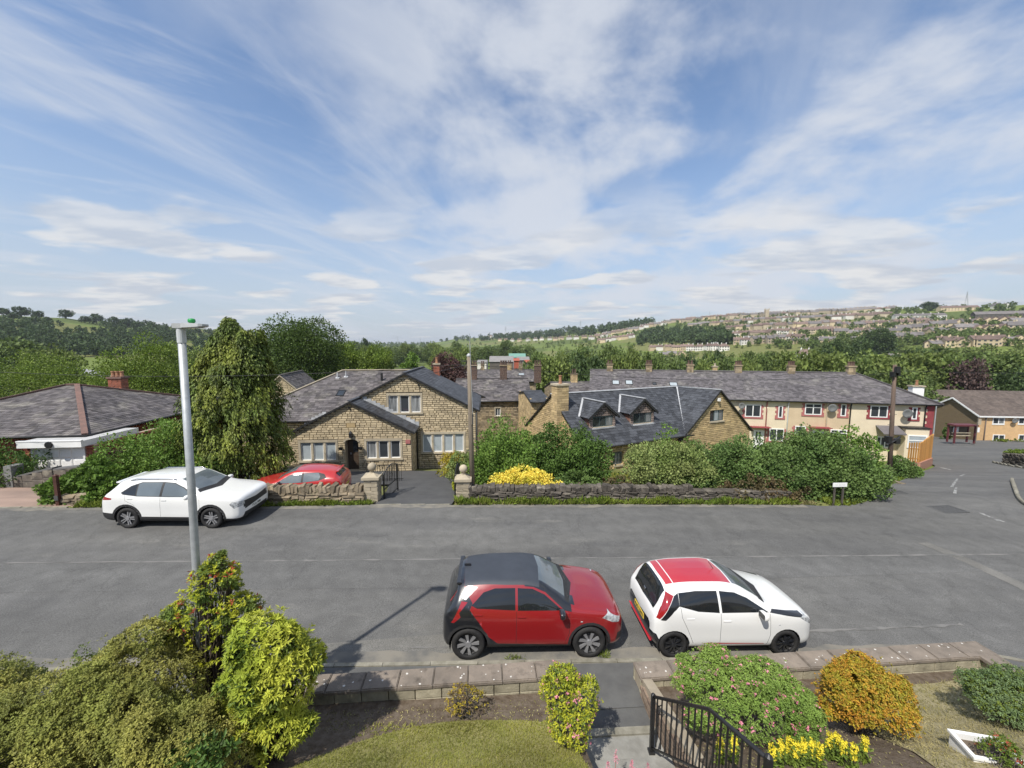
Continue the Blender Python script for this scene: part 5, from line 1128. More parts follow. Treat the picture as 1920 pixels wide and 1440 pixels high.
def coped_wall(x0, x1, label, ctop, both=True, n_cope=None, end_ret=None):
    xm = (x0 + x1) / 2; r = empty('garden_wall', (xm, wall_y(xm) - .18, -.016 * xm + .1), R(4.3), label, 'wall'); L = (x1 - x0) / math.cos(R(4.3)); n = n_cope or max(1, round(L / .62))
    ct = ctop - .1; cs = MB(); l = L / n
    cm = MB(); cm.box((-l / 2 + .006, -.19, -.06), (l / 2 - .006, .19, 0)); me = cm.mesh('coping_stone', M_cope); bm = bmesh.new(); bm.from_mesh(me); bmesh.ops.bevel(bm, geom=[e for e in bm.edges if min(v.co.z for v in e.verts) > -.01], offset=.015, segments=2, affect='EDGES'); bm.to_mesh(me); bm.free()
    for i in range(n):
        cst = inst('coping_stone', me, r, (-L / 2 + l * (i + .5), 0, ct + random.uniform(-.006, .006)), (random.uniform(-.006, .006), 0, 0))
        m = MB()
        for k in range(random.randint(2, 6)):
            a, b = random.uniform(-l * .42, l * .42), random.uniform(-.16, .16); s = random.uniform(.008, .022); nn = 7
            m.add([(a + s * random.uniform(.6, 1.3) * math.cos(t), b + s * random.uniform(.6, 1.3) * math.sin(t), .003) for t in np.linspace(0, 6.283, nn, endpoint=False)], [tuple(range(nn))])
        m.build('lichen', M_lich, cst, kind='stuff')
    m = MB(); m.box((-L / 2 + .02, -.13, -.5), (L / 2 - .02, .13, ct - .06)); m.build('core', M_mort, r)
    bh = .2; bm_ = MB(); bm_.box((-.218, -.028, -.095), (.218, .028, .095)); bme = bm_.mesh('block', M_wallb); b2 = bmesh.new(); b2.from_mesh(bme); bmesh.ops.bevel(b2, geom=b2.edges[:], offset=.008, segments=1, affect='EDGES'); b2.to_mesh(bme); b2.free()
    nb = round(L / .45); wb = L / nb
    for side in (-1, 1):
        for j in range(3):
            for i in range(nb):
                inst('block', bme, r, (-L / 2 + wb * (i + .5 + (0 if j % 2 else .0)), side * .142, ct - .06 - .1 - .2 * j + .002), (0, 0, 0), (wb / .45, 1, 1))
    return r, L, ct
WL = coped_wall(-4.35, 1.02, 'low garden wall with brown coping stones left of the path', .47)
WR = coped_wall(2.28, 9.35, 'low garden wall with brown coping stones right of the path', .45)
# return of the right-hand wall towards the house
def ret_wall():
    x0 = 9.35; y1 = wall_y(x0) - .36; r = empty('garden_wall', (x0 - .2, y1, -.15), 0, 'short return of the garden wall at the right-hand corner', 'wall'); n = 9
    m = MB(); m.box((-.19, -.31, -.06), (.19, .31, 0)); me = m.mesh('coping_stone', M_cope)
    for i in range(n):
        q = inst('coping_stone', me, r, (.03 * i, -.32 - .64 * i * .97, .50 + .02 * i), (0, 0, R(3)))
        m = MB()
        for k in range(4):
            a, b = random.uniform(-.15, .15), random.uniform(-.28, .28); s = random.uniform(.008, .02); m.add([(a + s * math.cos(t), b + s * math.sin(t), .003) for t in np.linspace(0, 6.283, 7, endpoint=False)], [tuple(range(7))])
        m.build('lichen', M_lich, q, kind='stuff')
    m = MB(); m.box((-.14, -5.8, -.3), (.14, .0, .435)); m.build('core', M_wallb, r)
ret_wall()
# brick cheek wall of the path
def cheek():
    r = empty('path_wall', (2.30, 6.0, 0), R(2), 'stepped rustic brick wall along the right side of the path', 'wall'); bm_ = MB(); bm_.box((-.05, -.105, -.034), (.05, .105, .034)); me = bm_.mesh('brick', M_wallr); tops = {0: .36, 1: .36}
    y = .33; j = 0
    m = MB(); m.add([(.03, .3, -.4), (.03, -2.0, -.4), (.2, -2.0, -.4), (.2, .3, -.4), (.03, .3, .35), (.03, -2.0, .98), (.2, -2.0, .98), (.2, .3, .35)], [(0, 3, 2, 1), (4, 5, 6, 7), (0, 1, 5, 4), (1, 2, 6, 5), (2, 3, 7, 6), (3, 0, 4, 7)]); m.build('core', M_mort, r)
    for row in range(14):
        z = -.28 + row * .078
        for i in range(11):
            yy = .21 - i * .222 - (.11 if row % 2 else 0); top = .30 + max(0, (.1 - yy)) * .30
            if z < top and z > path_h(0, 6.0 + yy) - .35 + .0: inst('brick', me, r, (.045, yy, z), (0, 0, random.uniform(-.02, .02)), (1, .98, 1))
cheek()
drape('garden_path', [(1.0, 6.7), (2.32, 6.8), (2.34, 5.62), (1.05, 5.52)], M_pave, 0.085, .5, hf=lambda x, y: -.02 * x)
def steps():
    r = empty('garden_steps', (1.7, 5.5, .1), R(3), 'pale concrete garden steps rising from the pavement beside the black railing', 'steps')
    for i in range(9):
        m = MB(); m.box((-.62, -.62 - i * .46, -.4), (.64, -.02 - i * .46 + (.04 if i else .12), .0 + i * .155)); bmx = m.build('step', M_conc, r)
    m = MB(); m.box((-.62, .02, -.2), (.64, .14, .03)); m.build('threshold_kerb', M_kerb, r)
steps()
def handrail():
    p = [at(1225, 1306, 5.28), at(1330, 1330, 4.0), at(1441, 1424, 3.05)]; b0 = at(1225, 1410, 5.28); O = b0
    r = empty('handrail', O, 0, 'black metal handrail with thin balusters beside the garden steps', 'railing')
    q = [v - O for v in p]; h = q[0].z
    m = MB(); m.tube([q[0], q[1], q[2]], .022, 8); m.build('top_rail', M_black, r, smooth=True)
    lo = [v - Vector((0, 0, h - .06)) for v in q]; lo[0] = q[0] - Vector((0, 0, h - .07)); m = MB(); m.tube([lo[0], q[1] - Vector((0, 0, .80)), q[2] - Vector((0, 0, .8))], .018, 8); m.build('bottom_rail', M_black, r, smooth=True)
    for k, v in enumerate((q[0], q[2])):
        m = MB(); m.box(v + Vector((-.026, -.026, -h - .1 if k == 0 else -1.2)), v + Vector((.026, .026, .01))); m.box(v + Vector((-.045, -.045, -h - .02 if k == 0 else -1.2)), v + Vector((.045, .045, -h + .03 if k == 0 else -1.15))); m.lathe([(.03, 0), (.033, .02), (.01, .045)], v + Vector((0, 0, .01)), 10); m.build('newel_post', M_black, r)
    b = MB(); b.box((-.008, -.008, -.80), (.008, .008, 0)); me = b.mesh('baluster', M_black)
    n1 = 10
    for i in range(1, n1): inst('baluster', me, r, q[0].lerp(q[1], i / n1))
    for i in range(0, 8): inst('baluster', me, r, q[1].lerp(q[2], i / 8))
    m = MB(); m.tube([q[0] + Vector((.02, -.02, -.08)), q[0] + Vector((.06, -.06, -.1)), q[0] + Vector((.09, -.09, -.05))], .008, 5); m.build('scroll', M_black, r)
handrail()
# garden ground: lawn, beds
M_lawn = pm('lawn_soil', (.24, .24, .075), (.30, .275, .11), scale=3, rough=1, bump=.6, bscale=60, det=8)
def gsheet(name, poly, mat, off, step=.25): return drape(name, poly, mat, off, step, hf=garden_h)
gsheet('garden_soil', [(-14, wall_y(-14) - .33), (1.04, wall_y(1.04) - .33), (1.04, -2), (-14, -2)], M_soil, 0.0, .3)
gsheet('garden_soil', [(2.45, wall_y(2.45) - .33), (9.2, wall_y(9.2) - .33), (9.2, -2), (2.45, -2)], M_soil, 0.0, .3)
lawn_poly = smooth_line([(-4.2, 3.0), (-3.1, 4.4), (-2.3, 5.1), (-1.3, 5.5), (-.3, 5.58), (.6, 5.5), (.85, 5.1), (1.0, 4.2), (1.02, 3.0)], 6)
gsheet('lawn', lawn_poly, M_lawn, .012, .25)
dry_poly = smooth_line([(5.0, 3.0), (5.3, 4.9), (5.2, 5.9), (6.2, 6.3), (7.6, 6.45), (9.0, 6.5), (9.1, 5.0), (9.1, 3.0)], 5)
gsheet('lawn', dry_poly, pm('dry_lawn_soil', (.33, .285, .165), (.25, .22, .125), scale=5, rough=1, bump=.6, bscale=50), .012, .25)
# ================================================================== cars: lofted bodies cut into panels
def pchip(xs, ys, q):
    xs = np.asarray(xs, float); ys = np.asarray(ys, float); h = np.diff(xs); d = np.diff(ys) / h; m = np.zeros_like(ys)
    for i in range(1, len(xs) - 1):
        if d[i - 1] * d[i] > 0: w1 = 2 * h[i] + h[i - 1]; w2 = h[i] + 2 * h[i - 1]; m[i] = (w1 + w2) / (w1 / d[i - 1] + w2 / d[i])
    m[0] = d[0]; m[-1] = d[-1]; i = np.clip(np.searchsorted(xs, q) - 1, 0, len(h) - 1); t = (q - xs[i]) / h[i]
    return (2 * t**3 - 3 * t**2 + 1) * ys[i] + (t**3 - 2 * t**2 + t) * h[i] * m[i] + (-2 * t**3 + 3 * t**2) * ys[i + 1] + (t**3 - t**2) * h[i] * m[i + 1]
def crom(P, n):
    out = []
    for i in range(len(P) - 1):
        p0 = P[i - 1] if i else 2 * P[0] - P[1]; p1 = P[i]; p2 = P[i + 1]; p3 = P[i + 2] if i + 2 < len(P) else 2 * P[-1] - P[-2]
        for k in range(n):
            t = k / n; out.append((0.5 * (2 * p1 + (p2 - p0) * t + (2 * p0 - 5 * p1 + 4 * p2 - p3) * t * t + (-p0 + 3 * p1 - 3 * p2 + p3) * t**3), i))
    out.append((P[-1], len(P) - 2)); return out
def paint(name, c, spec=.5, rough=.3): return pm(name, c, tuple(v * .97 for v in c), scale=1.0, rough=rough, spec=spec, coat=1.0, det=1)
def in_poly(x, y, poly):
    c = False; n = len(poly); j = n - 1
    for i in range(n):
        xi, yi = poly[i]; xj, yj = poly[j]
        if (yi > y) != (yj > y) and x < (xj - xi) * (y - yi) / (yj - yi) + xi: c = not c
        j = i
    return c
M_plast = pm('black_plastic', (.022, .022, .023), (.03, .03, .031), rough=.6, spec=.4)
M_cargl = glass('car_glass', (.012, .014, .016), .03, .7)
M_shield = glass('windscreen_glass_sky_tint', (.10, .118, .128), .03, .8)  # base paled to stand in for reflected sky and the dash behind
M_tail = pm('tail_lamp', (.30, .012, .015), (.24, .01, .012), rough=.12, spec=.6, coat=1)
M_head = pm('head_lamp', (.55, .57, .58), (.16, .17, .18), scale=14, rough=.1, spec=.7, coat=1, coords='obj')
M_alloy = pm('alloy', (.42, .42, .43), (.34, .34, .35), rough=.35, metal=.6, spec=.5)
M_chrome = pm('chrome', (.6, .6, .61), (.5, .5, .51), rough=.15, metal=1)
M_plate_y = pm('yellow_plate', (.72, .52, .08), (.66, .47, .07), rough=.4); M_plate_w = pm('white_plate', (.72, .72, .68), (.66, .66, .62), rough=.4)
def car(name, label, S, loc, yaw, slope=0.0):
    root = empty(name, loc, yaw, label, 'car'); root.rotation_euler = (0, slope, yaw)
    K = np.array(S['keys'], float); K = K[np.argsort(K[:, 0])]; xs = K[:, 0]
    nst = 110; q = np.concatenate([np.linspace(xs[0], xs[0] + .25, 16, endpoint=False), np.linspace(xs[0] + .25, xs[-1] - .25, nst, endpoint=False), np.linspace(xs[-1] - .25, xs[-1], 16)])
    W, zb, zm, zs, Wr, zr, zt = [pchip(xs, K[:, i], q) for i in range(1, 8)]
    bm = bmesh.new(); seg_l = bm.faces.layers.int.new('seg'); rings = []; NS = 5
    for i, x in enumerate(q):
        ksh = S.get('ksh', .965)
        P = [np.array(p) for p in ((0, zb[i]), (.7 * W[i], zb[i]), (.965 * W[i], zb[i] + .09), (W[i], zm[i]), (ksh * W[i], zs[i]), (Wr[i], zr[i]), (.64 * Wr[i], zr[i] + (zt[i] - zr[i]) * .80), (0, zt[i]))]
        half = crom(P, NS); ring = [bm.verts.new((x, y, z)) for (y, z), _ in half]; ring2 = [bm.verts.new((x, -y, z)) for (y, z), _ in half[1:-1]][::-1]
        rings.append((ring + ring2, [s for _, s in half]))
    n = len(rings[0][0]); hs = rings[0][1]; segs = [hs[j] for j in range(len(hs) - 1)]; segs = segs + segs[::-1]
    for i in range(len(rings) - 1):
        a, b = rings[i][0], rings[i + 1][0]
        for j in range(n):
            f = bm.faces.new((a[j], a[(j + 1) % n], b[(j + 1) % n], b[j])); f[seg_l] = segs[j]; f.smooth = True
    for ring in (rings[0][0], rings[-1][0]):
        f = bm.faces.new(ring); f[seg_l] = 8; f.smooth = True
    bmesh.ops.recalc_face_normals(bm, faces=bm.faces)
    # cut along every region outline so panel edges are clean
    def axes(view): return {'s': (0, 2, 1), 't': (0, 1, 2), 'f': (1, 2, 0)}[view]
    for R_ in S['regions']:
        view, poly, sg = R_['view'], R_['poly'], R_.get('seg')
        a, b, c = axes(view); xs_ = [p[0] for p in poly]; ys_ = [p[1] for p in poly]; mg = .06
        for i in range(len(poly)):
            p, r = poly[i], poly[(i + 1) % len(poly)]
            co = Vector((0, 0, 0)); co[a] = p[0]; co[b] = p[1]; no = Vector((0, 0, 0)); no[a] = -(r[1] - p[1]); no[b] = r[0] - p[0]
            if no.length < 1e-6: continue
            lo = (min(p[0], r[0]) - mg, min(p[1], r[1]) - mg); hi = (max(p[0], r[0]) + mg, max(p[1], r[1]) + mg)
            fs = []
            for f in bm.faces:
                if sg is not None and f[seg_l] not in sg: continue
                m = f.calc_center_median()
                ma = abs(m[a]) if (view == 'f') else m[a]; mb_ = abs(m[b]) if view == 't' else m[b]
                if lo[0] <= ma <= hi[0] and lo[1] <= mb_ <= hi[1] and 'x' not in R_ or ('x' in R_ and R_['x'][0] <= m.x <= R_['x'][1] and lo[0] <= ma <= hi[0] and lo[1] <= mb_ <= hi[1]): fs.append(f)
            for mir in ((0,) if view == 's' else (0, 1)):
                if mir:
                    k = a if view == 'f' else b; co[k] = -co[k]; no[k] = -no[k]
                gm = set(f for f in fs if f.is_valid); ed = set(e for f in gm for e in f.edges); vt = set(v for f in gm for v in f.verts)
                bmesh.ops.bisect_plane(bm, geom=list(vt) + list(ed) + list(gm), plane_co=co, plane_no=no)
                if not mir: fs = [f for f in bm.faces if (sg is None or f[seg_l] in sg) and lo[0] - .05 <= (abs(f.calc_center_median()[a]) if view == 'f' else f.calc_center_median()[a]) <= hi[0] + .05 and lo[1] - .05 <= (abs(f.calc_center_median()[b]) if view == 't' else f.calc_center_median()[b]) <= hi[1] + .05] if view != 's' else fs
    bm.normal_update(); vn = {}
    groups = {}
    for f in bm.faces:
        m = f.calc_center_median(); key = ('body', S['paint'], '')
        for R_ in S['regions']:
            if R_.get('seg') is not None and f[seg_l] not in R_['seg']: continue
            if 'x' in R_ and not (R_['x'][0] <= m.x <= R_['x'][1]): continue
            a, b, c = axes(R_['view']); u, v = (abs(m[a]) if R_['view'] == 'f' else m[a]), (abs(m[b]) if R_['view'] == 't' else m[b])
            if in_poly(u, v, R_['poly']):
                key = (R_['part'], R_['mat'], ('' if R_.get('one') else ('l' if m.y > 0 else 'r'))); break
        groups.setdefault((key[0], id(key[1]), key[2]), (key, []))[1].append(f)
    parts = {}
    for (key, fs) in groups.values():
        if key[0] == 'cut': continue
        vid = {}; vs = []; ns = []; fc = []
        for f in fs:
            ids = []
            for v in f.verts:
                if v not in vid: vid[v] = len(vs); vs.append(v.co[:]); ns.append(v.normal[:])
                ids.append(vid[v])
            fc.append(ids)
        me = bpy.data.meshes.new(key[0]); me.from_pydata(vs, [], fc); me.materials.append(key[1]); me.polygons.foreach_set('use_smooth', [True] * len(fc)); me.update()
        try: me.normals_split_custom_set_from_vertices(ns)
        except Exception: pass
        o = bpy.data.objects.new(key[0], me); link(o, root); parts.setdefault(key[0], []).append((key[2], o))
    bm.free()
    # wheels
    r = S['wr']; wt = S['wt']; yw = S['yw']
    for ax, (xa, spin) in enumerate(((S['fa'], .35), (S['ra'], 0.0))):
        for sd in (-1, 1):
            wy = sd * yw; e = bpy.data.objects.new('wheel', None)
            hub = MB(); hub.lathe([(r * .66, -wt * .22), (r * .66, wt * .22)], (0, 0, 0), 20, axis='y'); wm = hub.mesh('wheel', M_plast, False)
            wo = bpy.data.objects.new('wheel', wm); wo.location = (xa, wy, r); link(wo, root)
            t = MB(); t.lathe([(r * .68, -wt / 2), (r * .90, -wt / 2), (r * .985, -wt * .40), (r, -wt * .25), (r, wt * .25), (r * .985, wt * .40), (r * .90, wt / 2), (r * .68, wt / 2)], (0, 0, 0), 40, axis='y', loop=True); t.build('tyre', M_rubber, wo, smooth=True)
            rm = MB(); d = sd * wt * .5; n_ = S['spokes']
            rm.lathe([(r * .68, -wt * .45), (r * .69, wt * .45), (r * .64, wt * .45), (r * .62, -wt * .2)], (0, 0, 0), 40, axis='y', loop=True)
            rim = rm.build('rim', S['rimmat'], wo, smooth=True)
            for k in range(n_):
                an = 2 * math.pi * k / n_ + spin; ca, sa = math.cos(an), math.sin(an); tw = S.get('twist', .0); sp = MB()
                def pt(rad, lat, yy): return (rad * ca - lat * sa, yy, rad * sa + lat * ca)
                w0, w1 = S['spw']; y0 = d * .78; y1 = d * .92
                for (sh_) in S.get('pair', (0,)):
                    vs = [pt(r * .12, -w0 * r + sh_ * r, y0), pt(r * .12, w0 * r + sh_ * r, y0), pt(r * .645, w1 * r + (sh_ * 1.6 + tw) * r, y1), pt(r * .645, -w1 * r + (sh_ * 1.6 + tw) * r, y1), pt(r * .12, -w0 * r + sh_ * r, y0 - sd * .03), pt(r * .12, w0 * r + sh_ * r, y0 - sd * .03), pt(r * .645, w1 * r + (sh_ * 1.6 + tw) * r, y1 - sd * .03), pt(r * .645, -w1 * r + (sh_ * 1.6 + tw) * r, y1 - sd * .03)]
                    sp.add(vs, [(0, 1, 2, 3), (7, 6, 5, 4), (0, 4, 5, 1), (1, 5, 6, 2), (2, 6, 7, 3), (3, 7, 4, 0)])
                sp.build('spoke', S['spmat'], wo)
            cp = MB(); cp.lathe([(r * .17, -.012), (r * .17, .012)], (0, d * .86, 0), 16, axis='y'); cp.build('hub_cap', S['rimmat'] if S.get('dark_cap') else S['spmat'], wo)
            bpy.data.objects.remove(e)
            # dark arch liner
            lin = MB(); ra = S['arch']; vs = []; fs = []
            for i, t_ in enumerate(np.linspace(-.35, math.pi + .35, 16)):
                for yy in (sd * (yw + wt * .38), sd * (yw - .28)): vs.append((xa + ra * .985 * math.cos(t_), yy, r + ra * .985 * math.sin(t_)))
            for i in range(15): fs.append((2 * i, 2 * i + 1, 2 * i + 3, 2 * i + 2))
            lin.add(vs, fs); lin.build('arch_liner', M_plast, root)
    # door handles, mirrors, plates, extra boxes
    for (hx_, hz, hy) in S['handles']:
        for sd in (-1, 1):
            m = MB(); m.box((hx_ - .085, sd * hy - .012, hz - .012), (hx_ + .085, sd * hy + .012, hz + .014)); o = m.build('handle', S.get('handlem', S['paint'])); bm2 = bmesh.new(); bm2.from_mesh(o.data); bmesh.ops.bevel(bm2, geom=bm2.edges[:], offset=.008, segments=2, affect='EDGES'); bm2.to_mesh(o.data); bm2.free()
            ds = [p for s_, p in parts.get('door', []) if s_ == ('l' if sd > 0 else 'r')] + [p for s_, p in parts.get('rear_door', []) if s_ == ('l' if sd > 0 else 'r')]
            tgt = None
            for p in ds:
                bb = [v[0] for v in p.bound_box]
                if min(bb) - .05 <= hx_ <= max(bb) + .05: tgt = p
            o.parent = tgt or root
    mx, my, mz = S['mirror']
    for sd in (-1, 1):
        bmm = bmesh.new(); bmesh.ops.create_icosphere(bmm, subdivisions=3, radius=1)
        for v in bmm.verts:
            c = v.co; c.x = math.copysign(abs(c.x) ** .8, c.x) * .075; c.y = math.copysign(abs(c.y) ** .75, c.y) * .115; c.z = math.copysign(abs(c.z) ** .75, c.z) * .075
            if c.x < -.035: c.x = -.035
            v.co = Vector((mx + c.x + .02 * 0, sd * (my + .10) + c.y, mz + c.z))
        me = bpy.data.meshes.new('mirror'); bmm.to_mesh(me); bmm.free(); me.materials.append(S['mirrorm']); me.polygons.foreach_set('use_smooth', [True] * len(me.polygons)); mo = link(bpy.data.objects.new('mirror', me), root)
        g = MB(); g.box((mx - .042, sd * (my + .10) - .085, mz - .05), (mx - .037, sd * (my + .10) + .085, mz + .05)); g.build('mirror_glass', M_cargl, mo)
        s_ = MB(); s_.tube([(mx + .02, sd * (my - .06), mz - .05), (mx + .01, sd * (my + .05), mz - .03)], .022, 6); s_.build('mirror_arm', M_plast, mo)
    for (nm, mt, a, b, *mir) in S.get('boxes', []):
        for sd in ((1, -1) if mir else (1,)):
            m = MB(); aa = (a[0], a[1] * sd, a[2]); bb = (b[0], b[1] * sd, b[2]); m.box(tuple(map(min, zip(aa, bb))), tuple(map(max, zip(aa, bb)))); o = m.build(nm, mt, root)
            bm2 = bmesh.new(); bm2.from_mesh(o.data); ln = min((Vector(bb) - Vector(aa))[i] for i in range(3) if abs((Vector(bb) - Vector(aa))[i]) > 0) if False else min(abs(bb[i] - aa[i]) for i in range(3)); bmesh.ops.bevel(bm2, geom=bm2.edges[:], offset=ln * .25, segments=2, affect='EDGES'); bm2.to_mesh(o.data); bm2.free()
    for (nm, mt, pts, rad) in S.get('tubes', []):
        for sd in (1, -1):
            m = MB(); m.tube([(x_, y_ * sd, z_) for x_, y_, z_ in pts], rad, 6); m.build(nm, mt, root, smooth=True)
    if 'plates' in S:
        for (x_, z_, mt, dr, txt) in S['plates']:
            m = MB(); m.box((x_ - .006, -.26, z_ - .056), (x_ + .006, .26, z_ + .056)); pl = m.build('number_plate', mt, root)
            m = MB(); rr = random.Random(txt); yq = -.22
            for k in range(7):
                if k == 4: yq += .03
                m.box((x_ + dr * .0065 - .002, yq, z_ - .036), (x_ + dr * .0065 + .002, yq + .018, z_ + .036)); m.box((x_ + dr * .0065 - .002, yq + .018, z_ + (.02 if rr.random() < .5 else -.036)), (x_ + dr * .0065 + .002, yq + .045, z_ + (.036 if rr.random() < .5 else -.02))); yq += .062
            m.build('characters', M_black, pl)
    return root
def arch_poly(xa, r, ra, z0=None, n=18):
    return [(xa + ra * math.cos(t), r + ra * math.sin(t)) for t in np.linspace(-.9, math.pi + .9, n)]
def ring_poly(xa, r, r0, r1, n=14): return [(xa + r1 * math.cos(t), r + r1 * math.sin(t)) for t in np.linspace(-.25, math.pi + .25, n)] + [(xa + r0 * math.cos(t), r + r0 * math.sin(t)) for t in np.linspace(math.pi + .25, -.25, n)]
SEAM = pm('panel_gap', (.02, .02, .02), (.03, .03, .03), rough=.8)
def seam(pts, w=.007):
    """thin dark gap polygons along a line in side view"""
    out = []
    for (x0, z0), (x1, z1) in zip(pts[:-1], pts[1:]):
        d = Vector((x1 - x0, z1 - z0)).normalized(); n = Vector((-d.y, d.x)) * w / 2; out.append(dict(part='body_seams', mat=SEAM, view='s', seg=(1, 2, 3, 4), one=True, poly=[(x0 - n.x, z0 - n.y), (x1 - n.x, z1 - n.y), (x1 + n.x, z1 + n.y), (x0 + n.x, z0 + n.y)]))
    return out
SIDE = (1, 2, 3, 4)
# ---- small red crossover with black roof (nearest)
P_red = paint('red_metallic', (.235, .010, .012)); P_blk = paint('gloss_black', (.012, .013, .016)); P_white = paint('white_gloss', (.72, .72, .70)); M_canvas = pm('canvas_roof', (.045, .052, .065), (.038, .044, .055), scale=3, rough=.55, spec=.35)
def spec_red():
    fa, ra, r = 1.215, -1.215, .333; A = .385
    keys = [(1.955, .50, .40, .50, .60, .30, .64, .66), (1.935, .64, .30, .50, .69, .45, .74, .765), (1.86, .75, .21, .52, .78, .58, .83, .865), (1.70, .825, .19, .55, .855, .64, .905, .94), (1.40, .86, .19, .58, .91, .68, .965, 1.0), (1.05, .87, .19, .58, .945, .70, 1.01, 1.05), (.88, .87, .19, .58, .955, .705, 1.05, 1.095), (.55, .87, .19, .58, .965, .675, 1.215, 1.285), (.22, .87, .19, .58, .98, .625, 1.37, 1.46), (-.15, .87, .19, .58, .99, .605, 1.42, 1.52), (-.75, .87, .19, .58, 1.01, .595, 1.415, 1.518), (-1.25, .868, .19, .58, 1.04, .575, 1.375, 1.475), (-1.42, .86, .19, .58, 1.04, .565, 1.33, 1.435), (-1.53, .845, .20, .58, 1.01, .575, 1.17, 1.25), (-1.64, .81, .22, .58, .94, .60, 1.00, 1.04), (-1.715, .75, .28, .58, .83, .58, .88, .91), (-1.745, .62, .38, .55, .68, .45, .73, .75)]
    reg = [dict(part='cut', mat=None, view='s', seg=(1, 2, 3), poly=arch_poly(fa, r, A)), dict(part='cut', mat=None, view='s', seg=(1, 2, 3), poly=arch_poly(ra, r, A)),
           dict(part='wheel_arch_trim', mat=M_plast, view='s', seg=(1, 2, 3), poly=ring_poly(fa, r, A, A + .055)), dict(part='rear_arch_trim', mat=M_plast, view='s', seg=(1, 2, 3), poly=ring_poly(ra, r, A, A + .055)),
           dict(part='side_window', mat=M_cargl, view='s', seg=(3, 4), poly=[(.66, 1.01), (.30, 1.27), (.06, 1.36), (-.24, 1.375), (-.24, 1.02)]), dict(part='side_window', mat=M_cargl, view='s', seg=(3, 4), poly=[(-.29, 1.025), (-.29, 1.375), (-.70, 1.37), (-.93, 1.31), (-1.16, 1.12), (-1.05, 1.07)]),
           dict(part='windscreen_surround', mat=M_plast, view='t', seg=(5, 6), poly=[(.80, 0), (.98, 0), (.80, .70), (.72, .66)]),
           dict(part='windscreen', mat=M_shield, view='t', seg=(5, 6), one=True, poly=[(.80, -.02), (.74, .58), (.20, .47), (.24, -.02)]),
           dict(part='roof', mat=M_canvas, view='t', seg=(5, 6), one=True, poly=[(.25, -.02), (.20, .63), (-1.32, .56), (-1.34, -.02)]), dict(part='pillar', mat=P_blk, view='s', seg=(4,), poly=[(.84, .98), (.84, 1.12), (.2, 1.45), (-.1, 1.45), (-.1, 1.40), (.08, 1.385), (.32, 1.30), (.70, 1.01)]), dict(part='pillar', mat=P_blk, view='t', seg=(5,), poly=[(.92, .40), (.92, .72), (.2, .64), (.2, .44)]),
           dict(part='spoiler', mat=P_blk, view='t', seg=(5, 6), one=True, poly=[(-1.34, -.02), (-1.32, .60), (-1.46, .60), (-1.46, -.02)]), dict(part='rear_screen', mat=M_cargl, view='t', seg=(5, 6), one=True, poly=[(-1.46, -.02), (-1.46, .56), (-1.62, .54), (-1.64, -.02)]),
           dict(part='tail_light', mat=M_tail, view='s', seg=(3, 4, 5), poly=[(-1.56, .80), (-1.52, .86), (-1.36, 1.18), (-1.24, 1.17), (-1.40, 1.00), (-1.37, .92), (-1.50, .80)]),
           dict(part='head_light', mat=M_head, view='s', seg=(3, 4, 5), poly=[(1.46, .855), (1.60, .93), (1.86, .80), (1.83, .72), (1.68, .75)]), dict(part='fog_light', mat=M_plast, view='s', seg=(2, 3), poly=[(1.80, .50), (1.93, .50), (1.93, .36), (1.76, .34)]), dict(part='grille', mat=M_plast, view='f', seg=None, x=(1.85, 2), one=True, poly=[(-.01, .28), (.5, .30), (.46, .58), (-.01, .60)]),
           dict(part='c_pillar_panel', mat=M_alloy, view='s', seg=(4, 5), poly=[(-1.28, 1.20), (-1.05, 1.375), (-1.24, 1.40), (-1.38, 1.24)])]
    reg += seam([(-.265, 1.01), (-.265, .36)]) + seam([(.80, .96), (.80, .56), (.72, .38)])
    reg += [dict(part='sill_cladding', mat=M_plast, view='s', seg=(0, 1, 2), poly=[(-.9, .1), (.9, .1), (.9, .30), (.5, .32), (-.6, .36), (-.9, .40)]),
            dict(part='rear_quarter', mat=P_blk, view='s', seg=(0, 1, 2, 3, 4), poly=[(-1.30, 1.36), (-1.14, 1.15), (-1.19, 1.05), (-1.00, .80), (-.83, .52), (-.60, .34), (-.60, .1), (-1.8, .1), (-1.8, 1.5), (-1.4, 1.5)]), dict(part='tailgate', mat=P_blk, view='t', seg=(5, 6, 8), one=True, poly=[(-1.6, -.02), (-1.6, .9), (-1.8, .9), (-1.8, -.02)]),
            dict(part='door', mat=P_red, view='s', seg=SIDE, poly=[(.80, .96), (.80, .56), (.72, .38), (.6, .30), (-.265, .34), (-.265, 1.40), (.05, 1.40), (.35, 1.30)]), dict(part='rear_door', mat=P_red, view='s', seg=SIDE, poly=[(-.27, .34), (-.265, 1.40), (-.75, 1.40), (-1.05, 1.33), (-1.2, 1.12), (-1.19, 1.05), (-1.0, .8), (-.83, .52), (-.6, .34)]),
            dict(part='bonnet', mat=P_red, view='t', seg=(5, 6), one=True, poly=[(.90, -.02), (.86, .66), (1.3, .64), (1.72, .52), (1.86, .3), (1.88, -.02)])]
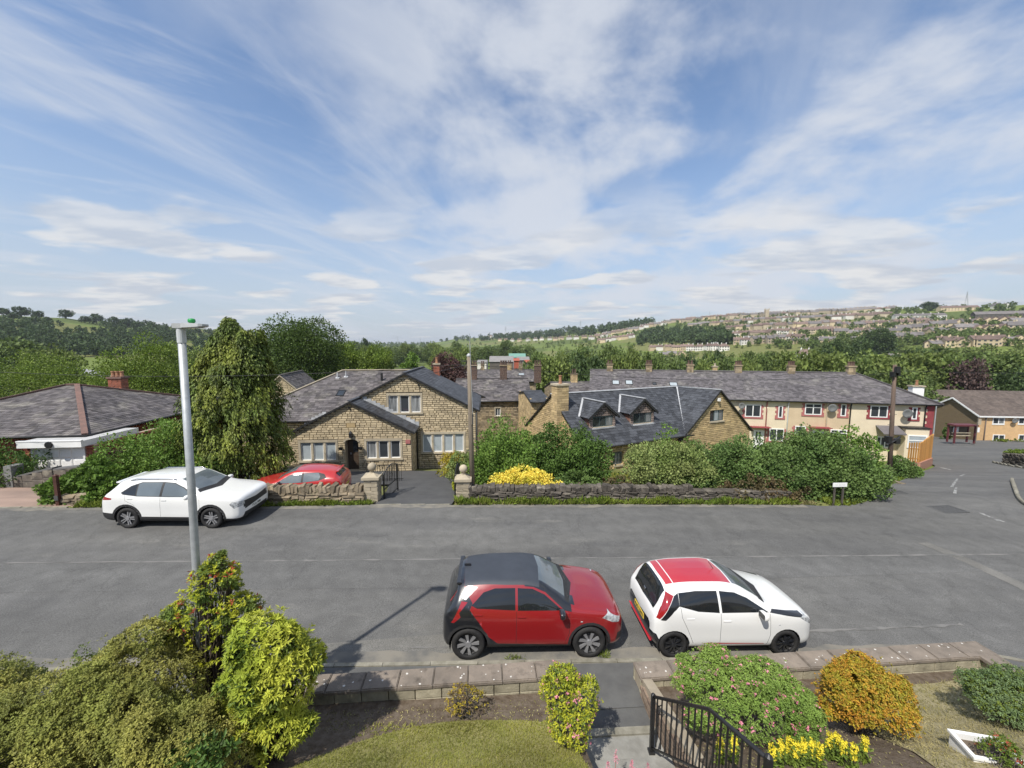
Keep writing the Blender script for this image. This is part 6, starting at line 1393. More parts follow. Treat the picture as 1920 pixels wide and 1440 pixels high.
    return dict(keys=keys, regions=reg, paint=P_red, wr=r, wt=.19, yw=.77, fa=fa, ra=ra, arch=A, spokes=8, spw=(.045, .10), twist=.10, spmat=M_alloy, rimmat=M_plast, handles=[(-.16, .90, .862), (-1.02, .955, .858)], mirror=(.62, .86, 1.03), mirrorm=P_blk,
                boxes=[('aerial', P_blk, (-1.36, -.012, 1.48), (-1.22, .012, 1.535)), ('indicator', M_head, (1.02, -.868, .79), (1.06, -.876, .81)), ('spoiler_lip', P_blk, (-1.48, -.52, 1.375), (-1.38, .52, 1.425)), ('rear_bumper_panel', M_plast, (-1.755, -.55, .35), (-1.70, .55, .50)), ('quarter_reflector', M_alloy, (-1.5, -.83, .68), (-1.38, -.835, .74))], tubes=[('wiper', M_plast, [(.86, .05, 1.10), (.80, .55, 1.11)], .012)], plates=[(-1.752, .60, M_plate_y, -1, 'a'), (1.958, .5, M_plate_w, 1, 'b')])
def road_pose(p_rear, p_front):
    a = hx(*p_rear); b = hx(*p_front); yaw = math.atan2(b[1] - a[1], b[0] - a[0]); return a, b, yaw
def place(p_rear, p_front, wb, yw, ra, fa):
    """axles located from where the near tyres touch the road"""
    a, b, yaw = road_pose(p_rear, p_front); c = Vector(((a[0] + b[0]) / 2, (a[1] + b[1]) / 2, 0)); n = Vector((-math.sin(yaw), math.cos(yaw), 0)); c += n * (yw + .05)
    mid = (ra + fa) / 2; c -= Vector((math.cos(yaw), math.sin(yaw), 0)) * mid; c.z = -.02 * c.x; return c, yaw
c, yw_ = place((878, 1236), (1103, 1232), 2.43, .77, -1.215, 1.215)
car('red_crossover_car', 'small red crossover car with black fabric roof parked at the near kerb', spec_red(), c, yw_, R(1.1))
# ---- white city car with red roof
def spec_white():
    fa, ra, r = 1.17, -1.17, .285; A = .325
    keys = [(1.83, .46, .36, .46, .56, .28, .60, .62), (1.81, .58, .27, .46, .64, .40, .69, .715), (1.74, .69, .19, .48, .74, .53, .79, .825), (1.58, .76, .17, .50, .81, .59, .865, .90), (1.30, .795, .17, .53, .87, .63, .925, .965), (1.02, .805, .17, .54, .90, .65, .985, 1.03), (.86, .807, .17, .54, .91, .65, 1.03, 1.075), (.52, .807, .17, .54, .915, .62, 1.19, 1.255), (.20, .807, .17, .54, .92, .58, 1.325, 1.40), (-.15, .807, .17, .54, .93, .565, 1.365, 1.455), (-.70, .807, .17, .54, .975, .555, 1.36, 1.452), (-1.15, .805, .17, .54, 1.04, .535, 1.325, 1.415), (-1.30, .80, .17, .54, 1.05, .52, 1.28, 1.375), (-1.40, .785, .18, .54, 1.00, .53, 1.13, 1.20), (-1.49, .75, .20, .54, .88, .55, .94, .98), (-1.56, .70, .26, .52, .78, .52, .82, .85), (-1.595, .58, .34, .5, .62, .42, .66, .68)]
    P_rr = paint('red_roof_paint', (.42, .025, .035)); reg = [dict(part='cut', mat=None, view='s', seg=(1, 2, 3), poly=arch_poly(fa, r, A)), dict(part='cut', mat=None, view='s', seg=(1, 2, 3), poly=arch_poly(ra, r, A)),
        dict(part='side_window', mat=M_cargl, view='s', seg=(3, 4), poly=[(.78, .955), (.36, 1.20), (.12, 1.29), (-.20, 1.318), (-.20, .955)]), dict(part='side_window', mat=M_cargl, view='s', seg=(3, 4), poly=[(-.25, .955), (-.25, 1.318), (-.70, 1.315), (-1.05, 1.28), (-1.08, 1.09), (-.70, .99)]),
        dict(part='windscreen_surround', mat=M_plast, view='t', seg=(5, 6), poly=[(.74, 0), (.98, 0), (.76, .64), (.66, .60)]), dict(part='windscreen', mat=M_shield, view='t', seg=(5, 6), one=True, poly=[(.76, -.02), (.68, .55), (.17, .45), (.20, -.02)]),
        dict(part='roof_panel', mat=P_rr, view='t', seg=(5, 6), one=True, poly=[(.17, -.02), (.13, .46), (-1.08, .435), (-1.09, -.02)]), dict(part='spoiler', mat=P_rr, view='t', seg=(5, 6), one=True, poly=[(-1.11, -.02), (-1.10, .44), (-1.24, .43), (-1.26, -.02)]),
        dict(part='rear_screen', mat=M_cargl, view='t', seg=(5, 6), one=True, poly=[(-1.305, -.02), (-1.30, .56), (-1.52, .52), (-1.535, -.02)]), dict(part='tail_light', mat=M_tail, view='s', seg=(3, 4, 5), poly=[(-1.53, .83), (-1.47, .82), (-1.30, 1.08), (-1.16, 1.24), (-1.29, 1.28), (-1.44, 1.02)]), dict(part='pillar_trim', mat=P_blk, view='s', seg=(3, 4), poly=[(-1.06, 1.28), (-1.15, 1.24), (-1.30, 1.07), (-1.46, .81), (-1.36, .82), (-1.2, 1.0), (-1.08, 1.09)]),
        dict(part='head_light', mat=M_head, view='s', seg=(3, 4, 5), poly=[(1.46, .82), (1.58, .87), (1.77, .70), (1.74, .64)]), dict(part='bonnet_stripe', mat=P_blk, view='s', seg=(3, 4), poly=[(.80, .95), (.86, 1.0), (1.5, .885), (1.62, .80), (1.46, .83), (1.2, .875)]), dict(part='grille', mat=M_plast, view='f', seg=None, x=(1.7, 2), one=True, poly=[(-.01, .25), (.48, .27), (.44, .5), (-.01, .52)]),
        dict(part='sill_stripe', mat=P_rr, view='s', seg=(2, 3), poly=[(-.62, .33), (-.45, .345), (.70, .315), (.70, .30), (-.45, .31)])]
    reg += seam([(-.225, .95), (-.225, .27)]) + seam([(.80, .93), (.82, .5), (.76, .28)]) + seam([(-1.06, 1.08), (-1.03, .88), (-.9, .62), (-.78, .34)])
    reg += [dict(part='rear_bumper_lower', mat=P_blk, view='s', seg=(0, 1, 2, 8), poly=[(-1.35, .1), (-1.7, .1), (-1.7, .5), (-1.52, .5), (-1.42, .3)]), dict(part='bumper_insert', mat=P_blk, view='f', seg=None, x=(-1.7, -1.45), one=True, poly=[(-.01, .28), (.48, .32), (.58, .48), (.50, .66), (-.01, .60)]),
        dict(part='door', mat=P_white, view='s', seg=SIDE, poly=[(.80, .93), (.82, .5), (.76, .28), (-.225, .27), (-.225, 1.34), (.1, 1.33), (.4, 1.22)]), dict(part='rear_door', mat=P_white, view='s', seg=SIDE, poly=[(-.225, .27), (-.225, 1.34), (-.75, 1.34), (-1.06, 1.30), (-1.06, 1.08), (-1.03, .88), (-.9, .62), (-.78, .34), (-.74, .27)]), dict(part='bonnet', mat=P_white, view='t', seg=(5, 6), one=True, poly=[(.86, -.02), (.80, .60), (1.3, .58), (1.62, .45), (1.74, .25), (1.76, -.02)])]
    return dict(keys=keys, regions=reg, paint=P_white, wr=r, wt=.17, yw=.71, fa=fa, ra=ra, arch=A, spokes=9, spw=(.04, .06), twist=.0, spmat=P_blk, rimmat=M_plast, handles=[(-.10, .80, .802), (-.86, .855, .80)], mirror=(.58, .79, .98), mirrorm=P_white,
        boxes=[('indicator', M_head, (.98, -.80, .70), (1.02, -.808, .715)), ('red_lip', P_rr, (-1.60, -.62, .255), (-1.56, .62, .275)), ('tailgate_badge', M_chrome, (-1.50, -.05, .97), (-1.48, .05, 1.03))], tubes=[('wiper', M_plast, [(.82, .05, 1.07), (.74, .5, 1.085)], .01)], plates=[(-1.598, .52, M_plate_y, -1, 'c')])
c, yw_ = place((1262, 1233), (1467, 1230), 2.34, .71, -1.17, 1.17)
wc = car('white_city_car', 'small white hatchback with red roof panel and black wheels at the near kerb', spec_white(), c, yw_, R(1.1))
m = MB(); m.tube([(.02, 0, 1.44), (-.10, 0, 1.60)], .006, 5); m.build('aerial', M_plast, wc)
# ---- white family crossover on the far side
def spec_suv(pt):
    fa, ra, r = 1.34, -1.34, .35; A = .415
    keys = [(2.26, .60, .42, .58, .74, .40, .80, .83), (2.235, .74, .32, .58, .84, .54, .90, .93), (2.15, .84, .24, .60, .92, .66, .98, 1.01), (1.98, .90, .21, .62, .97, .72, 1.03, 1.06), (1.60, .925, .20, .64, 1.01, .75, 1.065, 1.10), (1.20, .93, .20, .65, 1.03, .77, 1.10, 1.14), (1.02, .93, .20, .65, 1.035, .775, 1.14, 1.18), (.62, .93, .20, .65, 1.04, .73, 1.33, 1.40), (.22, .93, .20, .65, 1.05, .68, 1.50, 1.585), (-.25, .93, .20, .65, 1.06, .665, 1.545, 1.64), (-.95, .93, .20, .65, 1.08, .65, 1.53, 1.625), (-1.55, .925, .20, .65, 1.13, .62, 1.46, 1.55), (-1.85, .91, .21, .65, 1.14, .60, 1.36, 1.47), (-2.00, .89, .22, .65, 1.10, .62, 1.20, 1.27), (-2.13, .86, .26, .65, 1.0, .64, 1.06, 1.09), (-2.21, .80, .34, .62, .90, .62, .95, .98), (-2.245, .66, .42, .6, .76, .5, .8, .82)]
    reg = [dict(part='cut', mat=None, view='s', seg=(1, 2, 3), poly=arch_poly(fa, r, A)), dict(part='cut', mat=None, view='s', seg=(1, 2, 3), poly=arch_poly(ra, r, A)), dict(part='wheel_arch_trim', mat=M_plast, view='s', seg=(1, 2, 3), poly=ring_poly(fa, r, A, A + .075)), dict(part='rear_arch_trim', mat=M_plast, view='s', seg=(1, 2, 3), poly=ring_poly(ra, r, A, A + .075)),
        dict(part='side_window', mat=M_shield, view='s', seg=(3, 4), poly=[(.80, 1.08), (.42, 1.33), (.10, 1.47), (-.22, 1.50), (-.22, 1.09)]), dict(part='side_window', mat=M_shield, view='s', seg=(3, 4), poly=[(-.30, 1.09), (-.30, 1.50), (-.95, 1.485), (-1.06, 1.45), (-1.02, 1.11)]), dict(part='quarter_window', mat=M_cargl, view='s', seg=(3, 4), poly=[(-1.06, 1.12), (-1.10, 1.44), (-1.28, 1.37), (-1.50, 1.20), (-1.44, 1.16)]),
        dict(part='window_trim', mat=M_plast, view='s', seg=(3, 4), poly=[(.86, 1.07), (.44, 1.35), (.10, 1.49), (-.25, 1.515), (-.98, 1.50), (-1.3, 1.39), (-1.54, 1.20), (-1.46, 1.145), (-1.0, 1.09), (.0, 1.07)]),
        dict(part='windscreen_surround', mat=M_plast, view='t', seg=(5, 6), poly=[(.92, 0), (1.12, 0), (.92, .76), (.80, .70)]), dict(part='windscreen', mat=M_shield, view='t', seg=(5, 6), one=True, poly=[(.94, -.02), (.86, .66), (.20, .55), (.24, -.02)]), dict(part='rear_screen', mat=M_cargl, view='t', seg=(5, 6), one=True, poly=[(-1.88, -.02), (-1.88, .58), (-2.05, .56), (-2.06, -.02)]),
        dict(part='tail_light', mat=M_tail, view='s', seg=(3, 4, 5), poly=[(-2.14, .95), (-1.80, .98), (-1.80, 1.03), (-2.10, 1.07)]), dict(part='head_light', mat=M_head, view='s', seg=(3, 4), poly=[(1.94, .82), (2.02, .90), (2.18, .86), (2.16, .72), (2.08, .66)]), dict(part='head_light', mat=M_head, view='f', seg=(3, 4, 5), x=(2.1, 2.3), poly=[(.60, .74), (.84, .70), (.84, .90), (.60, .86)]), dict(part='grille', mat=M_plast, view='f', seg=None, x=(2.02, 2.4), one=True, poly=[(-.01, .60), (.66, .64), (.66, .86), (-.01, .80)]), dict(part='lower_grille', mat=M_plast, view='f', seg=None, x=(2.0, 2.4), one=True, poly=[(-.01, .22), (.72, .24), (.60, .46), (-.01, .44)])]
    reg += seam([(-.26, 1.06), (-.26, .36)]) + seam([(.98, 1.0), (1.0, .6), (.92, .36)]) + seam([(-1.40, 1.14), (-1.36, .95), (-1.1, .82), (-.95, .55), (-.92, .36)])
    reg += [dict(part='sill_cladding', mat=M_plast, view='s', seg=(0, 1, 2), poly=[(-2.3, .1), (2.3, .1), (2.3, .31), (.95, .40), (-.95, .42), (-1.75, .52), (-2.3, .54)]),
        dict(part='door', mat=pt, view='s', seg=SIDE, poly=[(.98, 1.0), (1.0, .6), (.92, .34), (-.26, .34), (-.26, 1.53), (.1, 1.50), (.5, 1.35)]), dict(part='rear_door', mat=pt, view='s', seg=SIDE, poly=[(-.26, .34), (-.26, 1.53), (-1.0, 1.52), (-1.3, 1.40), (-1.56, 1.2), (-1.40, 1.14), (-1.36, .95), (-1.1, .82), (-.95, .55), (-.92, .36)]), dict(part='bonnet', mat=pt, view='t', seg=(5, 6), one=True, poly=[(1.02, -.02), (.94, .72), (1.6, .70), (2.0, .60), (2.13, .4), (2.15, -.02)])]
    return dict(keys=keys, regions=reg, paint=pt, wr=r, wt=.22, yw=.81, fa=fa, ra=ra, arch=A, spokes=5, spw=(.05, .05), pair=(-.07, .07), spmat=M_alloy, rimmat=M_plast, handles=[(-.15, .97, .925), (-1.22, 1.02, .92)], mirror=(.70, .93, 1.12), mirrorm=pt,
        boxes=[('spoiler', pt, (-1.97, -.54, 1.405), (-1.82, .54, 1.455)), ('bonnet_badge', M_black, (2.18, -.09, .93), (2.21, .09, .95))], tubes=[('roof_rail', M_chrome, [(.1, .64, 1.565), (0, .645, 1.60), (-1.2, .63, 1.585), (-1.4, .615, 1.53)], .018), ('grille_trim', M_chrome, [(2.22, .05, .87), (2.16, .5, .885), (2.08, .72, .93)], .014)], plates=[(2.262, .53, M_plate_w, 1, 'd'), (-2.25, .7, M_plate_y, -1, 'e')])
c, yw_ = place((240, 990), (402, 990), 2.68, .81, -1.34, 1.34)
car('white_crossover_car', 'white family crossover with black lower trim parked across the road', spec_suv(P_white), c, yw_, R(1.1))
# ---- red hatchback behind the wall (facing left) and a dark car beyond it
def spec_hatch(pt):
    fa, ra, r = 1.29, -1.29, .315; A = .36
    keys = [(2.08, .5, .40, .5, .62, .3, .66, .68), (2.06, .66, .28, .5, .70, .45, .75, .78), (1.97, .78, .2, .52, .79, .58, .84, .87), (1.75, .84, .17, .55, .87, .64, .92, .95), (1.35, .87, .17, .57, .92, .68, .97, 1.0), (1.0, .875, .17, .58, .945, .69, 1.02, 1.06), (.82, .875, .17, .58, .95, .69, 1.06, 1.10), (.4, .875, .17, .58, .955, .63, 1.26, 1.32), (.05, .875, .17, .58, .965, .59, 1.36, 1.43), (-.35, .875, .17, .58, .98, .58, 1.38, 1.452), (-1.0, .875, .17, .58, 1.02, .56, 1.355, 1.43), (-1.45, .87, .17, .58, 1.06, .53, 1.30, 1.375), (-1.62, .86, .18, .58, 1.06, .52, 1.25, 1.33), (-1.74, .84, .2, .58, 1.03, .54, 1.12, 1.18), (-1.85, .81, .24, .58, .96, .57, 1.02, 1.05), (-1.94, .75, .3, .56, .82, .54, .87, .9), (-1.97, .62, .38, .55, .68, .45, .72, .74)]
    reg = [dict(part='cut', mat=None, view='s', seg=(1, 2, 3), poly=arch_poly(fa, r, A)), dict(part='cut', mat=None, view='s', seg=(1, 2, 3), poly=arch_poly(ra, r, A)), dict(part='side_window', mat=M_sw, view='s', seg=(3, 4), poly=[(.72, .99), (.25, 1.25), (0, 1.325), (-.28, 1.335), (-.28, 1.0)]), dict(part='side_window', mat=M_sw, view='s', seg=(3, 4), poly=[(-.36, 1.0), (-.36, 1.335), (-.95, 1.32), (-1.05, 1.2), (-1.0, 1.06)]), dict(part='window_trim', mat=M_plast, view='s', seg=(3, 4), poly=[(.78, .98), (.25, 1.27), (0, 1.345), (-.95, 1.335), (-1.2, 1.27), (-1.32, 1.14), (-1.0, 1.04), (-.28, .985)]),
        dict(part='windscreen', mat=M_shield, view='t', seg=(5, 6), one=True, poly=[(.82, -.02), (.74, .60), (.04, .48), (.08, -.02)]), dict(part='rear_screen', mat=M_cargl, view='t', seg=(5, 6), one=True, poly=[(-1.64, -.02), (-1.64, .52), (-1.80, .50), (-1.80, -.02)]), dict(part='tail_light', mat=M_tail, view='s', seg=(3, 4), poly=[(-1.90, .84), (-1.60, .88), (-1.62, .98), (-1.86, .98)]), dict(part='head_light', mat=M_head, view='s', seg=(3, 4), poly=[(1.62, .82), (1.95, .80), (1.98, .68), (1.8, .68)])]
    reg += seam([(-.32, .98), (-.32, .3)]) + seam([(.86, .92), (.84, .35)])
    reg += [dict(part='sill_cladding', mat=M_plast, view='s', seg=(0, 1, 2), poly=[(-2, .1), (2.1, .1), (2.1, .24), (-2, .26)]), dict(part='door', mat=pt, view='s', seg=SIDE, poly=[(.86, .92), (.84, .3), (-.32, .3), (-.32, 1.36), (0, 1.355), (.3, 1.26)]), dict(part='rear_door', mat=pt, view='s', seg=SIDE, poly=[(-.32, .3), (-.32, 1.36), (-1.0, 1.34), (-1.3, 1.15), (-1.2, .85), (-.95, .5), (-.9, .3)]), dict(part='bonnet', mat=pt, view='t', seg=(5, 6), one=True, poly=[(.85, -.02), (.8, .64), (1.4, .62), (1.8, .5), (1.95, .25), (1.96, -.02)])]
    return dict(keys=keys, regions=reg, paint=pt, wr=r, wt=.19, yw=.755, fa=fa, ra=ra, arch=A, spokes=5, spw=(.07, .09), spmat=M_alloy, rimmat=M_plast, handles=[(-.22, .86, .868), (-1.02, .92, .868)], mirror=(.56, .86, 1.03), mirrorm=P_blk, boxes=[('spoiler', pt, (-1.73, -.48, 1.285), (-1.62, .48, 1.325))], plates=[(-1.975, .62, M_plate_y, -1, 'f')])
M_sw = pm('side_glass_painted_sky', (.16, .185, .195), (.10, .12, .13), rough=.05, spec=.8, scale=1.5)  # silvery sky reflection painted into the glass colour
p = at(566, 905, 16.9); car('red_hatchback', 'bright red hatchback parked on the drive behind the stone wall', spec_hatch(paint('bright_red', (.42, .028, .026))), (p.x, 16.9, at(566, 879, 16.6).z - 1.45), math.pi + R(8))
p = at(528, 890, 19.9); car('dark_car', 'dark car half hidden between the golden conifer and the red hatchback', spec_hatch(paint('dark_blue_paint', (.012, .015, .02))), (p.x, 20.4, at(528, 876, 20.4).z - 1.45), math.pi + R(8))
# ================================================================== foliage kit
def unit(n):
    v = rng.normal(size=(n, 3)); return v / np.linalg.norm(v, axis=1, keepdims=True)
def leaf_mesh(name, P, D, N, L, Wd, mat, r=None, fold=.18, shape=.5):
    """one folded leaf per point: P base, D tip direction, N leaf normal, L length, Wd half width"""
    n = len(P); D = D / np.maximum(np.linalg.norm(D, axis=1, keepdims=True), 1e-6); S = np.cross(D, N); S /= np.maximum(np.linalg.norm(S, axis=1, keepdims=True), 1e-6); U = np.cross(S, D)
    L = np.broadcast_to(np.asarray(L, float), (n,))[:, None]; Wd = np.broadcast_to(np.asarray(Wd, float), (n,))[:, None]
    mid = P + D * L * shape; V = np.stack([P, mid + S * Wd + U * Wd * fold, P + D * L - U * L * .08, mid - S * Wd + U * Wd * fold], 1).reshape(-1, 3)
    me = bpy.data.meshes.new(name); me.vertices.add(4 * n); me.vertices.foreach_set('co', V.ravel().astype(np.float32))
    me.loops.add(4 * n); me.loops.foreach_set('vertex_index', np.arange(4 * n, dtype=np.int32)); me.polygons.add(n); me.polygons.foreach_set('loop_start', np.arange(0, 4 * n, 4, dtype=np.int32))
    me.update(calc_edges=True); a = me.attributes.new('rnd', 'FLOAT', 'FACE'); a.data.foreach_set('value', (rng.random(n) if r is None else r).astype(np.float32)); me.materials.append(mat)
    me.polygons.foreach_set('use_smooth', np.zeros(n, bool)); return me
def clump_pts(lobes, nc, rc, per, shell=.55, flat=1.0):
    """leaf positions on many small clumps spread through the lobes of a crown; outward directions"""
    w = np.array([l[3] * l[4] * l[5] for l in lobes]) ** .67; w = w / w.sum(); pick = rng.choice(len(lobes), nc, p=w); Lb = np.array(lobes, float)[pick]
    d = unit(nc); rr = (shell + (1 - shell) * rng.random(nc)) ** .8; C = Lb[:, :3] + d * Lb[:, 3:6] * rr[:, None]
    R_ = rc * (0.6 + 0.8 * rng.random(nc)); cr = rng.random(nc)
    d2 = unit(nc * per); d2 += np.repeat(d, per, 0) * .55; d2 /= np.linalg.norm(d2, axis=1, keepdims=True); k = (0.35 + .65 * rng.random(nc * per) ** .6)
    off = d2 * (np.repeat(R_, per) * k)[:, None]; off[:, 2] *= flat
    P = np.repeat(C, per, 0) + off; out = d2 * .75 + np.repeat(d, per, 0) * .4
    return P, out, np.repeat(cr, per), C
def limb_mesh(mb, p0, p1, r0, r1, bend=.15, n=5):
    p0, p1 = Vector(p0), Vector(p1); L = (p1 - p0).length; off = Vector(rng.normal(size=3) * L * bend * .3)
    mb.tube([p0.lerp(p1, t) + off * math.sin(math.pi * t) for t in np.linspace(0, 1, n)], [r0 + (r1 - r0) * t for t in np.linspace(0, 1, n)], 7, cap=False)
M_bark = pm('bark', (.11, .085, .06), (.07, .055, .04), scale=5, rough=.95, bump=.5)
M_bark_g = pm('grey_bark', (.17, .15, .125), (.10, .09, .075), scale=5, rough=.95, bump=.5)
def tree(name, label, cat, loc, lobes, mat, nc, rc, per, leaf, wid, trunk=True, th=None, droop=0.0, group=None, up=.4, bark=None, flat=1.0, shell=.55, crown='crown', rnd_mix=.5, limbs=8, tr=.14):
    r = empty(name, loc, 0, label, cat, group); P, O, cr, C = clump_pts(lobes, nc, rc, per, shell, flat); n = len(P)
    D = O * .8 + rng.normal(size=(n, 3)) * .55; D[:, 2] += up - droop; N = O + rng.normal(size=(n, 3)) * .5; N[:, 2] += .5
    me = leaf_mesh(crown, P, D, N, leaf * (.7 + .6 * rng.random(n)), wid * (.7 + .6 * rng.random(n)), mat, cr * rnd_mix + rng.random(n) * (1 - rnd_mix)); link(bpy.data.objects.new(crown, me), r)
    if trunk:
        mb = MB(); c = np.mean(np.array(lobes)[:, :3], 0); th = th or c[2] * .8; mb.tube([(0, 0, -.3), (c[0] * .1, c[1] * .1, th * .5), (c[0] * .5, c[1] * .5, th)], [tr * 1.3, tr, tr * .7], 9)
        for i in rng.choice(len(C), min(limbs, len(C)), replace=False): limb_mesh(mb, (c[0] * .4, c[1] * .4, th * rng.uniform(.5, 1)), C[i], tr * .45, tr * .1)
        mb.build('trunk', bark or M_bark, r, smooth=True)
    return r
def wild_lobes(w, d, h, n, taper=.5):
    """uneven heads of different heights side by side, as in an untrimmed shrub or hedge"""
    out = []
    for i in range(n):
        x = (i + .5 + rng.uniform(-.4, .4)) / n - .5; y = rng.uniform(-.26, .26); hh = h * (1 - taper * (2 * x) ** 2) * rng.uniform(.74, 1.0); out.append((x * w * .86, y * d, hh * .52, w * rng.uniform(.13, .2), d * rng.uniform(.22, .34), hh * .46))
        out.append((x * w * .9 + rng.uniform(-.05, .05) * w, -d * rng.uniform(.15, .34), hh * rng.uniform(.2, .5), w * rng.uniform(.09, .16), d * .2, hh * rng.uniform(.18, .3)))
    return out
def lobes_in(w, d, h, n, base=0.0, rr=(.3, .5), top=1.0):
    """irregular lobes filling a w x d x h crown whose underside is at base"""
    out = [(0, 0, base + h * .5, w * .36, d * .36, h * .44)]
    for i in range(n):
        a = 2 * math.pi * (i + rng.random() * .6) / n; z = rng.uniform(.22, .85); k = (1 - max(0, z - .45) * 1.1 * top); s = rng.uniform(*rr)
        out.append((math.cos(a) * w * .5 * (1 - s * .75) * k, math.sin(a) * d * .5 * (1 - s * .75) * k, base + h * z, w * s * .5, d * s * .5, h * s * .5))
    return out
G = dict(
 gold=leafm('golden_cypress', (.095, .110, .019), (.046, .066, .013), .75, .12), dark=leafm('dark_leaf', (.050, .085, .018), (.034, .062, .013), .55, .25), mid=leafm('mid_leaf', (.085, .135, .026), (.058, .10, .018), .5, .3),
 light=leafm('light_leaf', (.155, .21, .035), (.11, .165, .027), .5, .32), oak=leafm('oak_leaf', (.040, .062, .013), (.027, .046, .009), .5, .25), copper=leafm('copper_leaf', (.065, .035, .032), (.045, .028, .025), .5, .2), purple=leafm('purple_leaf', (.05, .018, .02), (.035, .014, .015), .5, .2),
 yellow=leafm('yellow_flower', (.80, .66, .12), (.70, .60, .10), .22, .3), hedge=leafm('hedge_leaf', (.070, .105, .030), (.048, .080, .022), .55, .25), hedge2=leafm('hedge_leaf_pale', (.125, .145, .050), (.09, .12, .035), .5, .25), brown=leafm('brown_leaf', (.075, .052, .026), (.06, .05, .024), .5, .2),
 olive=leafm('olive_leaf', (.165, .155, .038), (.105, .115, .026), .55, .2), pieris=leafm('pieris_leaf', (.40, .42, .055), (.27, .33, .04), .45, .3), pieris2=leafm('pieris_leaf_green', (.16, .21, .045), (.10, .15, .03), .5, .28), redtip=leafm('red_tip_leaf', (.42, .08, .04), (.30, .07, .04), .4, .3), lime=leafm('lime_leaf', (.40, .40, .035), (.29, .33, .03), .45, .3),
 orange=leafm('orange_leaf', (.42, .20, .028), (.36, .235, .03), .45, .28), amber=leafm('amber_leaf', (.36, .27, .028), (.26, .24, .028), .45, .28), pink=leafm('pink_flower', (.60, .26, .32), (.52, .18, .24), .35, .3), ypale=leafm('yellow_spike', (.80, .68, .05), (.70, .60, .05), .25, .3), grass=leafm('grass_blade', (.135, .135, .028), (.10, .11, .022), .5, .3), straw=leafm('dry_grass_blade', (.27, .235, .11), (.20, .185, .075), .45, .25), weed=leafm('weed_leaf', (.16, .20, .032), (.11, .16, .025), .5, .3), fern=leafm('heath_leaf', (.085, .115, .05), (.06, .09, .035), .5, .2))
def gpos(px, Y): p = at(px, 700, Y); return (p.x, Y, gz(p.x, Y))
def sized(px0, px1, pyt, pyb, Y):
    """real width, base height and height of a plant from its outline at its own distance"""
    a = at(px0, pyb, Y); b = at(px1, pyt, Y); return b.x - a.x, a.z, b.z - a.z, (a.x + b.x) / 2
# ---- golden weeping conifer
def conifer():
    Y = 18.2; w, zb, h, x = sized(352, 532, 600, 890, Y); z0 = gz(x, Y); h += zb - z0
    r = empty('golden_conifer', (x, Y, z0), 0, 'tall golden weeping conifer beside the stone gabled house', 'tree')
    n = 5200; t = rng.random(n) ** .85; ang = rng.random(n) * 2 * math.pi
    gap = np.sin(ang * 4 + t * 23) + np.sin(ang * 7 - t * 31 + 2) + rng.normal(size=n) * .5; ok = gap > -.75; t, ang = t[ok], ang[ok]; n = len(t)
    prof = np.interp(t, [0, .06, .2, .5, .72, .86, .94, 1], [.80, .95, 1, .88, .64, .36, .16, .02]) * w * .42
    lump = 1 + .10 * np.sin(ang * 3 + t * 9) + .10 * np.sin(ang * 5 - t * 17) + rng.normal(size=n) * .07
    top2 = (np.cos(ang - .4) > .2) & (t > .86); rad = prof * lump * (.55 + .45 * rng.random(n) ** .5)
    C = np.stack([rad * np.cos(ang), rad * np.sin(ang), t * h], 1); k2 = rng.random(n) < .09; C[k2] = np.stack([w * .2 + .13 * w * (1 - t) * np.cos(ang), .13 * w * np.sin(ang), h * (.70 + .235 * t)], 1)[k2]; per = 14; cr = rng.random(n)
    P = np.repeat(C, per, 0); k = len(P); s = np.tile(np.linspace(0, 1, per), n); od = np.stack([np.cos(ang), np.sin(ang), np.zeros(n)], 1); od = np.repeat(od, per, 0)
    P = P + od * (s * .16)[:, None] + rng.normal(size=(k, 3)) * .05; P[:, 2] -= s * s * .42 - .1
    D = od * .45 + rng.normal(size=(k, 3)) * .35; D[:, 2] -= .9; N = od + rng.normal(size=(k, 3)) * .35; N[:, 2] += .35
    link(bpy.data.objects.new('crown', leaf_mesh('crown', P, D, N, .17 * (.7 + .6 * rng.random(k)), .035, G['gold'], np.repeat(cr, per) * .6 + rng.random(k) * .4)), r)
    mb = MB(); mb.tube([(0, 0, -.3), (0, 0, h * .5), (0, 0, h * .97)], [.2, .12, .02], 9); mb.build('trunk', M_bark, r, smooth=True)
conifer()
# ---- shrubs and trees of the far side, nearest first
def shrub(label, px0, px1, pyt, pyb, Y, mat, nc=160, rc=None, per=46, leaf=.11, wid=.034, n_l=7, cat='shrub', name='shrub', depth=None, trunk=True, group=None, **k):
    w, zb, h, x = sized(px0, px1, pyt, pyb, Y); z0 = gz(x, Y); w *= 1.14; h = (h + zb - z0) * .98; d = depth or w * .8
    return tree(name, label, cat, (x, Y, z0), wild_lobes(w, d, h * 1.04, n_l, .22 if cat == 'hedge' else .5), mat, nc, rc or min(w, h) * .12, per, leaf, wid, trunk=trunk, th=h * .5, tr=.07, group=group, **k)
shrub('rounded green bush behind the white crossover', 236, 415, 772, 905, 17.0, G['mid'], 300, per=60, shell=.5)
shrub('bright green leafy bush between the pink drive and the white crossover', 130, 222, 856, 948, 14.9, G['mid'], 190, per=50, leaf=.13, wid=.05)
shrub('dark purple leaved shrub behind the green bush on the left', 190, 246, 822, 905, 16.6, G['purple'], 90, per=40)
shrub('clipped dark green bush at the far left edge', -60, 48, 814, 885, 17.4, G['dark'], 150, per=50)
shrub('large dark green shrub in front of the dormer bungalow', 985, 1145, 782, 900, 18.6, G['dark'], 330, per=64, leaf=.12, wid=.04)
shrub('broad mid green shrub right of the grey telegraph pole', 895, 1010, 800, 905, 17.6, G['mid'], 260, per=60, leaf=.12, wid=.04)
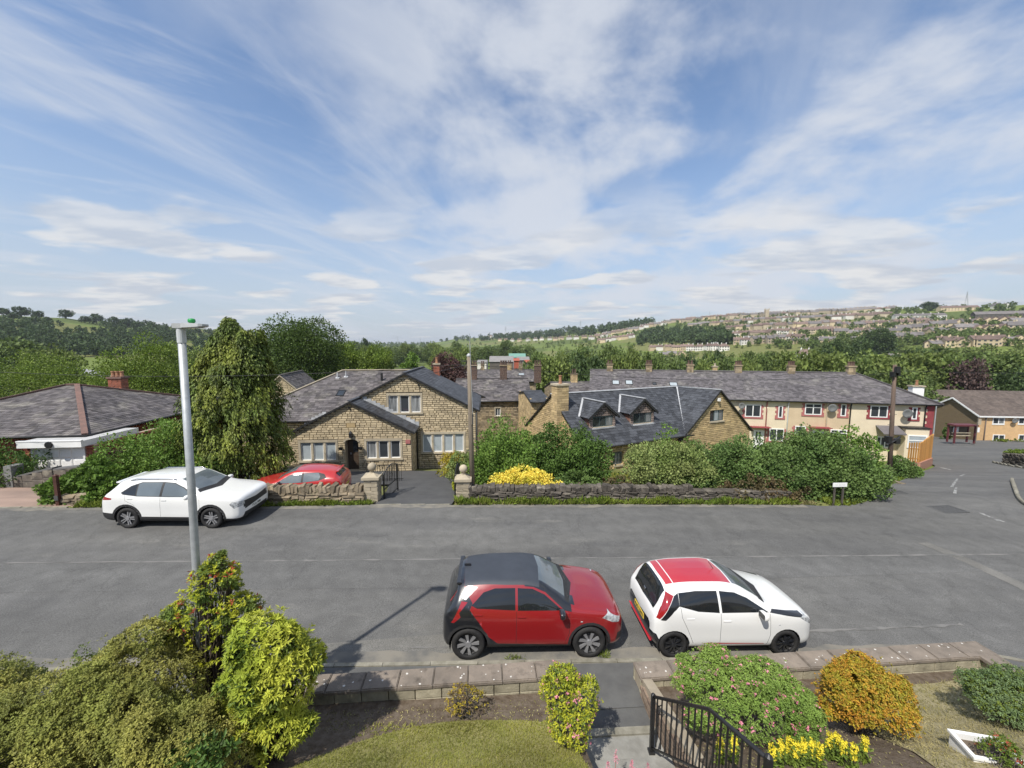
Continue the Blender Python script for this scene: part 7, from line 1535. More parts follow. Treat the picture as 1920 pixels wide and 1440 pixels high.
shrub('leafy shrub rising in front of the dark stone terrace', 905, 1005, 762, 860, 20.6, G['mid'], 220, per=54, leaf=.12, wid=.04)
shrub('golden orange shrub at the corner of the stone house', 830, 878, 838, 886, 21.5, G['amber'], 80, per=46, leaf=.09)
shrub('pale flowering shrub beside the grey telegraph pole', 850, 900, 826, 910, 18.8, G['hedge2'], 90, per=44)
shrub('small yellow-green plant behind the right gate pillar', 853, 882, 878, 908, 16.6, G['lime'], 46, per=40, leaf=.08)
shrub('low green shrub right of the yellow flowering shrub', 1048, 1125, 880, 922, 16.2, G['hedge'], 120, per=50, leaf=.09)
shrub('small bush with brown twigs behind the dark wall', 1128, 1215, 885, 925, 16.6, G['brown'], 60, per=36, leaf=.08)
shrub('green shrub climbing over the bungalow eaves', 1212, 1290, 792, 880, 18.4, G['mid'], 150, per=50)
def yellow():
    Y = 15.9; w, zb, h, x = sized(922, 1048, 880, 926, Y); z0 = gz(x, Y); h += zb - z0; r = empty('yellow_shrub', (x, Y, z0), 0, 'bright yellow flowering shrub on top of the dark stone wall', 'shrub')
    lb = [(-w * .32, 0, h * .42, w * .2, .5, h * .3), (-w * .08, 0, h * .66, w * .22, .55, h * .33), (w * .16, 0, h * .6, w * .18, .5, h * .28), (w * .36, 0, h * .4, w * .16, .45, h * .25), (0, .1, h * .4, w * .4, .5, h * .3)]
    for nm, mat, nc, per in (('flowers', G['yellow'], 260, 34), ('leaves', G['lime'], 70, 22)):
        P, O, cr, C = clump_pts(lb, nc, .16, per, .7); n = len(P); N = O + rng.normal(size=(n, 3)) * .6; D = O + rng.normal(size=(n, 3)) * .8
        link(bpy.data.objects.new(nm, leaf_mesh(nm, P, D, N, .075, .03, mat)), r)
    mb = MB()
    for i in range(14): limb_mesh(mb, (rng.uniform(-.4, .4), 0, 0), C[rng.integers(len(C))], .02, .008)
    mb.build('stems', M_bark, r)
yellow()
# ---- the big mixed hedge: four bushes that grow into one another
hedge_grp = None
shrub('pale green bush at the left end of the big hedge', 1180, 1330, 812, 935, 17.2, G['hedge2'], 320, per=64, leaf=.10, wid=.036, depth=3.2, name='hedge_bush', cat='hedge')
shrub('dense dark middle of the big hedge below the cream terrace', 1270, 1500, 812, 945, 17.6, G['hedge'], 620, per=70, leaf=.10, wid=.036, depth=3.6, name='hedge_bush', cat='hedge', n_l=10)
shrub('tall right part of the big hedge behind the street nameplate', 1440, 1606, 804, 950, 17.2, G['hedge'], 640, per=70, leaf=.10, wid=.038, depth=3.4, name='hedge_bush', cat='hedge', n_l=10)
shrub('green top of the hedge with long shoots in front of the terrace porch', 1560, 1650, 786, 850, 18.6, G['mid'], 150, per=50, leaf=.12, wid=.04)
shrub('straggly brown patch of bramble at the foot of the hedge', 1355, 1500, 885, 942, 15.85, G['brown'], 130, per=34, leaf=.08, depth=.9, trunk=False, name='bramble', cat='bramble')
shrub('low leafy skirt of the hedge around the street nameplate', 1500, 1622, 872, 950, 16.5, G['hedge'], 260, per=60, leaf=.10, wid=.036, depth=1.3, trunk=False, name='hedge_bush', cat='hedge')
shrub('green bush behind the brown telegraph pole', 1668, 1712, 846, 890, 22.5, G['hedge'], 90, per=44)
shrub('small bush on the verge below the picket fence', 1700, 1724, 872, 892, 23.2, G['mid'], 50, per=36)
shrub('little clipped bush in front of the farther flats', 1770, 1786, 788, 804, 60, G['dark'], 40, per=40, leaf=.16, wid=.06)
shrub('bright green bush above the black corner wall', 1895, 1960, 845, 868, 36, G['light'], 90, per=40, leaf=.14, wid=.05)
for k, (px0, px1, lb) in enumerate(((1862, 1890, 'low shrub under the windows of the buff flats'), (1893, 1925, 'wider low shrub at the right foot of the buff flats'))): shrub(lb, px0, px1, 822, 836, 56, G['weed'], 50, per=36, leaf=.16, wid=.06)
for i, (px, py, sz) in enumerate(((1292, 862, .10), (1300, 860, .09), (1306, 866, .08))):
    pass
# ---- middle distance trees
def bigtree(label, px0, px1, pyt, pyb, Y, mat, nc=240, per=60, leaf=None, group=None, n_l=9, name='tree', **k):
    w, zb, h, x = sized(px0, px1, pyt, pyb, Y); z0 = gz(x, Y); tot = h + zb - z0; base = max(0.12 * tot, (zb - z0) * .6); hh = tot - base; lf = leaf or max(.14, Y * .0048)
    return tree(name, label, 'tree', (x, Y, z0), lobes_in(w, w * .85, hh, n_l, base), mat, nc, min(w, hh) * .13, per, lf, lf * .36, th=base + hh * .35, tr=max(.12, w * .025), group=group, **k)
bigtree('big leafy tree at the left edge behind the brick bungalow', -90, 148, 650, 790, 40, G['light'], 420, 60)
bigtree('leafy tree behind the brick chimney and the street lamp', 208, 342, 640, 775, 42, G['light'], 360, 60)
bigtree('small sunlit bush behind the bungalow roof', 92, 150, 705, 742, 34, G['light'], 90, 50)
bigtree('huge dark oak behind the stone gabled house', 482, 645, 610, 735, 62, G['oak'], 520, 70, n_l=12)
bigtree('light green tree right of the dark oak', 622, 690, 643, 720, 75, G['light'], 190, 60)
bigtree('second light green tree right of the dark oak', 672, 745, 652, 715, 72, G['light'], 190, 60)
bigtree('small round tree above the ridge of the stone house', 748, 785, 668, 704, 78, G['mid'], 110, 50)
bigtree('copper leaved tree above the right eaves of the stone house', 808, 880, 664, 722, 52, G['copper'], 200, 56, shell=.3)
# ================================================================== far trees, woods, town on the hill
def proto_crown(nc, per, leaf, mat, n_l=8, rc=.11, shell=.5, top=1.0, w=1.0, h=1.0):
    lb = lobes_in(w, w, h * .9, n_l, h * .1, top=top); P, O, cr, C = clump_pts(lb, nc, rc, per, shell); n = len(P)
    D = O * .8 + rng.normal(size=(n, 3)) * .55; D[:, 2] += .2; N = O + rng.normal(size=(n, 3)) * .5; N[:, 2] += .5
    return P, D, N, leaf * (.7 + .6 * rng.random(n)), cr * .6 + rng.random(n) * .4
def proto_mesh(mat, nc=200, per=26, leaf=.055, **k):
    P, D, N, L, r = proto_crown(nc, per, leaf, mat, **k); return leaf_mesh('crown', P, D, N, L, L * .4, mat, r)
tm = MB(); tm.tube([(0, 0, -.1), (0, 0, .25), (.02, .01, .55)], [.035, .025, .012], 7, cap=False); TRUNK = tm.mesh('trunk', M_bark, True)
leafm('far_mid', (.066, .090, .026), (.05, .072, .02), .5, .25); leafm('far_dark', (.038, .058, .019), (.029, .046, .016), .5, .25); leafm('far_light', (.094, .118, .031), (.072, .096, .026), .5, .3); leafm('far_copper', (.06, .04, .035), (.045, .03, .028), .4, .2)
PRO = {k: [proto_mesh(MATS['far_' + k], n_l=6 + i) for i in range(3)] for k in ('mid', 'dark', 'light')}; PRO['copper'] = [proto_mesh(MATS['far_copper'])]
PROF = {k: [proto_mesh(MATS['far_' + k], 80, 16, .10, n_l=5) for i in range(2)] for k in ('mid', 'dark', 'light', 'copper')}
def far_tree(x, y, w, h, kind, label, group, far=False, z=None, trunk=True):
    z = gz(x, y) if z is None else z; r = empty('tree', (x, y, z), rng.random() * 6.28, label, 'tree', group); r.scale = (w, w, h)
    inst('crown', (PROF if far else PRO)[kind][rng.integers(len((PROF if far else PRO)[kind]))], r)
    if trunk: inst('trunk', TRUNK, r, sc=(1, 1, 1))
    return r
ORD = 'first second third fourth fifth sixth seventh eighth ninth tenth eleventh twelfth thirteenth fourteenth'.split()
def belt(rows, label, group):
    cnt = {}; tot = {k: sum(q[4] == k for q in rows) for k in PRO}
    for (px, pyt, w_px, Y, kind) in sorted(rows):
        cnt[kind] = cnt.get(kind, 0) + 1; lb_ = label[kind] if tot[kind] < 2 or tot[kind] > 14 else f'{ORD[cnt[kind] - 1]} {label[kind]} from the left'
        t = at(px, pyt, Y); z = gz(t.x, Y); w = w_px / F_PX * Y * 1.05; far_tree(t.x, Y, w, max(t.z - z, 3), kind, lb_, group)
lab = lambda s: {k: f'{c} {s}' for k, c in (('mid', 'mid green tree'), ('dark', 'dark green tree'), ('light', 'sunlit light green tree'), ('copper', 'copper leaved tree'))}
belt([(1010, 662, 70, 105, 'mid'), (1045, 670, 95, 78, 'light'), (1108, 662, 88, 74, 'dark'), (1170, 666, 70, 84, 'light'), (1225, 672, 60, 80, 'mid'), (1150, 655, 60, 120, 'mid'), (1085, 655, 60, 130, 'mid')], lab('in the clump behind the low stone roofs'), 'trees behind the stone terraces')
belt([(1270, 668, 66, 86, 'mid'), (1318, 672, 60, 78, 'light'), (1365, 664, 66, 92, 'mid'), (1410, 670, 56, 80, 'light'), (1445, 662, 60, 98, 'mid'), (1495, 660, 96, 84, 'light'), (1555, 664, 90, 80, 'light'), (1612, 664, 86, 84, 'mid'), (1300, 667, 60, 120, 'dark'), (1235, 664, 60, 130, 'mid'), (1350, 668, 60, 120, 'dark'), (1420, 666, 60, 120, 'mid'), (1585, 668, 60, 110, 'light')], lab('in the belt above the cream terrace roof'), 'trees behind the cream terrace')
belt([(1668, 664, 110, 84, 'light'), (1735, 662, 120, 88, 'light'), (1790, 668, 90, 84, 'mid'), (1850, 672, 100, 92, 'mid'), (1905, 668, 120, 90, 'mid'), (1960, 665, 120, 90, 'dark'), (1700, 690, 90, 76, 'mid'), (1880, 695, 80, 84, 'dark'), (1770, 664, 90, 120, 'dark'), (1830, 666, 90, 120, 'mid'), (1900, 662, 90, 125, 'light'), (1640, 666, 70, 120, 'mid'), (1700, 666, 70, 120, 'dark')], lab('in the dense belt behind the flats'), 'trees behind the flats')
belt([(1818, 684, 66, 80, 'copper')], lab('standing dark among the belt behind the flats'), None)
belt([(1640, 618, 46, 300, 'dark'), (1655, 622, 42, 290, 'dark'), (1608, 640, 50, 200, 'dark'), (1560, 648, 56, 170, 'dark'), (1745, 567, 24, 640, 'dark')], lab('standing out alone on the right-hand hillside'), 'single dark trees on the right hillside')
# valley floor trees and hedgerows
rows = []
for px in range(590, 1000, 15): rows.append((px + rng.uniform(-6, 6), 640 + rng.uniform(0, 12), rng.uniform(20, 36), rng.uniform(300, 420), rng.choice(['mid', 'dark', 'mid', 'light'])))
for px in range(640, 1200, 46): rows.append((px + rng.uniform(-9, 9), 654 + rng.uniform(-4, 10), rng.uniform(24, 42), rng.uniform(140, 200), rng.choice(['light', 'light', 'mid'])))
rows = [q for q in rows if not (q[1] > 650 and q[3] < 205 and (715 < q[0] < 790 or 880 < q[0] < 1000))]
belt(rows, lab('on the flat valley floor beyond the rooftops'), 'trees on the valley floor')
belt([(0, 640, 120, 130, 'mid'), (90, 655, 90, 110, 'light'), (345, 655, 70, 120, 'light'), (455, 640, 80, 130, 'mid'), (500, 645, 60, 120, 'light'), (-70, 640, 120, 110, 'mid')], lab('on the left below the wooded hillside'), 'trees below the left hillside')
# ridge hedgerow trees on the left
for px, py, s in ((8, 583, 16), (40, 586, 22), (72, 588, 16), (124, 588, 18), (160, 596, 14), (182, 598, 20), (215, 602, 18), (240, 604, 18), (25, 590, 14), (90, 596, 12)):
    p = hit(px, py + 10) or hit(px, py + 14) or hit(px, py + 20); w = s / F_PX * p.y; far_tree(p.x, p.y, w * 1.1, w * .9, 'dark', 'dark hedgerow tree on the skyline of the left-hand hill', 'skyline trees on the left hill', True)
# woods: too many trunks to count, each wood one mass
def wood(label, spec, mat, hgt=(9, 13), leaves=(18, 6)):
    Ps, Ds, Ns, Ls, rs = [], [], [], [], []
    for (poly, count) in spec:
        xs = [p[0] for p in poly]; ys = [p[1] for p in poly]; k = 0; tries = 0
        while k < count and tries < count * 8:
            tries += 1; px, py = rng.uniform(min(xs), max(xs)), rng.uniform(min(ys), max(ys))
            if not in_poly(px, py, poly): continue
            p = hit(px, py, 100)
            if p is None: continue
            h = rng.uniform(*hgt); P, D, N, L, r = proto_crown(leaves[0], leaves[1], .17, None, n_l=4, rc=.16, shell=.4)
            Ps.append(P * np.array([h * .85, h * .85, h]) + np.array(p)); Ds.append(D); Ns.append(N); Ls.append(L * h); rs.append(np.clip(r * .6 + rng.random() * .4, 0, 1)); k += 1
    P = np.concatenate(Ps); L = np.concatenate(Ls) * 1.38; me = leaf_mesh('wood', P, np.concatenate(Ds), np.concatenate(Ns), L, L * .42, mat, np.concatenate(rs)); link(bpy.data.objects.new('wood', me), None, label, 'wood', None, 'stuff')
wood('dense green wood on the left-hand hillside', [([(-60, 620), (60, 622), (120, 628), (220, 622), (330, 632), (360, 665), (200, 672), (60, 660), (-60, 652)], 330), ([(180, 612), (260, 608), (360, 618), (480, 640), (480, 648), (350, 642), (240, 626)], 170), ([(0, 607), (120, 610), (90, 622), (0, 620)], 36), ([(360, 640), (520, 650), (520, 662), (360, 664)], 90)], MATS['far_dark'], (6, 9))
wood('dark wood along the middle of the right-hand hillside', [([(1190, 640), (1225, 622), (1300, 622), (1370, 630), (1372, 646), (1290, 648), (1200, 650)], 200)], MATS['far_dark'], (10, 14))
wood('far wooded ridge in the centre of the skyline', [([(820, 637), (900, 632), (1000, 626), (1100, 617), (1215, 604), (1225, 612), (1120, 628), (1010, 636), (900, 641), (820, 642)], 260)], MATS['far_dark'], (13, 20), (16, 6))
wood('belt of mixed trees across the foot of the right-hand hill', [([(1040, 656), (1200, 664), (1380, 670), (1560, 664), (1740, 660), (1920, 662), (1920, 676), (1560, 676), (1200, 672), (1040, 664)], 170), ([(860, 645), (1040, 640), (1190, 645), (1190, 655), (1040, 655), (860, 655)], 120)], MATS['far_light'], (4, 6.5))
wood('distant tree line across the valley bottom', [([(560, 644), (820, 645), (820, 653), (560, 655)], 200)], MATS['far_mid'], (12, 18), (15, 6))
wood('scattered garden trees among the houses of the hillside', [([(1380, 600), (1560, 590), (1740, 588), (1920, 585), (1920, 650), (1560, 655), (1380, 655)], 430), ([(1240, 604), (1400, 594), (1400, 625), (1240, 622)], 90), ([(1395, 592), (1900, 574), (1900, 584), (1395, 602)], 110), ([(1080, 632), (1240, 612), (1240, 620), (1100, 645)], 40)], MATS['far_mid'], (4.5, 8))
wood('bright hedges and shrubs among the lower hillside gardens', [([(1380, 600), (1920, 590), (1920, 655), (1380, 655)], 230)], MATS['far_light'], (3, 6))
# ---- houses on the hill
W_st = pm('far_stone', (.44, .37, .275), (.35, .29, .21), scale=.3, rough=.95, orand=.25); W_ye = pm('far_buff', (.56, .46, .31), (.47, .38, .25), scale=.3, rough=.95, orand=.2); W_wh = pm('far_white', (.68, .66, .61), (.60, .58, .53), scale=.3, rough=.9, orand=.1); W_dk = pm('far_dark_stone', (.13, .115, .10), (.10, .09, .08), scale=.3, rough=.95, orand=.2)
R_gr = pm('far_grey_roof', (.17, .155, .15), (.13, .12, .118), scale=.3, rough=.85, orand=.25); R_br = pm('far_brown_roof', (.17, .12, .10), (.13, .095, .08), scale=.3, rough=.85, orand=.25)
M_farwin = glass('far_window', (.05, .055, .06), .15, .5)
def house_meshes(w, d, e, r, nwin, wallm, roofm, gable_front=False, storeys=2, chims=2, hip=False):
    """wall, roof, chimneys and single windows of one small house"""
    A = MB(); hw, hd = w / 2, d / 2
    A.box((-hw, -hd, -3), (hw, hd, e))
    if gable_front: A.add([(-hw, -hd, e), (hw, -hd, e), (0, -hd, r), (-hw, hd, e), (hw, hd, e), (0, hd, r)], [(0, 1, 2), (5, 4, 3)])
    elif not hip: A.add([(-hw, -hd, e), (-hw, hd, e), (-hw, 0, r), (hw, -hd, e), (hw, hd, e), (hw, 0, r)], [(0, 1, 2), (5, 4, 3)])
    B = MB(); o = .35; t = .15; s = (r - e) / (hw if gable_front else hd)
    if gable_front:
        for g in (-1, 1): B.add([(g * (hw + o), -hd - o, e - s * o), (g * (hw + o), hd + o, e - s * o), (0, hd + o, r), (0, -hd - o, r), (g * (hw + o), -hd - o, e - s * o + t), (g * (hw + o), hd + o, e - s * o + t), (0, hd + o, r + t), (0, -hd - o, r + t)], [(0, 1, 2, 3), (4, 5, 6, 7), (0, 1, 5, 4), (3, 0, 4, 7), (1, 2, 6, 5)])
    else:
        i = hd if hip else -o
        for g in (-1, 1): B.add([(-hw - o, g * (hd + o), e - s * o), (hw + o, g * (hd + o), e - s * o), (hw - i, 0, r), (-hw + i, 0, r), (-hw - o, g * (hd + o), e - s * o + t), (hw + o, g * (hd + o), e - s * o + t), (hw - i, 0, r + t), (-hw + i, 0, r + t)], [(0, 1, 2, 3), (4, 5, 6, 7), (0, 1, 5, 4), (3, 0, 4, 7), (1, 2, 6, 5)])
        if hip:
            for g in (-1, 1): B.add([(g * (hw + o), -hd - o, e - s * o + t), (g * (hw + o), hd + o, e - s * o + t), (g * (hw - i), 0, r + t)], [(0, 1, 2)])
    Cm = MB(); Cm.box((-.45, -.4, r - 1.2), (.45, .4, r + 1.1)); Cm.box((-.2, -.15, r + 1.0), (.2, .15, r + 1.5)); cx = [(k - (chims - 1) / 2) * (w * .9 / max(chims, 1)) for k in range(chims)]
    ws = []
    for st in range(storeys):
        for k in range(nwin): ws.append((-hw + w * (k + .5) / nwin, 1.4 + st * 2.7))
    wn = MB(); wn.box((-.65, -.06, -.6), (.65, .06, .6)); wme = wn.mesh('window', M_farwin)
    return dict(wall=A.mesh('wall', wallm), roof=B.mesh('roof', roofm), chim=Cm.mesh('chimney', wallm), cx=cx, wins=[(x, -hd - .04, z) for x, z in ws if z < e - .5], wme=wme)
HT = {'semi': house_meshes(12, 8, 5.2, 8.2, 4, W_st, R_gr), 'semib': house_meshes(11, 8, 5, 7.8, 4, W_ye, R_br), 'gab': house_meshes(7.5, 9, 3.6, 6.6, 2, W_ye, R_br, True, 1, 0), 'bung': house_meshes(12, 8.5, 2.9, 5.8, 3, W_ye, R_gr, False, 1, 1), 'white': house_meshes(11, 8, 5.2, 8.2, 4, W_wh, R_br, hip=True), 'terr': house_meshes(26, 8, 5.4, 8.4, 10, W_st, R_gr, chims=5), 'terrb': house_meshes(22, 8, 5.2, 8, 8, W_st, R_br, chims=4), 'wterr': house_meshes(58, 9, 6.2, 9, 16, W_wh, R_gr, chims=6), 'dterr': house_meshes(56, 9, 6, 9.5, 14, W_dk, R_gr, chims=6), 'school': house_meshes(60, 12, 6, 10, 12, W_ye, R_br, chims=0), 'wgab': house_meshes(9, 9, 5, 9, 2, W_wh, R_gr, True, 2, 1)}
NAMES = dict(semi='grey roofed stone semi', semib='buff semi with brown roof', gab='small buff gable-fronted house', bung='low stone bungalow', white='white rendered house', terr='stone terrace row', terrb='brown roofed terrace row', wgab='white gabled house')
def far_house(px, py, kind, where, yaw=None, sc=1.0, lab_=None):
    p = hit(px, py, 100)
    if p is None: return
    T = HT[kind]; t0 = math.atan2(p.x, p.y); yw = (-t0 * .55 + rng.uniform(-.3, .3)) if yaw is None else yaw
    nm = 'hillside_terrace' if 'terr' in kind else 'hillside_house'
    r = empty(nm, p, yw, lab_ or f'{NAMES[kind]} {where}', 'house' if nm == 'hillside_house' else 'terrace', None if lab_ else f'houses {where}'); r.scale = (sc,) * 3
    inst('wall', T['wall'], r); inst('roof', T['roof'], r)
    for x in T['cx']: inst('chimney', T['chim'], r, (x, 0, 0))
    if p.y < 520 or lab_:
        for w in T['wins']: inst('window', T['wme'], r, w)
def hrow(x0, y0, x1, y1, n, kinds, where, sc=1.0):
    n = int(n * 1.55); sc *= 1.3
    for i in range(n):
        t = (i + .5) / n; far_house(x0 + (x1 - x0) * t + rng.uniform(-3, 3), y0 + (y1 - y0) * t + rng.uniform(-1.2, 1.2), kinds[rng.integers(len(kinds))], where, sc=sc)
hrow(1108, 637, 1245, 608, 15, ['semib', 'white', 'semib', 'semi'], 'in the pale estate at the left end of the hillside', .95)
hrow(1120, 643, 1190, 634, 6, ['white', 'semib'], 'in the pale estate at the left end of the hillside', .9)
hrow(1250, 606, 1395, 594, 12, ['semi', 'semib', 'terrb'], 'along the upper hillside left of the church', .9)
hrow(1290, 614, 1420, 604, 9, ['semi', 'semib'], 'along the upper hillside left of the church', .9)
hrow(1395, 595, 1680, 584, 14, ['semi', 'terr', 'white', 'semi'], 'on the skyline right of the church', .85)
hrow(1400, 606, 1660, 596, 15, ['semi', 'white', 'terrb'], 'in the second row below the skyline', .85)
hrow(1370, 620, 1570, 612, 13, ['terrb', 'semi', 'semib'], 'in the brown roofed rows at mid slope', .85)
hrow(1375, 632, 1560, 624, 12, ['semib', 'terrb', 'white'], 'in the brown roofed rows at mid slope', .8)
hrow(1570, 616, 1735, 608, 10, ['semi', 'bung', 'semib'], 'around the long white terrace', .8)
hrow(1560, 630, 1730, 622, 10, ['semib', 'bung', 'semi'], 'at mid slope below the white terrace', .8)
hrow(1735, 613, 1915, 608, 8, ['gab', 'gab', 'bung'], 'in the row of buff gables on the right', .95)
hrow(1735, 627, 1915, 620, 8, ['gab', 'bung', 'semi'], 'in the lower row of buff gables on the right', .85)
hrow(1735, 651, 1915, 646, 8, ['bung', 'semib', 'gab'], 'in the lowest stone row on the right', .8)
hrow(1215, 657, 1365, 657, 7, ['white', 'semib', 'white'], 'in the white row at the foot of the hill', .75)
hrow(1235, 668, 1300, 666, 3, ['gab', 'bung'], 'in the white row at the foot of the hill', .7)
hrow(1380, 646, 1500, 640, 7, ['semib', 'white', 'semi'], 'in the lower slope left of the single dark trees', .8)
hrow(1600, 642, 1735, 638, 7, ['bung', 'semi', 'gab'], 'at mid slope below the white terrace', .75)
hrow(1490, 645, 1560, 640, 4, ['semi', 'bung'], 'at mid slope below the white terrace', .7)
hrow(930, 641, 1100, 636, 9, ['white', 'semib', 'white'], 'scattered along the far centre hillside', .9)
hrow(905, 636, 930, 632, 3, ['white', 'semib'], 'scattered along the far centre hillside', 1.1)
far_house(1722, 600, 'wterr', '', R(-16), .95, 'long white terrace high on the right-hand hillside'); far_house(1882, 598, 'dterr', '', R(-22), .95, 'long dark stone terrace high on the right edge of the hill')
far_house(1795, 583, 'school', '', R(-14), .8, 'long buff school building under the pylon on the skyline'); far_house(1868, 579, 'wgab', '', R(-10), .95, 'white gabled house on the skyline at the right'); far_house(1884, 578, 'wgab', '', R(-10), .8, 'smaller white gabled house on the skyline at the right')
far_house(1508, 675, 'white', '', R(-18), 1.05, 'large white house among trees above the cream terrace roof'); far_house(1342, 650, 'wgab', '', R(10), .6, 'tiny bright white gabled house beside the dark wood')
far_house(1682, 675, 'bung', '', R(-30), .8, 'pale roofed bungalow half hidden in trees above the brown pole')
# church tower
p = hit(1437, 596, 100); r = empty('church', p, R(-12), 'stone church tower on the skyline of the hill', 'church'); m = MB(); m.box((-3.2, -3.2, -3), (3.2, 3.2, 16))
for sx in (-1, 1):
    for sy in (-1, 1): m.box((sx * 3.1 - .6, sy * 3.1 - .6, 16), (sx * 3.1 + .6, sy * 3.1 + .6, 18.6))
m.build('tower', W_st, r); m = MB(); m.box((3.2, -4, -3), (20, 4, 6)); m.build('nave', W_st, r); m = MB(); m.add([(3, -4.4, 6), (20.2, -4.4, 6), (20.2, 4.4, 6), (3, 4.4, 6), (3, 0, 10.5), (20.2, 0, 10.5)], [(0, 1, 5, 4), (2, 3, 4, 5), (3, 0, 4), (1, 2, 5)]); m.build('roof', R_gr, r)
# farm and works in the valley
M_grn = pm('green_sheeting', (.17, .31, .25), (.14, .27, .22), rough=.6, scale=.5); M_gry = pm('grey_sheeting', (.24, .23, .22), (.19, .18, .175), rough=.7, scale=.5); M_rus = pm('rust_red_sheeting', (.38, .10, .06), (.30, .08, .05), rough=.7, scale=.5)
def barn(px0, px1, pyb, pye, pyr, Y, wm, rm, label):
    a = at(px0, pyb, Y); b = at(px1, pyb, Y); e = at(px0, pye, Y).z; rz = at(px0, pyr, Y + 6).z; z = min(gz(a.x, Y), a.z) ; r = empty('barn', (a.x, Y, z), 0, label, 'barn'); w = b.x - a.x; d = 12
    m = MB(); m.box((0, 0, -2), (w, d, e - z)); m.add([(0, 0, e - z), (0, d, e - z), (0, d / 2, rz - z), (w, 0, e - z), (w, d, e - z), (w, d / 2, rz - z)], [(0, 1, 2), (5, 4, 3)]); m.build('wall', wm, r)
    m = MB()
    for g, y0 in ((0, -.4), (1, d + .4)): m.add([(-.3, y0, e - z - .1), (w + .3, y0, e - z - .1), (w + .3, d / 2, rz - z + .1), (-.3, d / 2, rz - z + .1)], [(0, 1, 2, 3)])
    m.build('roof', rm, r); m = MB(); m.box((w * .3, -.06, -1), (w * .6, -.01, (e - z) * .7)); m.build('door', M_dryd, r)
barn(918, 962, 684, 678, 668, 172, W_dk, M_gry, 'long low grey barn in the valley farm'); barn(955, 985, 676, 670, 663, 190, M_gry, M_grn, 'barn with pale green roof in the valley farm'); barn(964, 973, 683, 676, 672, 165, M_rus, M_rus, 'small rust red shed in front of the farm barns'); barn(985, 1002, 684, 679, 675, 170, W_dk, M_rus, 'low dark shed with reddish roof at the right end of the farm'); barn(895, 912, 682, 679, 675, 180, W_wh, M_gry, 'small pale shed at the left end of the farm'); barn(970, 992, 680, 675, 669, 180, M_gry, M_gry, 'grey roofed barn right of the green roofed barn')
# pylons on the skyline
def pylon(px, pyb, pyt, Y, label):
    b = at(px, pyb, Y); t = at(px, pyt, Y); h = t.z - b.z; r = empty('pylon', b, R(20), label, 'pylon', 'electricity pylons on the skyline'); w = h * .09; k = max(.012 * h, .35) * .5
    m = MB()
    for sx in (-1, 1):
        for sy in (-1, 1): m.tube([(sx * w, sy * w, -3), (sx * w * .3, sy * w * .3, h * .6), (0, 0, h)], k, 4)
    for i in range(6):
        z0 = h * i * .1; z1 = h * (i + 1) * .1; f = lambda z: w * (1 - .7 * z / (.6 * h)) if z < .6 * h else w * .3
        for sx in (-1, 1): m.tube([(sx * f(z0), -f(z0), z0), (-sx * f(z1), -f(z1), z1)], k * .6, 4)
    m.build('mast', M_galv, r); m = MB()
    for z in (.66, .78, .9): m.tube([(-h * .14 * (1.2 - z * .4), 0, h * z), (h * .14 * (1.2 - z * .4), 0, h * z)], k * .9, 4)
    m.build('cross_arms', M_galv, r)
for px, pyb, pyt, Y, lb in ((1811, 576, 546, 640, 'tall pylon behind the school on the right skyline'), (1330, 600, 583, 1000, 'small pylon above the upper hillside houses'), (1088, 622, 600, 1500, 'pylon on the wooded ridge in the centre'), (948, 632, 611, 1800, 'pylon on the ridge left of centre'), (746, 645, 630, 2200, 'distant pylon over the valley bottom'), (788, 644, 632, 2200, 'faint distant pylon right of the valley pylon'), (674, 645, 634, 2400, 'faintest distant pylon at the left of the valley')): pylon(px, pyb, pyt, Y, lb)
# the valley road on the left
def valley_road():
    a = [(120, 688), (150, 694), (180, 700), (212, 708)]; pts = [hit(*q, 60) for q in a]; m = MB(); vs = []
    for p in pts: vs += [(p.x - .5, p.y - 4, float(terrain_h(p.x, p.y - 4)) + .15), (p.x + .5, p.y + 4, float(terrain_h(p.x, p.y + 4)) + .15)]
    m.add(vs, [(2 * i, 2 * i + 2, 2 * i + 3, 2 * i + 1) for i in range(len(pts) - 1)]); m.build('road', pm('pale_road', (.28, .28, .29), (.24, .24, .25)), kind='structure')
valley_road()
# ================================================================== plants of our own garden
def gh(x, y): return float(garden_h(x, y))
def gsz(px0, px1, pyt, pyb, Y): return sized(px0, px1, pyt, pyb, Y)
def rosettes(name, C, O, mat, per=9, leaf=.08, wid=.014, parent=None, tilt=.55, cr=None, jit=.35):
    """whorls of narrow leaves, as on pieris and rhododendron shoots"""
    n = len(C); O = O / np.linalg.norm(O, axis=1, keepdims=True); a = np.tile(np.linspace(0, 2 * np.pi, per, endpoint=False), n) + np.repeat(rng.random(n) * 6, per)
    ref = np.where(np.abs(O[:, 2:3]) < .9, np.array([[0, 0, 1.]]), np.array([[1., 0, 0]])); U = np.cross(O, ref); U /= np.linalg.norm(U, axis=1, keepdims=True); V = np.cross(O, U)
    U, V, On = np.repeat(U, per, 0), np.repeat(V, per, 0), np.repeat(O, per, 0); D = U * np.cos(a)[:, None] + V * np.sin(a)[:, None] + On * (tilt + .5 * rng.random(n * per))[:, None]; N = On - D * .3
    D = D + rng.normal(size=D.shape) * jit; P = np.repeat(C, per, 0) + rng.normal(size=D.shape) * leaf * jit; r = np.repeat(rng.random(n) if cr is None else cr, per) * .6 + rng.random(n * per) * .4
    me = leaf_mesh(name, P, D, N, leaf * (.65 + .6 * rng.random(n * per)), wid * (.8 + .4 * rng.random(n * per)), mat, r, .25); return link(bpy.data.objects.new(name, me), parent)
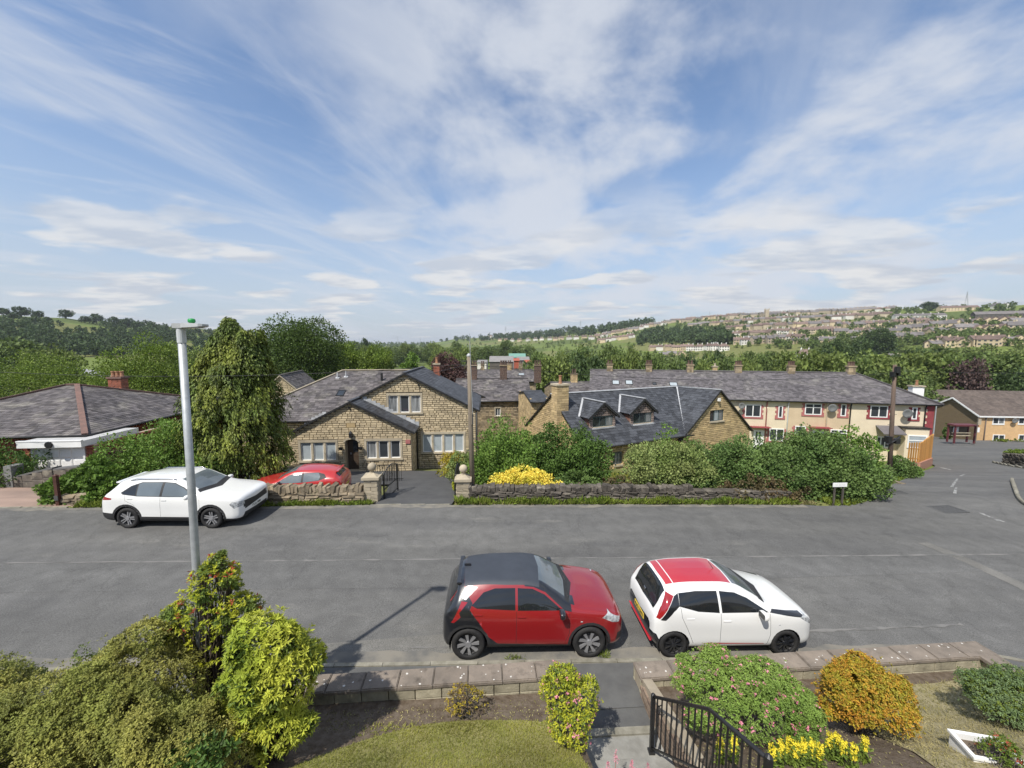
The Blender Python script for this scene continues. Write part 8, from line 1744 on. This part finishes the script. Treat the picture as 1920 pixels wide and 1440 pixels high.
def shell_pts(lobes, n, inner=.82):
    w = np.array([l[3] * l[4] + l[4] * l[5] + l[3] * l[5] for l in lobes]); w = w / w.sum(); pk = rng.choice(len(lobes), n, p=w); Lb = np.array(lobes)[pk]; d = unit(n); d[:, 2] = np.where(d[:, 2] < -.5, -d[:, 2], d[:, 2])
    C = Lb[:, :3] + d * Lb[:, 3:6] * ((inner + (1 - inner) * rng.random(n)) * np.where(rng.random(n) < .09, rng.uniform(1, 1.3, n), 1))[:, None]
    keep = np.ones(n, bool)
    for l in lobes: keep &= (((C - np.array(l[:3])) / (np.array(l[3:6]) * .8)) ** 2).sum(1) > 1
    C, d, Lb = C[keep], d[keep], Lb[keep]; O = d / Lb[:, 3:6]; return C, O / np.linalg.norm(O, axis=1, keepdims=True)
def vol_pts(lobes, n):
    Lb = np.array(lobes)[rng.integers(len(lobes), size=n)]; d = unit(n); return Lb[:, :3] + d * Lb[:, 3:6] * (.85 * rng.random(n) ** .5)[:, None], d
def fuzz(lobes, k=7, s=(.22, .42)):
    """break the smooth outline of a crown into uneven smaller heads"""
    out = [(l[0], l[1], l[2], l[3] * .86, l[4] * .86, l[5] * .86) for l in lobes]
    for l in lobes:
        for d in unit(k):
            if d[2] < -.5: continue
            q = rng.uniform(*s); out.append((l[0] + d[0] * l[3] * .8, l[1] + d[1] * l[4] * .8, l[2] + d[2] * l[5] * .8, l[3] * q, l[4] * q, l[5] * q))
    return out
def stems(lobes, n, parent, r=.012, root=.25, mat=None, z0=0.0):
    mb = MB(); C, _ = vol_pts(lobes, n)
    for c in C: limb_mesh(mb, (rng.uniform(-root, root), rng.uniform(-root, root), z0), c, r, r * .35, .12, 6)
    mb.build('stems', mat or M_bark_g, parent)
# ---- olive hebe mounds filling the lower left
def hebe():
    for (px, py, Y, rx, ry, rz, lb, nn) in ((70, 1370, 4.55, 1.15, .95, .85, 'broad olive green hebe mound at the lower left edge', 9000), (255, 1290, 4.85, .95, .85, .80, 'olive green hebe mound left of the bright pieris', 9500), (330, 1400, 4.2, .75, .6, .62, 'low olive green hebe mound below the bright pieris', 6000), (-70, 1310, 5.0, .9, .8, .7, 'olive hebe mound cut by the left picture edge', 4000)):
        c = at(px, py, Y); z0 = gh(c.x, Y) - .05; r = empty('hebe_bush', (c.x, Y, z0), 0, lb, 'shrub'); zc = c.z - z0 - .15
        lobes = [(0, 0, zc, rx, ry, rz)] + [(rng.uniform(-.6, .6) * rx, rng.uniform(-.6, .6) * ry, zc + rng.uniform(-.1, .35) * rz, rx * .45, ry * .45, rz * .5) for _ in range(7)]; lobes = fuzz(lobes, 5)
        C, O = shell_pts(lobes, int(nn * 1.5)); k = np.sin(C[:, 0] * 9 + 1) * np.sin(C[:, 1] * 8) + np.sin(C[:, 2] * 10 + C[:, 0] * 5); keep = k > -1.15; C, O = C[keep], O[keep]
        O[:, 2] += .5; rosettes('leaves', C, O, G['olive'], 7, .034, .0085, r, .6, np.clip(.5 + .25 * k[keep] + .2 * rng.normal(size=len(C)), 0, 1))
        stems(lobes, 220, r, .008, .35, z0=.05)
        C, O = vol_pts(lobes, nn // 5); rosettes('inner_leaves', C, O, G['olive'], 6, .04, .011, r, .3)
hebe()
# ---- bright pieris, tall red-tipped shrub
def pieris():
    Y = 4.9; w, zb, h, x = gsz(428, 596, 1150, 1405, Y); z0 = gh(x, Y); h = h + zb - z0; r = empty('pieris_bush', (x, Y, z0), 0, 'bright yellow-green pieris bush left of the lawn', 'shrub')
    lb = [(0, 0, h * .55, w * .46, w * .42, h * .44), (-w * .12, 0, h * .78, w * .3, w * .3, h * .24), (w * .2, -.05, h * .6, w * .3, w * .3, h * .28), (-w * .2, -.1, h * .35, w * .28, w * .26, h * .25), (w * .1, -.15, h * .28, w * .34, w * .3, h * .22)]; lb = fuzz(lb, 6, (.2, .36))
    C, O = shell_pts(lb, 2300, .8); O[:, 2] += .35; rosettes('leaves', C, O, G['pieris'], 10, .078, .0115, r, .4, jit=.12); C, O = vol_pts(lb, 1100); rosettes('inner_leaves', C, O, G['pieris2'], 8, .08, .013, r, .3); stems(lb, 60, r, .016, .15, M_bark)
    Y = 5.5; w, zb, h, x = gsz(292, 486, 1038, 1230, Y); z0 = gh(x, Y); h = h + zb - z0; r = empty('red_tipped_shrub', (x, Y, z0), 0, 'tall open shrub with red young tips in front of the street lamp', 'shrub')
    lb = [(w * .08, 0, h * .84, w * .22, w * .2, h * .14), (w * .0, 0, h * .70, w * .34, w * .28, h * .14), (-w * .28, 0, h * .56, w * .22, w * .2, h * .12), (w * .26, 0, h * .66, w * .2, w * .2, h * .12), (w * .05, 0, h * .5, w * .34, w * .25, h * .14), (w * .1, 0, h * .93, w * .1, w * .1, h * .07)]; lb = fuzz(lb, 5)
    C, O = vol_pts(lb, 1100); O[:, 2] += .5; rosettes('leaves', C, O, G['pieris2'], 8, .058, .010, r, .4, jit=.2); C, O = shell_pts(lb, 800, .8); O[:, 2] += .7; rosettes('young_leaves', C, O, G['lime'], 8, .055, .010, r, .6, jit=.15)
    C, O = shell_pts(lb, 40, .95); O[:, 2] += .6; k = C[:, 0] < w * .45; rosettes('red_tips', C[k], O[k], G['redtip'], 8, .055, .010, r, .8)['kind'] = 'stuff'; stems(lb, 110, r, .016, .12, M_bark)
pieris()
def mound(name, label, px0, px1, pyt, pyb, Y, mats, n, leaf, wid, per=6, flat=.9, lean=0.0, lobes=None, trunk=True, core=True, inner=.75):
    w, zb, h, x = gsz(px0, px1, pyt, pyb, Y); z0 = gh(x, Y); h = max(h + zb - z0, .3); r = empty(name, (x, Y, z0), 0, label, 'shrub'); d = w * flat
    lb = lobes(w, d, h) if lobes else [(0, 0, h * .5, w * .46, d * .46, h * .47)] + [(rng.uniform(-.25, .25) * w, rng.uniform(-.2, .2) * d, h * rng.uniform(.4, .66), w * .28, d * .28, h * .32) for _ in range(5)]
    lb = fuzz(lb, 7)
    for (nm, m_, fr_, up) in mats:
        C, O = shell_pts(lb, int(n * fr_ * 1.7), inner); O[:, 2] += up; O[:, 0] += lean; rosettes(nm, C, O, m_, per, leaf * .85, wid * .85, r, .45)
    if core: C, O = vol_pts(lb, int(n * .5)); rosettes('inner_leaves', C, O, mats[-1][1], per, leaf, wid, r, .3)
    if trunk: stems(lb, 90, r, .006, .12)
    return r, lb
def flowers(r, lb, n, mat, size=.03, top=.9):
    C, O = shell_pts(lb, n, top); O[:, 2] += .4; rosettes('flowers', C, O, mat, 6, size, size * .42, r, .35)
r, lb = mound('spiraea_bush', 'upright yellow-green spiraea with pink flower heads beside the path', 1006, 1130, 1248, 1405, 5.05, [('leaves', G['lime'], 1, .4), ('inner_leaves', G['weed'], .5, .2)], 1150, .042, .011, core=False, lobes=lambda w, d, h: [(0, 0, h * .35, w * .42, d * .4, h * .32), (-w * .15, 0, h * .62, w * .28, d * .28, h * .26), (w * .18, 0, h * .55, w * .3, d * .3, h * .28), (-w * .2, 0, h * .84, w * .18, d * .2, h * .14), (-w * .02, 0, h * .86, w * .16, d * .2, h * .12)])
flowers(r, lb, 170, G['pink'], .028)
mound('azalea_bush', 'small bronze-green azalea in the soil bed before the wall', 835, 912, 1290, 1332, 5.72, [('leaves', G['amber'], 1, .5), ('dark_leaves', G['brown'], .7, .3)], 240, .04, .010, core=False)
r, lb = mound('pink_flowered_bush', 'large green bush dotted with pink flowers behind the handrail', 1258, 1535, 1240, 1440, 5.15, [('leaves', leafm('fresh_leaf', (.115, .165, .035), (.08, .125, .025), .5, .28), 1, .3)], 7000, .034, .0095, 6, .62, lobes=lambda w, d, h: [(0, 0, h * .45, w * .46, d * .46, h * .42), (-w * .2, .1, h * .68, w * .26, d * .34, h * .28), (w * .12, .1, h * .66, w * .3, d * .34, h * .26), (w * .3, -.1, h * .4, w * .2, d * .3, h * .3)])
flowers(r, lb, 420, G['pink'], .028)
r, lb = mound('orange_spiraea_bush', 'orange leaved spiraea mound in the right-hand garden', 1508, 1722, 1238, 1408, 5.2, [('leaves', G['orange'], .75, .5), ('amber_leaves', G['amber'], .75, .3)], 4200, .036, .0115, 6, .62, lean=-.1)
r, lb = mound('heath_bush', 'low grey-green spreading bush at the right picture edge', 1792, 1990, 1262, 1405, 5.35, [('leaves', G['fern'], 1, .5), ('fresh_leaves', G['weed'], .25, .6)], 3600, .034, .008, 7, .7)
mound('young_bush', 'small plant with reddish shoots in the white planter', 1840, 1905, 1385, 1460, 4.3, [('leaves', G['weed'], 1, .5), ('tips', G['redtip'], .15, .9)], 420, .035, .009, 6, core=False)
mound('small_shrub', 'small green seedling poking above the hebe at the kerb', 138, 186, 1214, 1262, 5.9, [('leaves', G['weed'], 1, .5)], 160, .06, .011, 8, core=False)
mound('small_shrub', 'low green plants at the left edge above the hebe', -10, 76, 1255, 1310, 5.6, [('leaves', G['weed'], 1, .4)], 260, .07, .013, 8, core=False)
mound('small_shrub', 'dark green leafy plant in the shade below the pieris', 318, 424, 1385, 1450, 4.05, [('leaves', G['dark'], 1, .3)], 200, .10, .022, 7, core=False)
# yellow loosestrife spikes
def spikes():
    for i, (px, pyt) in enumerate(sorted(((1447, 1418), (1463, 1412), (1478, 1420), (1492, 1414), (1506, 1410), (1521, 1416), (1537, 1408), (1553, 1411), (1566, 1409), (1581, 1412), (1600, 1422), (1618, 1424), (1350, 1402), (1375, 1418)))):
        Y = 4.35 + rng.uniform(-.12, .12); p = at(px, pyt, Y); z0 = gh(p.x, Y); h = max(p.z - z0, .35); r = empty('yellow_flower_spike', (p.x, Y, z0), 0, f'{ORD[i]} yellow flower spike from the left at the bottom beside the handrail', 'flower', 'yellow flower spikes by the handrail'); t = rng.random(70); a = rng.random(70) * 6.28
        C = np.stack([.02 * np.cos(a), .02 * np.sin(a), h * (.45 + .55 * t)], 1); O = np.stack([np.cos(a), np.sin(a), .6 + 0 * a], 1); rosettes('flowers', C, O, G['ypale'], 5, .020, .008, r, .3)
        C = np.stack([.01 * np.cos(a), .01 * np.sin(a), h * .75 * t], 1)[:40]; rosettes('leaves', C, O[:40], G['weed'], 3, .06, .012, r, .2); mb = MB(); mb.tube([(0, 0, -.02), (0, 0, h)], .005, 5); mb.build('stem', G['weed'], r)
spikes()
def pinkastilbe():
    for i, (px, py) in enumerate(((1140, 1428), (1155, 1408), (1185, 1425), (1215, 1432))):
        Y = 4.6; p = at(px, py, Y); z0 = float(path_h(p.x, Y)); h = .3; r = empty('pink_plume_flower', (p.x, Y, p.z - h), 0, f'{ORD[i]} faint pink plume from the left beside the garden steps', 'flower', 'pink plumes by the steps'); t = rng.random(26); a = rng.random(26) * 6.28; C = np.stack([.035 * (1 - t) * np.cos(a), .035 * (1 - t) * np.sin(a), h * (.5 + .5 * t)], 1); rosettes('flowers', C, np.stack([np.cos(a), np.sin(a), 1 + 0 * a], 1), G['pink'], 4, .016, .004, r, .3); mb = MB(); mb.tube([(0, 0, -.3), (0, 0, h)], .003, 4); mb.build('stem', G['redtip'], r)
pinkastilbe()
# white trough planter
def planter():
    c = at(1858, 1432, 4.4); z = gh(c.x, 4.45); r = empty('white_planter', (c.x, 4.45, z), R(-12), 'white rectangular planter at the lower right corner', 'planter'); h = max(c.z - z - .04, .1); a, b, t = .27, .17, .025
    m = MB()
    for q in (((-a, -b), (a, -b + t)), ((-a, b - t), (a, b)), ((-a, -b + t), (-a + t, b - t)), ((a - t, -b + t), (a, b - t))): m.box((*q[0], -.1), (*q[1], h))
    o = m.build('sides', M_white, r); m = MB()
    for q in (((-a - .02, -b - .02), (a + .02, -b + t)), ((-a - .02, b - t), (a + .02, b + .02)), ((-a - .02, -b + t), (-a + t, b - t)), ((a - t, -b + t), (a + .02, b - t))): m.box((*q[0], h), (*q[1], h + .03))
    m.build('rim', M_white, r); m = MB(); m.box((-a + t, -b + t, 0), (a - t, b - t, h - .05)); m.build('soil', M_soil, r)
planter()
# ---- grass blades
def blades(name, label, poly, n, mat, L, wd, hf, lean=.5, off=0.0, kind='stuff'):
    xs = [p[0] for p in poly]; ys = [p[1] for p in poly]; X = rng.uniform(min(xs), max(xs), n * 2); Y = rng.uniform(min(ys), max(ys), n * 2); k = np.array([in_poly(a, b, poly) for a, b in zip(X, Y)]); X, Y = X[k][:n], Y[k][:n]; m = len(X)
    patch = .5 + .5 * np.sin(X * 3.1 + 1) * np.sin(Y * 3.7) + rng.normal(size=m) * .2
    P = np.stack([X, Y, hf(X, Y) + off], 1); D = rng.normal(size=(m, 3)) * lean; D[:, 2] = 1; N = rng.normal(size=(m, 3)); me = leaf_mesh(name, P, D, N, L * (.5 + rng.random(m)), wd, mat, np.clip(patch * .6 + .4 * rng.random(m), 0, 1), 0.0, .35); link(bpy.data.objects.new(name, me), None, label, 'grass', None, kind)
blades('lawn_grass', 'short yellowish grass of the front lawn', lawn_poly, 52000, G['grass'], .035, .0035, garden_h, .7, .01)
blades('lawn_grass', 'dry straw blades mixed through the front lawn', lawn_poly, 15000, G['straw'], .03, .003, garden_h, .9, .01)
blades('dry_grass', 'dry straw-coloured grass of the right-hand garden', dry_poly, 16000, G['straw'], .065, .004, garden_h, 1.3, .01)
blades('soil_litter', 'dry leaf litter and seedlings on the left soil bed', [(-3.6, 5.2), (-1.5, 5.5), (1.0, 5.7), (1.0, 6.1), (-3.4, 5.75)], 900, G['straw'], .03, .008, garden_h, 2.5, .004)
blades('soil_weeds', 'small weeds along the bed below the left wall', [(-2.4, 5.25), (.9, 5.3), (.9, 5.5), (-2.2, 5.5)], 700, G['grass'], .06, .006, garden_h, .9, 0)
blades('soil_litter', 'dry leaf litter on the right soil bed', [(2.6, 4.0), (6, 4.0), (6, 5.4), (2.6, 6.0)], 1100, G['straw'], .03, .007, garden_h, 2.5, .004)
# ---- verge on the far side: rank grass and weeds at the foot of the walls
def verge(label, x0, x1, o0, o1, n, mat, L, name='verge_grass'):
    X = rng.uniform(x0, x1, n); Y = far_edge(X) + rng.uniform(o0, o1, n) ; dens = np.sin(X * 2.3) + np.sin(X * 5.1 + 1) * .7 + rng.normal(size=n) * .6; k = dens > -1.0; X, Y, dens = X[k], Y[k], dens[k]; m = len(X)
    P = np.stack([X, Y, near_h(X, Y) - .02], 1); D = rng.normal(size=(m, 3)) * .6; D[:, 2] = 1; N = rng.normal(size=(m, 3)); N[:, 1] -= .5; me = leaf_mesh(name, P, D, N, L * (.4 + .8 * rng.random(m)) * (1 + .25 * np.clip(dens, -1, 2)), L * .11, mat, None, .1, .45); link(bpy.data.objects.new(name, me), None, label, 'grass', None, 'stuff')
verge('rank grass and weeds at the foot of the mossy stone wall', -10.0, -5.5, .0, .35, 3400, G['weed'], .20); verge('rank grass and weeds at the foot of the dark stone wall', -2.2, 11.8, .02, .38, 9000, G['weed'], .25); verge('dry grass along the foot of the dark stone wall', -2.2, 12.6, 0, .3, 3500, G['straw'], .14); verge('weeds at the mouth of the pink drive', -16.2, -13.2, .0, .4, 1500, G['weed'], .2)
def path_verge(label, pts, w, n, mat, L):
    t = rng.uniform(0, len(pts) - 1.001, n); i = t.astype(int); f = t - i; A = np.array(pts); Q = A[i] * (1 - f)[:, None] + A[i + 1] * f[:, None]; d = A[i + 1] - A[i]; d /= np.linalg.norm(d, axis=1, keepdims=True); nn = np.stack([-d[:, 1], d[:, 0]], 1); Q = Q + nn * (rng.random(n) ** .8 * w)[:, None]
    P = np.stack([Q[:, 0], Q[:, 1], near_h(Q[:, 0], Q[:, 1]) - .06], 1); D = rng.normal(size=(n, 3)) * .6; D[:, 2] = 1; me = leaf_mesh('verge_grass', P, D, rng.normal(size=(n, 3)), L * (.4 + rng.random(n)), L * .1, mat, None, .1, .45); link(bpy.data.objects.new('verge_grass', me), None, label, 'grass', None, 'stuff')
path_verge('grassy verge round the hedge corner and below the picket fence', side_left[2:28], 1.5, 12000, G['weed'], .22)
def far_garden_grass():
    n = 15000; X = rng.uniform(-2.0, 15.5, n); Y = far_edge(X) + .7 + rng.random(n) * 8; P = np.stack([X, Y, near_h(X, Y) - .1], 1); D = rng.normal(size=(n, 3)) * .7; D[:, 2] = 1; me = leaf_mesh('garden_grass', P, D, rng.normal(size=(n, 3)), .22 * (.4 + rng.random(n)), .022, G['grass'], None, .1, .45); link(bpy.data.objects.new('garden_grass', me), None, 'rough garden grass behind the dark stone wall', 'grass', None, 'stuff')
far_garden_grass()
# tufts in the kerb line
for px, py, s, lb in ((805 + 160, 1236, .10, 'tuft of weeds in the gutter beside the red crossover'), (1133, 1233, .12, 'tuft of grass at the front wheel of the red crossover')):
    x, y = hx(px, py); n = 60; P = np.stack([x + rng.normal(size=n) * .08, y + rng.normal(size=n) * .03, np.full(n, -.02 * x)], 1); D = rng.normal(size=(n, 3)) * .8; D[:, 2] = 1; o = bpy.data.objects.new('weed_tuft', leaf_mesh('weed_tuft', P, D, rng.normal(size=(n, 3)), s * (.5 + rng.random(n)), .006, G['weed'], None, .1)); link(o, None, lb, 'weed')
# pale stepping edge at the hedge corner and white roses in the hedge
p = hx(1660, 906); r = empty('kerb_slab', (p[0], p[1], gz(*p)), .3, 'pale broken kerb slab at the hedge corner', 'stone')
for k, (a, b) in enumerate(((0, 0), (.6, -.25), (-.5, .2))): inst('slab', ROCK[k], r, (a, b, .03), (0, 0, .4 + k), (.55, .28, .12))
# ================================================================== thin summer haze over the valley
def haze():
    m = MB(); a = np.radians(np.arange(0, 360, 2.0)); lo = min(float(terrain_h(q * np.sin(a), q * np.cos(a)).min()) for q in np.geomspace(50, 7000, 60)); m.box((-7020, -7020, lo - 1.5), (7020, 7020, 140))
    mt = bpy.data.materials.new('thin_haze'); mt.use_nodes = True; N = mt.node_tree.nodes; N.remove(N['Principled BSDF']); v = N.new('ShaderNodeVolumePrincipled')
    v.inputs['Color'].default_value = (.80, .86, .95, 1); v.inputs['Density'].default_value = 0.00011; v.inputs['Anisotropy'].default_value = 0.2; mt.node_tree.links.new(v.outputs[0], N['Material Output'].inputs['Volume'])
    m.build('haze', mt, None, False, 'thin pale haze over the whole valley', 'haze', None, 'stuff')
haze()
